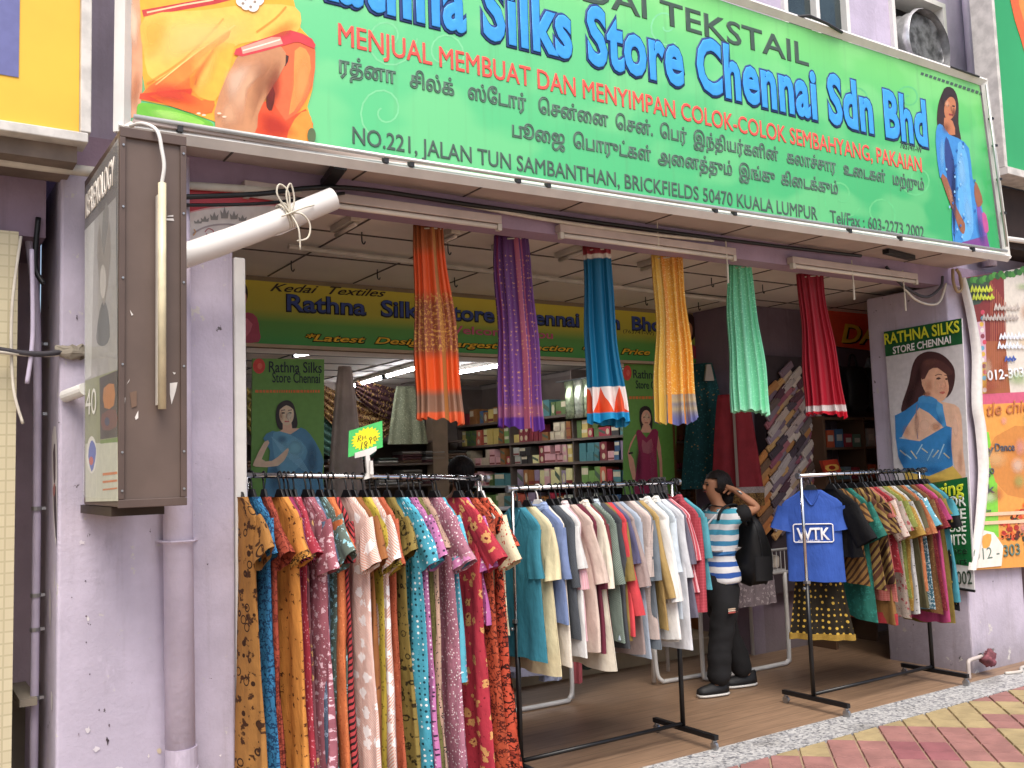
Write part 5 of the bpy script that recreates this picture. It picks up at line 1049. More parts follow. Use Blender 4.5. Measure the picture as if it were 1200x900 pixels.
def saree(label, px0, px1, ptop, bot, Y, wt_, wb, m, seed, nf=13, hook_z=2.955):
    c = YP(Y).at((px0+px1)/2, bot); t = YP(Y).at(ptop, 290); z0 = c.z; z1 = 2.93; th = math.atan2(c.x, c.y)
    g = root('saree', label, 'saree', (c.x, c.y, z0), 'pleated sarees hanging across the shop front')
    rg = random.Random(seed); ph = [rg.random()*6 for _ in range(4)]; N = 110; NZ = 30; rings = []; uvs = []
    ex = Vector((math.cos(th), -math.sin(th), 0)); ey = Vector((math.sin(th), math.cos(th), 0))
    for k in range(NZ+1):
        f = k/NZ; w = (wt_*1.12+(wb*1.05-wt_*1.12)*(f**1.1))/2; tk = .035+.03*f; ctr = Vector((t.x+(c.x-t.x)*f, Y+.0, z1+(z0-z1)*f)); am = .006+.012*f
        r_ = []; uu = []
        for q in range(N):
            a = 2*math.pi*q/N; ca, sa = math.cos(a), math.sin(a)
            wv = math.sin(nf*a+ph[0]+.8*math.sin(2*a+ph[1])+.25*math.sin(f*4+ph[2])); wv += .35*math.sin((nf*2-1)*a+ph[3])
            sx = w*(abs(ca)**.75)*(1 if ca >= 0 else -1); sy = tk*(abs(sa)**.75)*(1 if sa >= 0 else -1)
            sx *= 1+.10*math.sin(f*5+ph[2])*(1-f)+.05*math.sin(f*11+ph[3]+ca); p = ctr + ex*(sx+am*.6*wv*ca+.012*math.sin(f*3.2+ph[1])) + ey*(sy+am*1.5*wv*(1 if sa >= 0 else -1)*abs(sa)**.5)
            if k == NZ: p.z += .006*wv + .016*math.sin(a+ph[1]) + .012*math.sin(2*a+ph[1])
            r_.append(p); uu.append((.5+.5*ca*(1 if True else 0), f))
        uu.append(uu[0]); rings.append(r_); uvs.append(uu)
    MB().loft(rings, True, (True, False), uvs=uvs).build('pleats', m, g, smooth=True, fixn=False)
    top = Vector((t.x, Y, z1))
    MB().tube([top+ex*(wt_*.42*math.cos(a))+ey*(.036*math.sin(a))+Vector((0, 0, -.03)) for a in [2*math.pi*q/20 for q in range(21)]], .004, 6).tube([top+Vector((0, 0, -.03)), top+Vector((0, 0, .06))], .004, 6).build('tie_string', mat('string', '#c9c2b2', .8), g)
    return g
SY = 4.46
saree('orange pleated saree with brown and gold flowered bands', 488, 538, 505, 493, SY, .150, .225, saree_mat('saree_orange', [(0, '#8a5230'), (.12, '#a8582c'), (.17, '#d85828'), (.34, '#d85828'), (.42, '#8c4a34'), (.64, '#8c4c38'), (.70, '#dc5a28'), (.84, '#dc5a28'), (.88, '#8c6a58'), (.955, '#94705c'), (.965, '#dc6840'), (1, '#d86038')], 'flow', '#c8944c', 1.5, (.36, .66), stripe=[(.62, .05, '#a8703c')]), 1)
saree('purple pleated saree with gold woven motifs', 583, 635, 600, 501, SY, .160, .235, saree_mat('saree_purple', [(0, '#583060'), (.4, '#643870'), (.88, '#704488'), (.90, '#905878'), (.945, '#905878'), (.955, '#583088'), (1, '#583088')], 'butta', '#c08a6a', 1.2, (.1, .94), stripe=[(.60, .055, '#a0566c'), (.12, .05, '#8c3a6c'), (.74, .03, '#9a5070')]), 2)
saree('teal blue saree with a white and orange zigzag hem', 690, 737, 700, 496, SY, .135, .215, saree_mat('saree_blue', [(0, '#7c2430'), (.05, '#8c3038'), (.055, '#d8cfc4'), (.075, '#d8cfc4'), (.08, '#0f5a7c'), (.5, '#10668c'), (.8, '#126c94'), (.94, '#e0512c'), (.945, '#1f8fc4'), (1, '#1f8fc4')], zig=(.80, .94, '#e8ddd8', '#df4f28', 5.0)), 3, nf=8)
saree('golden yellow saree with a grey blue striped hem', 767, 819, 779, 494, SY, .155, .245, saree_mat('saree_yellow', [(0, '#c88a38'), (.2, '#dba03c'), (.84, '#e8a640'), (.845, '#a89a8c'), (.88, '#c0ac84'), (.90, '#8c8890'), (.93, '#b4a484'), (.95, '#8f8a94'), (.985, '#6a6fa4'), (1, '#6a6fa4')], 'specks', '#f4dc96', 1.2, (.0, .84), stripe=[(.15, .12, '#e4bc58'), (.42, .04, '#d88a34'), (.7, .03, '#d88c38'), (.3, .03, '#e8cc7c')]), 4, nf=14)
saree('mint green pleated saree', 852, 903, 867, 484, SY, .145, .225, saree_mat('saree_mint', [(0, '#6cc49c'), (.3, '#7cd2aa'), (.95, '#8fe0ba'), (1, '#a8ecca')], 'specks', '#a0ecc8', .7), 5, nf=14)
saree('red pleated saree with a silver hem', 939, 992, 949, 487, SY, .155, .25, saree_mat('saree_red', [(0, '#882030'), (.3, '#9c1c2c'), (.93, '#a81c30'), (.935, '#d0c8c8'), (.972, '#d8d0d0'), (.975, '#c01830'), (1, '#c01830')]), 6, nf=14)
# ================================================================== INSIDE THE SHOP
# yellow and green banner across the middle of the shop
nbn = root('shop_banner', 'yellow and green printed banner across the shop below the ceiling', 'banner', (3.9, 6.22, 2.49))
def bprint():
    n = NT('banner_print'); s = n.sep(n.uv()); cr_ = n.n('ShaderNodeValToRGB'); el = cr_.color_ramp.elements
    el[0].position = 0; el[0].color = (*gain('#2f7a36', 1.7), 1); el[1].position = 1; el[1].color = (*gain('#b0a032', 1.5), 1)
    for p, c in ((.35, '#4c7e34'), (.55, '#94902f')): q = el.new(p); q.color = (*gain(c, 1.6), 1)
    n.t.links.new(s[1], cr_.inputs[0]); n.base(cr_.outputs[0]); n.rough(.4); return n.m
IB = YP(6.22)
MB().face([(1.35, 6.22, 2.492), (6.045, 6.22, 2.492), (6.045, 6.22, 2.918), (1.35, 6.22, 2.918)], None, [(0, 0), (1, 0), (1, 1), (0, 1)]).build('sheet', bprint(), nbn, fixn=False)
MB().bx(1.35, 6.045, 6.226, 6.29, 2.47, 2.95).build('backing_board', mat('plywood', '#8c7a60', .7), nbn)
MB().bx(1.35, 6.045, 6.205, 6.2255, 2.468, 2.490).build('bottom_strip', mat('pale_strip', '#b9a48c', .6), nbn)
a = Art(IB, .001, g=1.75)
a.ell(283, 344, 7.5, 14, '#2c1c18'); a.ell(283, 350, 6, 11, '#a8765a'); a.poly([(276, 375), (290, 366), (301, 372), (304, 388), (303, 401), (272, 400)], '#8c3a50', 2); a.poly([(283, 371), (296, 380), (288, 395), (280, 388)], '#a85a6c', 2)
a.build('printed_lady', nbn); a = Art(IB, .001, g=1.75)
a.ell(808, 384, 8, 16, '#2c1c18'); a.ell(806, 388, 5.5, 11, '#a8765a'); a.poly([(795, 408), (806, 402), (817, 408), (818, 420), (792, 420)], '#7a2c3a', 2)
a.build('printed_lady', nbn)
def IT(s_, x0, y0, x1, y1, h, col, **kw): text(s_, IB.at(x0, y0), IB.at(x1, y1), h, (0, -1, 0), ink(gain(col, 1.5)), nbn, 'lettering', **kw)
IT('Kedai  Textiles', 316, 341, 452, 348, .055, '#2a2014', shear=.5, bold=.01, off=.003)
IT('Rathna  Silks  Store  Chennai  Sdn  Bhd', 335, 364.5, 774, 388.5, .115, '#1a2030', bold=.035, off=.003)
IT('Rathna  Silks  Store  Chennai  Sdn  Bhd', 336, 363.5, 773, 387.5, .112, '#32437e', bold=.012, off=.006)
IT('*Latest  Design  *Largest  Collection  *Low  Price', 357, 399.5, 762, 416.5, .050, '#1a1608', bold=.05, off=.003, shear=.3)
IT('*Latest  Design  *Largest  Collection  *Low  Price', 357.5, 399, 761.5, 416, .045, '#d0a028', bold=.018, off=.006, shear=.3)
IT('Welcome   You', 519, 390, 648, 397, .06, '#a8506c', bold=.02, off=.003)
IT('(763741-W)', 730, 390, 766, 393, .03, '#2a2a1c', off=.003)

def poster(label, plane, quad, red, lines, strokes):
    g = root('lady_poster', label, 'poster', plane.at(*quad[3]))
    MB().prism([plane.at(x, y) for x, y in quad], (0, .012, 0)).build('sheet', ink(gain('#547c38', 1.9)), g)
    b = Art(plane, .001, g=1.8); b.ell(*red, '#b43a34'); b.ell(red[0]+1, red[1], red[2]*.4, red[3]*.4, '#c8584a')
    for x0, x1, y in strokes:
        x = x0
        while x < x1-1: w = 1.5+rnd.random()*2.5; b.line([(x, y), (min(x+w, x1), y+.2)], 3.2, '#b4622e'); x += w+.9
    for s_, x0, y0, x1, y1, h in lines: text(s_, plane.at(x0, y0), plane.at(x1, y1), h, (0, -1, 0), ink('#26343a'), g, 'lettering', bold=.008, off=.003)
    return g, b
P1 = YP(6.30)
g, b = poster('green poster of a lady in a blue saree behind the left rack', P1, [(296, 420), (380, 421), (379, 640), (293, 640)], (303.5, 429, 7.2, 9), [('Rathna Silks', 315, 436, 377, 437, .075), ('Store Chennai', 319, 448, 375, 449, .07)], [(299, 376, 458.5)])
b.poly([(324, 478), (328, 472), (336, 469), (343, 473), (347, 486), (348, 500), (340, 503), (327, 503), (323, 491)], '#231a1c', 3)
b.poly([(322, 509), (331, 503), (331, 494), (341, 494), (342, 502), (351, 502), (350, 512), (330, 514)], '#c49a84', 2); b.ell(335.5, 485.5, 8.6, 13, '#cfa890'); b.poly([(327, 480), (330, 472), (336, 471), (343, 474), (345, 481), (340, 477), (335, 475), (330, 478)], '#2a1f20', 2)
for x in (331.5, 339.5): b.ell(x, 484, 2.0, 1.0, '#2a1c1c'); b.line([(x-2.4, 481), (x+2.2, 480.4)], .9, '#3a2822')
b.line([(335.5, 485), (335, 490)], .9, '#a87c66'); b.line([(333, 494), (338.5, 494)], 1.6, '#a04c48')
b.poly([(308, 514), (319, 505), (340, 509), (352, 501), (363, 509), (374, 527), (379, 542), (377, 556), (379, 640), (308, 640), (313, 552), (316, 528)], '#3f6f8c', 2)
b.poly([(320, 507), (345, 512), (360, 530), (345, 552), (330, 560), (322, 540)], '#54869f', 3)
for k in range(12): b.line([(318+k*3, 512+k*2.2), (330+k*3.4, 530+k*3)], .8, '#6f9db2')
b.sell(338, 488, 5, 8, '#e6c6b0', .5); b.sell(329, 487, 3, 9, '#a07a64', .5); b.sell(345, 525, 14, 14, '#7cb0c4', .6); b.sell(365, 540, 8, 26, '#2c5470', .7); b.sell(322, 560, 9, 24, '#2c5470', .6); b.sell(345, 575, 14, 22, '#6a9cb4', .5); b.sell(330, 515, 8, 6, '#2c5470', .5)
b.poly([(309, 518), (315, 519), (306, 538), (318, 540), (330, 531), (337, 525), (336, 533), (325, 546), (299, 547), (297, 541)], '#cfa48c', 2)
b.build('printed_lady', g)
g, b = poster('green poster of a lady in a maroon dress hung between two sarees', P1, [(731, 426), (794, 429), (790, 650), (731, 650)], (735, 437, 5, 9), [('Rathna Silks', 742, 443, 788, 445, .075), ('Store Chennai', 745, 455, 785, 457, .07)], [(737, 786, 466)])
b.poly([(749, 483), (752, 477), (758, 476), (763, 482), (764, 502), (751, 503)], '#241a18', 2); b.ell(756.8, 490, 5.6, 9.5, '#b98c74'); b.poly([(753, 498), (761, 498), (764, 507), (750, 507)], '#b98c74', 1)
for x in (754.5, 759.5): b.ell(x, 489, 1.2, .7, '#2a1c1c')
b.line([(755, 495.5), (759, 495.5)], 1.1, '#8c4440')
b.poly([(745, 510), (737, 528), (742, 538), (745, 560), (741, 562), (735, 531), (742, 512)], '#b0806a', 2); b.poly([(769, 507), (774, 524), (776, 558), (774, 580), (772, 540), (768, 520)], '#b0806a', 2)
b.poly([(745, 507), (750, 504), (757, 513), (764, 503), (771, 506), (769, 528), (771, 570), (774, 640), (740, 640), (744, 560), (748, 530)], '#7a2440', 2); b.poly([(752, 515), (757, 519), (763, 514), (764, 530), (753, 530)], '#8c5058', 2)
b.sell(757, 488, 3.5, 6, '#d8b094', .5); b.sell(748, 545, 5, 30, '#541630', .6); b.sell(764, 540, 5, 30, '#9c4460', .5)
b.line([(736, 531.5), (741, 530.5)], 2.2, '#1c1418')
b.build('printed_lady', g)
# post and wall stubs flanking the way through
tag(MB().bx(1.80, 2.0, 6.295, 6.36, 0, 2.47).build('timber_post', mat('mauve_board', '#6d5a5c', .7), loc=(1.9, 6.3, 0)), 'mauve post left of the poster of the lady in a saree', 'post')

# lit tubes in the inner room
LITM = mat('lit_tube', '#ffffff', .3, var=0, emit='#f2f6ff', es=34.0)
TL_ = 'lit tube lights inside the shop'
for k, (x0, y0, x1, y1, lab) in enumerate(((3.08, 8.3, 3.28, 7.72, 'lit tube light above the poster of the lady in blue saree'), (4.84, 11.1, 4.73, 9.9, 'lit tube light at the far left end of the long row'), (4.72, 9.8, 4.62, 8.5, 'lit tube light in the middle of the long row'), (4.61, 8.4, 4.52, 7.1, 'lit tube light beside the orange saree'), (5.32, 9.29, 5.40, 8.4, 'lit tube light left of the purple saree'), (5.41, 8.3, 5.58, 7.3, 'lit tube light right of the purple saree'))):
    g = root('tube_light', lab, 'light', ((x0+x1)/2, (y0+y1)/2, 2.7), TL_)
    d = Vector((x1-x0, y1-y0, 0)); ang = math.atan2(d.y, d.x); rt = Matrix.Rotation(ang, 3, 'Z')
    MB().box(((x0+x1)/2, (y0+y1)/2, 2.735), (d.length, .07, .045), rt).build('batten', OFFWHITE, g)
    dd = d.normalized()*.02; MB().tube([(x0+dd.x, y0+dd.y, 2.695), (x1-dd.x, y1-dd.y, 2.695)], .016, 12).build('glass_tube', LITM, g, smooth=True)
    MB().box((x0, y0, 2.70), (.03, .045, .05), rt).box((x1, y1, 2.70), (.03, .045, .05), rt).build('end_cap', BLACK, g)
# unlit battens and rail on the front ceiling
UB = 'unlit battens on the front ceiling'
for k, (x, lab) in enumerate(((2.02, 'unlit ceiling batten left of the orange saree'), (2.62, 'unlit ceiling batten between orange and purple sarees'), (3.05, 'unlit ceiling batten right of the purple saree'), (3.52, 'unlit ceiling batten left of the blue saree'), (4.2, 'unlit ceiling batten right of the yellow saree'))):
    g = root('ceiling_batten', lab, 'lamp', (x, 4.65, 2.94), UB)
    MB().bx(x-.03, x+.03, 4.52, 4.80, 2.915, 2.951).build('batten', OFFWHITE, g, bevel=.004); MB().tube([(x, 4.53, 2.902), (x, 4.79, 2.902)], .012, 10).build('glass_tube', mat('tube_cold', '#d8cfc4', .3), g, smooth=True)
tag(MB().tube([(1.9, 5.2, 2.915), (5.9, 5.5, 2.915)], .016, 10).bx(2.8, 2.84, 5.25, 5.29, 2.915, 2.95).bx(4.3, 4.34, 5.36, 5.40, 2.915, 2.95).build('ceiling_rail', OFFWHITE, loc=(3.9, 5.3, 2.9), smooth=False), 'long cream rail fixed under the front ceiling', 'rail')
hk = 0
for row, (xa, ya, xb, yb) in enumerate(((2.2, 4.85, 5.6, 5.0), (2.1, 5.7, 5.7, 5.8))):
    for k in range(7):
        f = k/6; x = xa+(xb-xa)*f; y = ya+(yb-ya)*f
        tag(MB().tube(smooth2([(x, y, 2.952), (x, y, 2.90), (x+.012, y, 2.885), (x+.02, y, 2.9)], 3, False), .004, 6).build('ceiling_hook', mat('dark_steel', '#3a3a3c', .5, .5), loc=(x, y, 2.9), smooth=True), ['thin steel hook in the nearer ceiling row', 'thin steel hook in the ceiling row before the banner'][row], 'hook', ['hooks in the nearer ceiling row', 'hooks in the farther ceiling row'][row])

# shelves of goods on the inner right wall, seen between the purple and blue sarees
sh = root('wall_shelf', 'tall wall shelf packed with coloured packets deep in the shop', 'shelf', (6.6, 8.9, .13))
DW = mat('dark_shelf', '#60524a', .6); GLS = mat('shelf_edge', '#9aa39c', .25, .2)
MB().bx(6.82, 6.845, 7.3, 11.2, .13, 2.7).build('back_board', DW, sh)
SHZ = (.45, .80, 1.12, 1.40, 1.66, 1.92, 2.20)
for z in SHZ: MB().bx(6.42, 6.82, 7.3, 11.2, z-.022, z).bx(6.41, 6.42, 7.3, 11.2, z-.024, z+.004, ).build('shelf_board', GLS if z in (1.40, 1.12) else DW, sh)
up = MB()
for y in (7.3, 8.6, 9.9, 11.18): up.bx(6.425, 6.82, y, y+.02, .13, 2.7)
up.build('upright', DW, sh)
PAL = ['#b4a48c', '#7c3038', '#c0a860', '#566c3c', '#3c5878', '#a8a89c', '#8c5c34', '#b85a48', '#6c8c4c', '#d0c890', '#8c7a8c', '#4c7a7c', '#c89898', '#3a3634', '#a03040']
PG = 'packets on the deep wall shelf'
_box = {}
nbx = 0
for zi, z in enumerate(SHZ):
    y = 7.36
    while y < 11.1 and nbx < 295 and z > 1.0:
        big = zi in (5, 4) ; w = rnd.choice((.09, .11, .13)) if not zi == 2 else rnd.choice((.07, .16)); h = min(rnd.uniform(.14, .21), .22)
        if rnd.random() < .03: y += .05; continue
        if abs((y-7.3) % 1.3 - 0) < .03 or 1.3-((y-7.3) % 1.3) < w+.01: y += .05; continue
        c = PAL[int((y*1.7+zi*3.1) % len(PAL))] if rnd.random() < .6 else rnd.choice(PAL)
        for lev in range(2 if (zi in (4, 5) and rnd.random() < .7) else 1):
            hh = .10 if zi in (4, 5) else h
            key = (c, w, round(hh, 2))
            if key not in _box:
                b = MB().bx(-.09, .09, 0, w-.008, 0, hh, ink(c)); lk = len(_box) % 5
                if lk == 0: b.bx(-.0912, -.0905, .002, w-.010, hh*.55, hh*.9, ink('#c8bca0'))
                elif lk == 1: b.bx(-.0912, -.0905, .002, w-.010, hh*.1, hh*.3, ink('#7c3434'))
                elif lk == 2: b.face([(-.0912, w*.45+.028*math.cos(t), hh*.5+hh*.32*math.sin(t)) for t in [2*math.pi*q/14 for q in range(14)]], ink('#c4b896'))
                elif lk == 3: b.face([(-.0912, .004, hh*.2), (-.0912, w-.012, hh*.55), (-.0912, w-.012, hh*.85), (-.0912, .004, hh*.5)], ink('#4c5c4c'))
                _box[key] = b.build('packet', None, loc=(0, 0, 0)); o_ = _box[key]
            else: o_ = _box[key].copy(); COL.objects.link(o_)
            o_.location = (6.53+rnd.uniform(-.015, .015), y, z+.001+lev*.1005); tag(o_, 'coloured packet on the tall wall shelf deep in the shop', 'packet', PG); nbx += 1
        y += w+.004
for k in range(7):
    y = 7.55+k*.17; c = ('#a8b490', '#b9c4a0', '#c8ccb8')[k % 3]
    rgb = [[(6.36-.05*math.sin(t*math.pi)*(1 if q else -.2), y+.08*q2, 2.56-.42*t) for q2, q in ((-1, 0), (0, 1), (1, 0))] for t in [j/6 for j in range(7)]]
    o_ = MB().loft(rgb, False).build('foil_pouch', mat('foil_pouch_%d' % (k % 3), c, .22, .55, var=.35, ns=18), loc=(6.36, y, 2.14), smooth=True, fixn=False)
    s_ = o_.modifiers.new('solid', 'SOLIDIFY'); s_.thickness = .006
    tag(o_, 'shiny foil pouch in the hanging row above the wall shelf', 'pouch', 'foil pouches in the hanging row')
tag(MB().tube([(6.36, 7.4, 2.57), (6.36, 8.8, 2.57)], .008, 8).tube([(6.36, 7.45, 2.57), (6.82, 7.45, 2.57)], .006, 6).tube([(6.36, 8.75, 2.57), (6.82, 8.75, 2.57)], .006, 6).build('pouch_rail', STEEL, loc=(6.36, 8, 2.57)), 'thin rail carrying the row of foil pouches', 'rail')

# back wall: draped sarees and shelves with folded cloth
bs_ = root('back_shelf', 'dark shelf of folded cloth along the back wall', 'shelf', (4.2, 11.0, .13))
MB().bx(2.0, 6.3, 11.2, 11.24, .13, 2.0).build('back_board', DW, bs_)
for z in (.7, 1.1, 1.45, 1.72, 2.0): MB().bx(2.0, 6.3, 10.8, 11.199, z-.025, z).build('shelf_board', DW, bs_)
FP = ['#8c8478', '#6a5c50', '#a8a4a0', '#74484c', '#4c5a50', '#b8b0a8', '#54504c', '#8c6c54']
_fold = {}
for zi, z in enumerate((1.1, 1.45, 1.72)):
    x = 2.1
    while x < 6.1:
        n_ = rnd.randint(2, 5)
        for j in range(n_):
            c = rnd.choice(FP)
            if c not in _fold:
                b = MB(); P_ = smooth2([(0, 0), (0, .034), (.27, .036), (.29, .018), (.27, 0)], 2)
                b.prism([(0, p.x-.15, p.y) for p in P_], (.26, 0, 0)); o_ = b.build('folded_cloth', fabric('specks', c, '#d0c8c0', '#5a5048', .6), loc=(0, 0, 0)); _fold[c] = o_
            else: o_ = _fold[c].copy(); COL.objects.link(o_)
            o_.location = (x, 10.96, z+.001+j*.037); o_.rotation_euler = (0, 0, R(rnd.uniform(-3, 3)) + 0)
            tag(o_, 'folded cloth stacked on the back wall shelf', 'folded cloth', 'folded cloths on the back shelf')
        x += .33
def drape(label, pts, m, y=10.7, amp=.03, w=.25, seed=0):
    """a saree hung in a swag: pts = centre line (x, z), w = half height of the band"""
    P_ = smooth2([(p[0], p[1]) for p in pts], 6, False); rgs_ = []; uvs = []
    for i, p in enumerate(P_):
        f = i/(len(P_)-1); ww = w*(.35+.65*math.sin(f*math.pi)**.7); row = []; ur = []
        for k in range(26):
            t = k/25-.5; row.append((p.x, y+amp*math.sin(t*30+seed)*(.6+.4*math.sin(f*3)), p.y+t*2*ww)); ur.append((f*2, t*ww*2))
        rgs_.append(row); uvs.append(ur)
    o_ = MB().loft(rgs_, False, uvs=uvs).build('draped_saree', m, loc=(P_[0].x, y, P_[0].y), smooth=True, fixn=False)
    s_ = o_.modifiers.new('solid', 'SOLIDIFY'); s_.thickness = .004
    return tag(o_, label, 'saree', 'sarees draped on the back wall')
drape('brown draped saree with gold border on the back wall', [(4.15, 2.62), (4.5, 2.36), (4.95, 2.2), (5.4, 2.4)], fabric('batik', '#5e3024', '#c8a050', '#442018', 1.2), seed=1)
drape('dark maroon draped saree beside the brown one', [(4.7, 2.64), (5.0, 2.5), (5.4, 2.42), (5.75, 2.6)], fabric('floral', '#442428', '#b08840', '#281616', 1), y=10.64, seed=2, w=.2)
drape('sea green draped saree under the brown one', [(3.85, 2.6), (4.1, 2.25), (4.55, 1.98), (5.0, 1.92)], fabric('specks', '#508070', '#88b8a8', '#385850', .8), y=10.75, seed=3, w=.22)
drape('yellow and green patterned saree at far left of the back wall', [(3.3, 2.5), (3.5, 2.3), (3.75, 2.1), (3.95, 2.2)], fabric('floral', '#888038', '#d8b048', '#406098', .6), y=10.72, seed=5, w=.3)
def hang_cloth(name, label, cat, x, y, z0, z1, w0, w1, m, seed=0, face=0.0, tk=.05, nf=7, group=None):
    ex = Vector((math.cos(face), math.sin(face), 0)); ey = Vector((-math.sin(face), math.cos(face), 0)); rr = []; uvs = []
    for k in range(19):
        f = k/18; w = (w0+(w1-w0)*f**.8)/2; row = []; ur = []
        for q in range(72):
            a = 2*math.pi*q/72; wv = math.sin(nf*a+seed)+.4*math.sin((nf+4)*a+f*3+seed*2)
            row.append(Vector((x, y, z1+(z0-z1)*f)) + ex*(w*math.cos(a)) + ey*((tk*(.5+.5*f)+.014*wv*(.3+.7*f))*math.sin(a))); ur.append((math.cos(a)*w, z1+(z0-z1)*f))
        rr.append(row); uvs.append(ur+[ur[0]])
    o_ = MB().loft(rr, True, (True, False), uvs=uvs).build(name, m, loc=(x, y, z0), smooth=True, fixn=False); return tag(o_, label, cat, group)
hang_cloth('hanging_cloth', 'pale green pleated saree hanging on the back wall', 'saree', 5.35, 10.55, 1.95, 2.66, .28, .55, fabric('specks', '#8c9070', '#b0b494', '#6c7050', .6), 2)
hang_cloth('hanging_dress', 'mauve grey long dress hanging beside the left poster', 'dress', 2.90, 6.75, .9, 2.42, .10, .40, fabric('plain', '#c0aca4'), 3, tk=.07)
# hooks up for the mauve dress
tag(MB().bx(5.82, 6.04, 10.78, 10.95, .13, 2.74).build('timber_post', mat('beige_post', '#84705c', .6), loc=(5.9, 10.9, .13)), 'beige post between the back wall and the wall shelf', 'post')
cab = root('wall_cabinet', 'narrow cabinet of fancy goods behind the yellow saree', 'cabinet', (5.95, 6.4, .2))
MB().bx(5.80, 5.83, 6.30, 6.42, .14, 2.3).bx(6.02, 6.048, 6.305, 6.42, .14, 2.3).bx(5.831, 6.019, 6.40, 6.42, .14, 2.3).build('case', mat('cabinet_wood', '#7c5030', .55), cab)
for z in (1.3, 1.55, 1.8, 2.05): MB().bx(5.831, 6.019, 6.31, 6.399, z-.015, z).build('shelf_board', DW, cab)
for k, (z, c, lab) in enumerate(((1.301, '#6a5c54', 'grey boxed bangles on the lowest cabinet shelf'), (1.551, '#8c3048', 'pink boxed bangles on the middle cabinet shelf'), (1.801, '#7a4430', 'brown boxed bangles on the upper cabinet shelf'))):
    for j in range(2): pass
    b = MB()
    for j in range(3): b.tube([(5.862+j*.062, 6.33, z+.03), (5.862+j*.062, 6.39, z+.03)], .028, 12, ink(c))
    tag(b.build('bangle_box', None, loc=(5.92, 6.36, z)), lab, 'box')

# dresses and scarves on the right wall
hang_cloth('display_dress', 'dark teal saree on a hanger at the right wall', 'saree', 5.90, 5.99, 1.38, 2.46, .16, .48, fabric('specks', '#17565a', '#247474', '#a88a48', .5), 4, face=R(-50), tk=.06)
tag(MB().prism([(5.83, 5.9, 2.30), (5.90, 5.86, 2.30), (5.88, 5.87, 2.44), (5.85, 5.89, 2.44)], (.015, .03, 0)).build('neck_form', mat('pale_form', '#b8aea4', .6), loc=(5.86, 5.9, 2.3)), 'pale neck form above the dark teal saree', 'dress form')
rd = hang_cloth('display_dress', 'dark red long dress with a pale front stripe and brown hem', 'dress', 5.86, 5.62, 1.36, 2.16, .24, .42, fabric('plain', '#a01c2a'), 5, face=R(-42), tk=.05)
dv = Vector((math.sin(R(44)), math.cos(R(44)), 0)); rx = Vector((math.cos(R(-42)), math.sin(R(-42)), 0)); cN = Vector((5.86, 5.62, 0)) - dv*.066
MB().prism([cN+rx*-.012+Vector((0, 0, 1.40)), cN+rx*.012+Vector((0, 0, 1.40)), cN+rx*.010+dv*.02+Vector((0, 0, 2.12)), cN+rx*-.010+dv*.02+Vector((0, 0, 2.12))], tuple(-dv*.006)).build('front_stripe', fabric('specks', '#a08a7c', '#c8b8a8', '#6c544c', 1), rd)
def band(zz0, zz1, m, nm, gr, grow):
    rr = []
    for z in (zz0, zz1):
        f = (2.16-z)/.80; w = (.24+.18*min(1, f)**.8)/2+grow; row = []
        for q in range(72):
            a = 2*math.pi*q/72; wv = math.sin(7*a+5)+.4*math.sin(11*a+f*3+10)
            row.append(Vector((5.86, 5.62, z)) + rx*(w*math.cos(a)) + Vector((-rx.y, rx.x, 0))*((.05*(.5+.5*f)+.014*wv*(.3+.7*f)+grow)*math.sin(a)))
        rr.append(row)
    MB().loft(rr, True, (False, False), uvs=[[(q/72, z) for q in range(73)] for z in (0, .1)]).build(nm, m, gr, smooth=True, fixn=False)
band(1.395, 1.345, fabric('specks', '#b09c94', '#d0c4bc', '#7c6a60', 1), 'hem_border', rd, .006); band(1.345, 1.24, fabric('batik', '#6c4a24', '#a87c34', '#3c2410', 2), 'hem_flounce', rd, .003)
SG = 'folded scarves in the slanting wall display'
tag(MB().bx(6.21, 7.05, 5.60, 5.715, .5, 2.5).build('scarf_board', mat('panel_dark', '#40363a', .8), loc=(6.6, 5.65, .5)), 'dark wall panel carrying slanting columns of folded scarves', 'display')
pins = MB()
SCOL = ['#8c7a84', '#a88c6c', '#9c5c64', '#7c6c74', '#b09a84', '#74606c', '#a8743c', '#c0b0a0', '#8c4c5c', '#64585c', '#b88c50']
scf = None; ns_ = 0
for cidx, (xb, z0, z1, pal) in enumerate(((6.10, 1.02, 1.62, ['#b8742c', '#a8642c', '#c08a3c']), (6.26, 1.02, 2.22, SCOL), (6.46, 1.06, 2.42, SCOL), (6.66, 1.10, 2.3, SCOL), (6.36, 1.05, 2.3, SCOL), (6.56, 1.08, 2.36, SCOL), (6.78, 1.2, 2.2, SCOL))):
    z = z0
    while z < z1:
        c = pal[ns_ % len(pal)] if rnd.random() < .8 else rnd.choice(SCOL)
        b = MB(); r_ = Matrix.Rotation(R(-38+rnd.uniform(-5, 5)), 3, 'Y'); y = 5.585-.003*(ns_ % 2) - .010
        b.box((0, 0, 0), (.19, .022, .062), r_); b.box((.0, -.012, .004), (.16, .012, .035), r_)
        o_ = b.build('folded_scarf', fabric(('specks', 'floral', 'check')[ns_ % 3], '#%02x%02x%02x' % tuple(min(255, int(int(c[i_:i_+2], 16)*1.25)) for i_ in (1, 3, 5)), '#cfc0b4' if ns_ % 2 else '#4a3c44', '#7c5a4c', 1.4), loc=(0, 0, 0), bevel=.006)
        o_.location = (xb, y-.014*(ns_ % 3), z); tag(o_, 'folded scarf in the slanting columns on the right wall', 'scarf', SG); ns_ += 1; z += .066
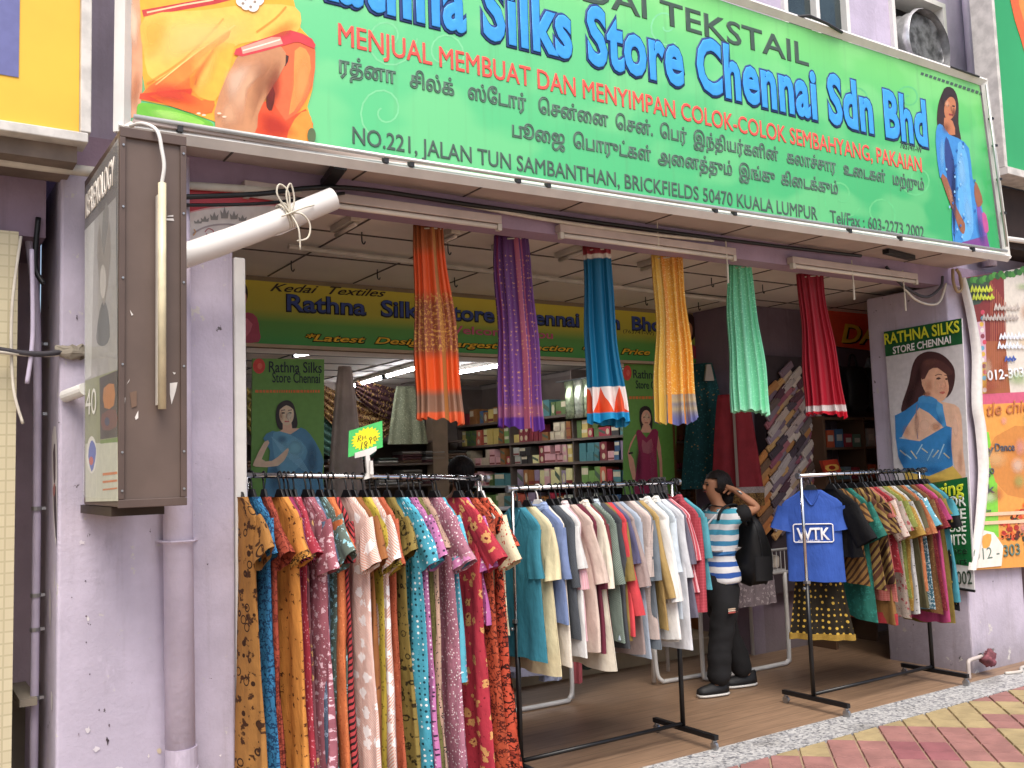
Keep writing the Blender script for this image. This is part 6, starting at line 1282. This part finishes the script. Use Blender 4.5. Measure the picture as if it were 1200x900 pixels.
# welcome sign in the recess
ws = root('welcome_sign', 'orange red welcome sign in the dark recess behind the red saree', 'sign', (7.3, 5.66, 2.5))
WS = YP(5.64)
MB().prism([WS.at(x, y) for x, y in ((950, 343), (1041, 331), (1075, 330), (1075, 416), (1041, 413), (950, 402))], (0, .02, 0)).build('board', ink(gain('#c0452a', 1.5)), ws)
text('SELAMAT DATANG', WS.at(960, 357.5), WS.at(1072, 367), .085, (0, -1, 0), ink(gain('#b8a098', 1.4)), ws, 'lettering', bold=.03, off=.003)
text('DATANG', WS.at(987, 401.5), WS.at(1108, 410), .17, (0, -1, 0), ink('#2c1408'), ws, 'lettering', bold=.03, off=.003, shear=.25)
text('DATANG', WS.at(985.5, 400.5), WS.at(1106.5, 409), .17, (0, -1, 0), ink(gain('#c09a2c', 1.6)), ws, 'lettering', bold=.02, off=.006, shear=.25)
bg_ = []
for k, (x, lab) in enumerate(((6.98, 'black bag hung left in the dark recess'), (7.28, 'black bag hung in the middle of the dark recess'), (7.56, 'black bag hung right in the dark recess'))):
    g = root('hanging_bag', lab, 'bag', (x, 5.5, 2.0)); rr = []
    for j in range(9):
        f = j/8; w = .15*(1-(2*f-1)**6*.35); rr.append([(x+w*math.copysign(abs(math.cos(a))**.6, math.cos(a)), 5.5+.09*math.copysign(abs(math.sin(a))**.6, math.sin(a))*(.6+.4*math.sin(f*math.pi)), 2.02+.40*f) for a in [2*math.pi*q/24 for q in range(24)]])
    MB().loft(rr).build('bag_body', mat('black_nylon', '#151417', .6, var=.2, ns=8), g, smooth=True); MB().tube(smooth2([(x-.06, 5.5, 2.42), (x-.03, 5.5, 2.52), (x+.03, 5.5, 2.52), (x+.06, 5.5, 2.42)], 4, False), .010, 8).build('bag_handle', BLACK, g, smooth=True)
    if k == 0: MB().prism([WS.at(x_, y_, .26) for x_, y_ in ((988, 423), (1014, 423), (1010, 436), (985, 434))], (0, .004, 0)).build('clear_pocket', mat('clear_plastic', '#8c9ca8', .12, .3, var=.4, ns=20), g)
rs = root('recess_shelf', 'low wooden shelf with boxes in the recess behind the right rack', 'shelf', (7.25, 5.55, 0))
MB().bx(6.72, 6.75, 5.42, 5.715, 0, 1.97).bx(7.86, 7.89, 5.42, 5.715, 0, 1.97).bx(7.28, 7.30, 5.43, 5.71, 0, 1.94).build('side_board', mat('shelf_wood', '#5c4432', .6), rs)
for z in (.4, .8, 1.15, 1.42, 1.70, 1.96): MB().bx(6.751, 7.279, 5.425, 5.70, z-.02, z).bx(7.301, 7.859, 5.425, 5.70, z-.02, z).build('shelf_board', mat('shelf_wood', '#5c4432', .6), rs)
BG = 'boxes on the recess shelf'
for z, xs in ((1.421, (6.8, 6.9, 7.0, 7.12, 7.34, 7.46, 7.58, 7.7)), (1.701, (6.8, 6.92, 7.04, 7.16, 7.36, 7.5, 7.62, 7.74)), (1.151, (6.8, 6.95, 7.1, 7.4, 7.55, 7.7))):
    for x in xs:
        h = rnd.uniform(.08, .17); b = MB().bx(x, x+.10, 5.45, 5.62, z, z+h, ink(rnd.choice(['#6c7c84', '#8c3038', '#405c78', '#9c948c', '#7c5a3c', '#5c7464', '#a84c30']))).bx(x+.015, x+.085, 5.449, 5.4498, z+h*.35, z+h*.7, ink('#b8b0a4'))
        tag(b.build('small_box', None, loc=(x, 5.5, z)), 'small coloured box on the recess shelf', 'box', BG)
po = root('red_packet', 'red and orange printed packet leaning at the recess', 'packet', (6.75, 5.3, 1.36))
PK = YP(5.35); MB().prism([PK.at(x, y) for x, y in ((963, 540), (981, 538), (987, 554), (969, 557))], (0, .03, 0)).build('packet_body', ink('#b03c28'), po)
a = Art(PK, .001); a.poly([(967, 546), (980, 544), (983, 550), (970, 552)], '#d0a04c', 2); a.ell(975, 548, 4, 2.5, '#8c2418'); a.build('printed_label', po)

# white tube display table with printed cloths behind the woman
tb = root('display_table', 'white tubular display table with patterned cloth behind the woman', 'table', (5.7, 5.4, 0))
TW = mat('white_enamel', '#c4c2c0', .35)
fx = MB()
for x in (5.05, 5.98): fx.tube(smooth2([(x, 5.28, .72), (x, 5.28, .10), (x-.02 if x > 5.5 else x+.02, 5.28, .03), (x-.1 if x > 5.5 else x+.1, 5.28, .018), (5.5, 5.28, .018)], 4, False), .017, 10)
for x in (5.05, 5.98): fx.tube([(x, 5.28, .72), (x, 5.66, .72), (x, 5.66, .02)], .015, 8)
fx.tube([(5.0, 5.28, .72), (6.02, 5.28, .72)], .012, 8).tube([(5.0, 5.28, .90), (6.02, 5.28, .90)], .010, 8).tube([(5.0, 5.66, .90), (6.02, 5.66, .90)], .010, 8)
fx.build('frame', TW, tb, smooth=True)
tr_ = MB().bx(5.0, 6.02, 5.30, 5.64, .725, .74)
for k in range(22): x = 5.02+k*.0465; tr_.tube([(x, 5.285, .725), (x, 5.285, .895)], .0035, 5)
tr_.build('wire_basket', TW, tb)
for k in range(13):
    x = 5.06+k*.072; c = ('#8c8074', '#3c3836', '#a89888', '#6c5c58')[k % 4]
    b = MB().box((x+.03, 5.42, .80+.02*(k % 2)), (.062, .20, .10), Matrix.Rotation(R(rnd.uniform(-8, 8)), 3, 'Y'))
    tag(b.build('rolled_cloth', fabric(('batik', 'floral')[k % 2], c, '#d0c4b4', '#2c2826', 2.4), loc=(x, 5.42, .74), bevel=.02), 'patterned cloth roll in the white wire basket', 'cloth roll', 'cloth rolls in the wire basket')
hang_cloth('hanging_cloth', 'pale lilac printed cloth drooping below the display table', 'cloth', 5.62, 5.26, .50, .71, .42, .46, fabric('floral', '#8a7c84', '#b0a4a8', '#5c5058', 1.3), 6, tk=.03, nf=9)
hang_cloth('hanging_cloth', 'grey printed dress hanging behind the woman on the table side', 'cloth', 5.12, 5.75, .75, 1.5, .14, .36, fabric('floral', '#8a8480', '#c8c0ba', '#3c3838', 1.1), 8, tk=.05)
hang_cloth('hanging_cloth', 'pale curtain hanging below the dark red dress', 'cloth', 6.0, 5.66, .95, 1.235, .26, .30, fabric('plain', '#8c7e7c'), 9, tk=.03)

# second rail of garments behind the middle rack, on a white tubular stand
wr = root('white_rack', 'white tubular clothes stand behind the middle rack', 'clothes rack', (4.2, 5.45, 0))
wf_ = MB().tube([(3.35, 5.45, 1.34), (4.95, 5.45, 1.34)], .014, 10)
for x in (3.98, 4.72):
    wf_.tube([(x, 5.45, 1.34), (x, 5.45, .02)], .016, 10)
wf_.build('frame', TW, wr, smooth=True)
ft = MB().tube(smooth2([(3.97, 5.44, .35), (3.965, 5.43, .10), (3.93, 5.42, .03), (3.85, 5.42, .018), (3.3, 5.44, .018)], 5, False), .016, 10).tube(smooth2([(4.73, 5.44, .35), (4.735, 5.43, .10), (4.77, 5.42, .03), (4.85, 5.42, .018), (5.3, 5.4, .018)], 5, False), .016, 10)
ft.build('foot', TW, wr, smooth=True)
for k, (x, c, hem, w, lab) in enumerate(((3.37, '#8e8ea8', .28, .30, 'grey lilac long shirt'), (3.62, '#9a9ab4', .22, .34, 'pale lilac long shirt'), (3.80, '#aab4d4', .17, .16, 'pale blue long shirt'), (3.92, '#3c3c42', .26, .12, 'charcoal long shirt'), (4.02, '#b8525c', .12, .08, 'red striped scarf'), (4.12, '#1f2a22', .20, .24, 'blackish green long shirt'), (4.30, '#e0d4bc', .30, .18, 'cream long shirt'), (4.46, '#7c1c24', .33, .18, 'dark red long shirt'), (4.60, '#8c6c78', .38, .12, 'mauve long shirt'), (4.78, '#7e807c', .36, .26, 'grey green long shirt'))):
    hang_cloth('long_shirt', lab + ' on the white stand behind the middle rack', 'shirt', x, 5.45+.02*(k % 2), hem, 1.30, .12, w, fabric('plain', c), k+11, face=R(-20), tk=.04, nf=5, group='garments on the white stand')
tag(MB().ball((3.50, 5.52, .02), .03, 10, 6, sc=(1.6, .8, .6)).build('small_stopper', BLACK, loc=(3.5, 5.52, 0), smooth=True), 'small dark stopper on the shop floor behind the racks', 'stopper')
# ================================================================== PEOPLE
def skin(name, nodes, edges, m, parent=None, rootn=0, sub=2, loc=(0, 0, 0)):
    """continuous body surface from joints: nodes = [(position, radius or (rx, ry))]"""
    me = bpy.data.meshes.new(name); me.from_pydata([n_[0] for n_ in nodes], edges, []); o = bpy.data.objects.new(name, me); COL.objects.link(o)
    s_ = o.modifiers.new('skin', 'SKIN'); s_.use_smooth_shade = True
    for i, n_ in enumerate(nodes):
        r_ = n_[1]; me.skin_vertices[0].data[i].radius = r_ if isinstance(r_, tuple) else (r_, r_); me.skin_vertices[0].data[i].use_root = (i == rootn)
    sb = o.modifiers.new('sub', 'SUBSURF'); sb.levels = sub; sb.render_levels = sub
    dg = bpy.context.evaluated_depsgraph_get(); dg.update(); m2 = bpy.data.meshes.new_from_object(o.evaluated_get(dg)); o.modifiers.clear(); o.data = m2; bpy.data.meshes.remove(me); m2.name = name
    m2.materials.clear(); m2.materials.append(m)
    for p in m2.polygons: p.use_smooth = True
    if parent is not None: o.parent = parent; 
    return o
SKINM = mat('brown_skin', '#a87658', .65, var=.08, ns=12)
def striped():
    n = NT('striped_shirt'); o = n.obj(); z = n.sep(o)[2]; w = n.math('ADD', n.math('MULTIPLY', z, 13.5), n.math('MULTIPLY', n.noise(o, 6, 2), .35)); f = n.math('FRACT', w)
    g = n.step(z, .86, 1.22); band = n.mix(g, lin('#2c56a4'), lin('#4aa8c0')); n.base(n.mix(n.math('LESS_THAN', f, .46), lin('#dcdcde'), band)); n.rough(.8); n.bump(n.noise(o, 22, 3), .4, .01); return n.m
HX, HY = 4.955, 4.945
F = Vector((-.97, .22, 0)); Rt = Vector((.22, .97, 0))    # facing along the shop front; her right side points into the shop
def b_(f, s, z): return Vector((HX, HY, 0)) + F*f + Rt*s + Vector((0, 0, z))
def make_person():
    N = []; E = []
    def add(p, r, par=None):
        N.append((p, r)); i = len(N)-1
        if par is not None: E.append((par, i))
        return i
    pel = add(b_(0, 0, .80), (.10, .08)); wst = add(b_(.005, 0, .93), (.095, .075), pel); ch = add(b_(.0, 0, 1.10), (.125, .095), wst); up = add(b_(-.015, 0, 1.22), (.10, .07), ch)
    nk = add(b_(-.005, 0, 1.295), .045, up); nk2 = add(b_(.015, 0, 1.34), .043, nk); hd1 = add(b_(.035, 0, 1.385), (.052, .062), nk2); hd2 = add(b_(.03, 0, 1.45), (.066, .082), hd1); hd3 = add(b_(.02, 0, 1.495), (.055, .07), hd2)
    # legs: her right leg (far) strides forward, her left one trails
    for s, knee, ank, toe in ((-.07, (.075, -.06, .44), (.115, -.055, .07), (.27, -.06, .03)), (.08, (-.05, .085, .43), (-.23, .095, .08), (-.09, .09, .03))):
        h = add(b_(0, s*.9, .72), .066, pel); k = add(b_(*knee), .058, h); c = add(b_(knee[0]*.5+ank[0]*.5, s, .27), .053, k); a = add(b_(*ank), .034, c); t = add(b_(*toe), .030, a)
    # her left arm (street side): elbow out and back, hand behind the head
    sh = add(b_(-.02, -.145, 1.225), .052, up); el = add(b_(-.20, -.20, 1.275), .036, sh); wr = add(b_(-.075, -.13, 1.395), .025, el)
    pm = add(b_(-.050, -.09, 1.425), (.030, .018), wr)
    for k, (df, ds, dz, l) in enumerate(((.035, .03, .012, 1.0), (.038, .032, -.004, 1.06), (.036, .030, -.02, 1.0), (.030, .026, -.034, .8))):
        a = add(b_(-.050+df*.9, -.09+ds*.6, 1.425+dz*.9+.01), .0095, pm); add(b_(-.050+df*1.9*l, -.09+ds*1.5*l, 1.425+dz*1.5+.008), .0085, a)
    t1 = add(b_(-.055, -.085, 1.395), .010, pm); add(b_(-.03, -.075, 1.372), .0088, t1)
    # her right arm (far side) hangs in front holding the bag strap
    s2 = add(b_(-.01, .145, 1.22), .05, up); e2 = add(b_(.02, .19, 1.00), .036, s2); w2 = add(b_(.17, .13, .96), .024, e2); p2 = add(b_(.205, .13, 1.0), (.028, .017), w2)
    for k in range(4): a = add(b_(.245+.004*k, .10-.004*k, .99-.016*k), .0092, p2); add(b_(.262, .085, .985-.016*k), .0082, a)
    t2 = add(b_(.225, .09, .99), .010, p2); add(b_(.245, .08, 1.005), .0088, t2)
    body = skin('person', N, E, SKINM); return body
pn = make_person()
pn.name = 'person'; ORG[pn.name] = Vector((0, 0, 0))
tag(pn, 'woman in a striped T-shirt and black trousers raising one arm behind her head', 'person')
# face details: nose, lips, eyes, ears
fc = MB()
fc.ball(b_(.106, 0, 1.430), .0125, 10, 7, sc=(1.1, .8, 1.5)).ball(b_(.03, -.068, 1.435), .017, 10, 7, sc=(.8, .4, 1.2)).ball(b_(.03, .068, 1.435), .017, 10, 7, sc=(.8, .4, 1.2))
fc.build('facial_features', SKINM, pn, smooth=True)
ey = MB().ball(b_(.098, -.030, 1.448), .0085, 8, 6).ball(b_(.098, .030, 1.448), .0085, 8, 6); ey.tube([b_(.104, -.045, 1.463), b_(.112, -.02, 1.466)], .003, 5).tube([b_(.104, .045, 1.463), b_(.112, .02, 1.466)], .003, 5); ey.build('eye', mat('eye_dark', '#14100e', .3), pn, smooth=True)
MB().ball(b_(.103, 0, 1.398), .012, 10, 6, sc=(.6, 1.5, .5)).build('lips', mat('lips', '#6c3430', .5), pn, smooth=True)
def hairmat():
    n = NT('black_hair'); o = n.obj(); f = n.noise(n.scale(o, 1, 1, .12), 130, 3, .6); n.base(n.mix(n.step(f, .35, .7), lin('#0b0909'), lin('#2a211f'))); n.rough(.6); n.b.inputs['Specular IOR Level'].default_value = .25; n.bump(f, .8, .006); return n.m
HAIR = hairmat()
hb = MB(); hb.ball(b_(-.008, 0, 1.458), .093, 24, 16, sc=(1.08, .97, .98)).ball(b_(-.08, 0, 1.40), .055, 16, 12, sc=(.95, 1.1, 1.3)).ball(b_(-.075, .0, 1.345), .045, 14, 10, sc=(.85, 1.1, 1.5))
ho = hb.build('hair', HAIR, pn, smooth=True)
for v in ho.data.vertices: v.co += (v.co-Vector(b_(0, 0, 1.45))).normalized()*(noise.noise(Vector((v.co.x*60, v.co.y*60, v.co.z*14)))*.009+noise.noise(v.co*90)*.003)
bm = bmesh.new(); bm.from_mesh(ho.data)
kill = [f for f in bm.faces if (f.calc_center_median()-b_(0, 0, 0)).dot(F) > .052 and f.calc_center_median().z < 1.497]
bmesh.ops.delete(bm, geom=kill, context='FACES'); bm.to_mesh(ho.data); bm.free()
# clothes
NS = [(b_(0, 0, .735), (.172, .146)), (b_(.0, 0, .80), (.165, .140)), (b_(.012, 0, .90), (.140, .114)), (b_(.02, 0, 1.0), (.132, .105)), (b_(.028, 0, 1.10), (.150, .120)), (b_(.0, 0, 1.19), (.135, .095)), (b_(-.012, 0, 1.25), (.075, .062)), (b_(-.02, -.15, 1.225), .064), (b_(-.09, -.18, 1.245), .062), (b_(-.01, .15, 1.215), .062), (b_(.0, .185, 1.12), .060)]
ES = [(0, 1), (1, 2), (2, 3), (3, 4), (4, 5), (5, 6), (5, 7), (7, 8), (5, 9), (9, 10)]
ts = skin('t_shirt', NS, ES, striped(), pn, 4); ORG[ts.name] = Vector((0, 0, 0)); ts['label'] = 'white T-shirt with blue and turquoise stripes'
bsl = skin('sleeve', [(b_(-.02, -.155, 1.225), .070), (b_(-.10, -.185, 1.248), .067), (b_(-.135, -.195, 1.258), .060)], [(0, 1), (1, 2)], mat('black_cotton', '#141416', .85), pn, 0, 1); ORG[bsl.name] = Vector((0, 0, 0))
NP = [(b_(0, 0, .93), (.11, .09)), (b_(0, 0, .84), (.128, .106)), (b_(0, 0, .76), (.146, .122)), (b_(.02, -.072, .64), .110), (b_(.07, -.06, .42), .092), (b_(.095, -.057, .2), .086), (b_(.105, -.056, .05), .092), (b_(-.005, .078, .64), .108), (b_(-.06, .084, .42), .090), (b_(-.16, .09, .2), .084), (b_(-.21, .094, .065), .088)]
EP = [(0, 1), (1, 2), (2, 3), (3, 4), (4, 5), (5, 6), (2, 7), (7, 8), (8, 9), (9, 10)]
tr = skin('trousers', NP, EP, mat('black_trousers', '#141417', .85, var=.25, ns=10, bump=.5, bs=18), pn, 2); ORG[tr.name] = Vector((0, 0, 0))
vn = MB(); vn.tube([b_(.035, -.085, 1.275), b_(.105, -.06, 1.20), b_(.165, -.012, 1.115), b_(.165, .012, 1.115), b_(.11, .06, 1.20), b_(.035, .085, 1.275)], .007, 6); vn.build('neck_trim', mat('white_trim', '#d8d8da', .8), pn, smooth=True)
pt = MB(); nrm = Vector((.30, -.95, 0)).normalized(); tx_ = Vector((.95, .30, 0)).normalized(); c0 = b_(.03, -.168, .585)
pcn = c0
for k, (dz, c) in enumerate(((.012, '#c8b09a'), (0, '#d8c8b8'), (-.012, '#b85a54'))): pt.tube([pcn - tx_*.065 + Vector((0, 0, dz+.004)), pcn + Vector((0, -.003, dz)), pcn + tx_*.06 + Vector((0, 0, dz-.002))], .0055, 6, ink(c))
pto = pt.build('trouser_patch', None, pn)
for s_, ank, toe, yaw in ((-.056, .065, .275, 0), (.093, -.265, -.04, .1)):
    sm_, so_ = MB(), MB(); rr = []; r2 = []
    for k in range(9):
        t = k/8; f_ = ank-.03+(toe-ank+.03)*t; w = .036+.010*math.sin(t*math.pi) if t < .95 else .030; h = .085-.045*t**1.3 if t < .9 else .036
        if k in (0, 8): w *= .6
        rr.append([b_(f_, s_+w*math.cos(a), .025+h*max(0, math.sin(a))) if math.sin(a) >= 0 else b_(f_, s_+w*math.cos(a), .025) for a in [2*math.pi*q/16 for q in range(16)]])
        r2.append([b_(f_, s_+(w+.006)*math.cos(a), .014+.014*math.sin(a)) for a in [2*math.pi*q/16 for q in range(16)]])
    sh_ = sm_.loft(rr).build('shoe', mat('shoe_black', '#17171a', .6), pn, smooth=True); so_.loft(r2).build('sole', mat('sole_white', '#c9c6c2', .6), sh_, smooth=True)
    lc = MB()
    for k in range(4): lc.tube([b_(ank+.05+k*.022, s_-.026, .083-k*.007), b_(ank+.05+k*.022, s_, .101-k*.009), b_(ank+.05+k*.022, s_+.026, .083-k*.007)], .0035, 5)
    lc.build('laces', mat('sole_white', '#c9c6c2', .6), sh_)
MB().tube([b_(-.085+.03*math.cos(a)*.6, -.135+.03*math.sin(a), 1.383+.018*math.cos(a)) for a in [2*math.pi*k/16 for k in range(17)]], .007, 6).build('bracelet', mat('silver', '#b8b4b0', .3, .8), pn, smooth=True)
MB().tube([b_(.0+.062*math.cos(a), .058*math.sin(a), 1.288+.012*math.cos(a)) for a in [2*math.pi*k/24 for k in range(25)]], .0045, 6).build('necklace', BLACK, pn, smooth=True)
# backpack on her back
bp = root('backpack', 'black backpack on the back of the woman in the striped T-shirt', 'backpack', tuple(b_(-.25, 0, .75)))
NYL = mat('black_nylon_pack', '#121214', .55, var=.25, ns=10, bump=.5, bs=22)
rr = []
for k in range(13):
    t = k/12; z = .735+.485*t; w = .155*(1-abs(2*t-1)**4*.45); dp_ = .105*(1-abs(2*t-.9)**3*.5)*(1.15-.35*t); cx = -.245-.02*math.sin(t*3)+.045*t
    rr.append([b_(cx+dp_*math.copysign(abs(math.cos(a))**.7, math.cos(a))+.006*math.sin(5*a+t*9), w*math.copysign(abs(math.sin(a))**.7, math.sin(a))-.02, z+.01*math.sin(3*a)) for a in [2*math.pi*q/32 for q in range(32)]])
MB().loft(rr).build('pack_body', NYL, bp, smooth=True)
r2 = []
for k in range(9):
    t = k/8; z = .765+.22*t; w = .115*(1-abs(2*t-1)**4*.4)
    r2.append([b_(-.335+.045*math.cos(a)*(1-abs(2*t-1)**4*.5)+.03*t, w*math.sin(a)-.02, z) for a in [2*math.pi*q/20 for q in range(20)]])
MB().loft(r2).build('front_pocket', NYL, bp, smooth=True)
for s_, pth in ((-.105, ((-.15, 1.15), (-.085, 1.285), (-.01, 1.298), (.05, 1.262), (.075, 1.20))), (.085, ((-.15, 1.15), (-.08, 1.29), (.0, 1.305), (.085, 1.27), (.125, 1.20), (.135, 1.12)))):
    MB().tube(smooth2([b_(f_, s_, z_) for f_, z_ in pth], 5, False), .024, 8, flat=.4).build('strap', NYL, bp, smooth=True)
MB().tube(smooth2([b_(-.20, -.03, 1.205), b_(-.20, -.02, 1.245), b_(-.20, .02, 1.245), b_(-.20, .03, 1.205)], 4, False), .007, 6).build('top_handle', NYL, bp, smooth=True)
zp = MB()
for dz in (0, .0): zp.tube([b_(-.245-.02*math.sin(t_*3)+.045*t_ + .02, -(.158*(1-abs(2*t_-1)**4*.45))-.018, .735+.485*t_) for t_ in [k/14 for k in range(1, 14)]], .0045, 5)
zp.build('zip', mat('zip_grey', '#3c3c40', .4), bp, smooth=True)
sp_ = []
for k in range(7):
    t = k/6; sp_.append([b_(-.24+.07*math.cos(a), -.165-.028*max(0, math.sin(a)), .77+.17*t) for a in [math.pi*q/10 for q in range(11)]])
MB().loft(sp_, False).build('side_pocket', mat('mesh_pocket', '#1e1e21', .8), bp, smooth=True, fixn=False)
for o_, am, fr in ((ts, .009, 13), (tr, .011, 11), (bp.children[0], .012, 9)):
    for v in o_.data.vertices:
        q = Vector((v.co.x*1.0, v.co.y*1.0, v.co.z*1.6)); v.co += v.normal*(noise.noise(q*fr)*am + noise.noise(q*fr*2.3)*am*.4)
# dark haired shopper far behind the left rack
def make_far():
    X, Y = 3.47, 6.02
    q = lambda x, y, z: Vector((X+x, Y+y, z))
    N = [(q(0, 0, .95), (.14, .10)), (q(0, 0, 1.12), (.13, .09)), (q(0, 0, 1.32), (.15, .10)), (q(0, 0, 1.42), (.07, .06)), (q(0, 0, 1.50), .05), (q(0, 0, 1.585), (.078, .09)), (q(0, 0, 1.64), (.065, .075)), (q(.09, 0, .75), .085), (q(.1, 0, .48), .06), (q(.1, 0, .08), .04), (q(.1, .1, .04), .035), (q(-.09, 0, .75), .085), (q(-.1, 0, .48), .06), (q(-.1, 0, .08), .04), (q(-.1, .1, .04), .035), (q(.19, 0, 1.37), .055), (q(.23, .03, 1.1), .042), (q(.2, .18, .95), .03), (q(.19, .25, .95), .03), (q(-.19, 0, 1.37), .055), (q(-.23, .03, 1.1), .042), (q(-.2, .18, .95), .03), (q(-.19, .25, .95), .03)]
    E = [(0, 1), (1, 2), (2, 3), (3, 4), (4, 5), (5, 6), (0, 7), (7, 8), (8, 9), (9, 10), (0, 11), (11, 12), (12, 13), (13, 14), (2, 15), (15, 16), (16, 17), (17, 18), (2, 19), (19, 20), (20, 21), (21, 22)]
    o = skin('person', N, E, SKINM); ORG[o.name] = Vector((0, 0, 0)); tag(o, 'dark haired shopper seen from behind over the end of the left rack', 'person')
    hb = MB().ball(q(0, -.012, 1.612), .102, 18, 12, sc=(.95, 1.08, 1.0)).ball(q(0, -.05, 1.53), .075, 14, 10, sc=(1.1, .8, 1.2)); h = hb.build('hair', HAIR, o, smooth=True)
    c = skin('shirt', [(q(0, 0, .92), (.155, .115)), (q(0, 0, 1.12), (.145, .105)), (q(0, 0, 1.33), (.165, .115)), (q(0, 0, 1.42), (.08, .07)), (q(.19, 0, 1.36), .07), (q(.225, .02, 1.2), .06), (q(-.19, 0, 1.36), .07), (q(-.225, .02, 1.2), .06)], [(0, 1), (1, 2), (2, 3), (2, 4), (4, 5), (2, 6), (6, 7)], mat('dark_shirt', '#2a2226', .8), o, 1); ORG[c.name] = Vector((0, 0, 0))
    t = skin('trousers', [(q(0, 0, .98), (.145, .105)), (q(.09, 0, .75), .10), (q(.1, 0, .48), .075), (q(.1, 0, .1), .062), (q(-.09, 0, .75), .10), (q(-.1, 0, .48), .075), (q(-.1, 0, .1), .062)], [(0, 1), (1, 2), (2, 3), (0, 4), (4, 5), (5, 6)], mat('black_trousers', '#141417', .85), o, 0); ORG[t.name] = Vector((0, 0, 0))
make_far()
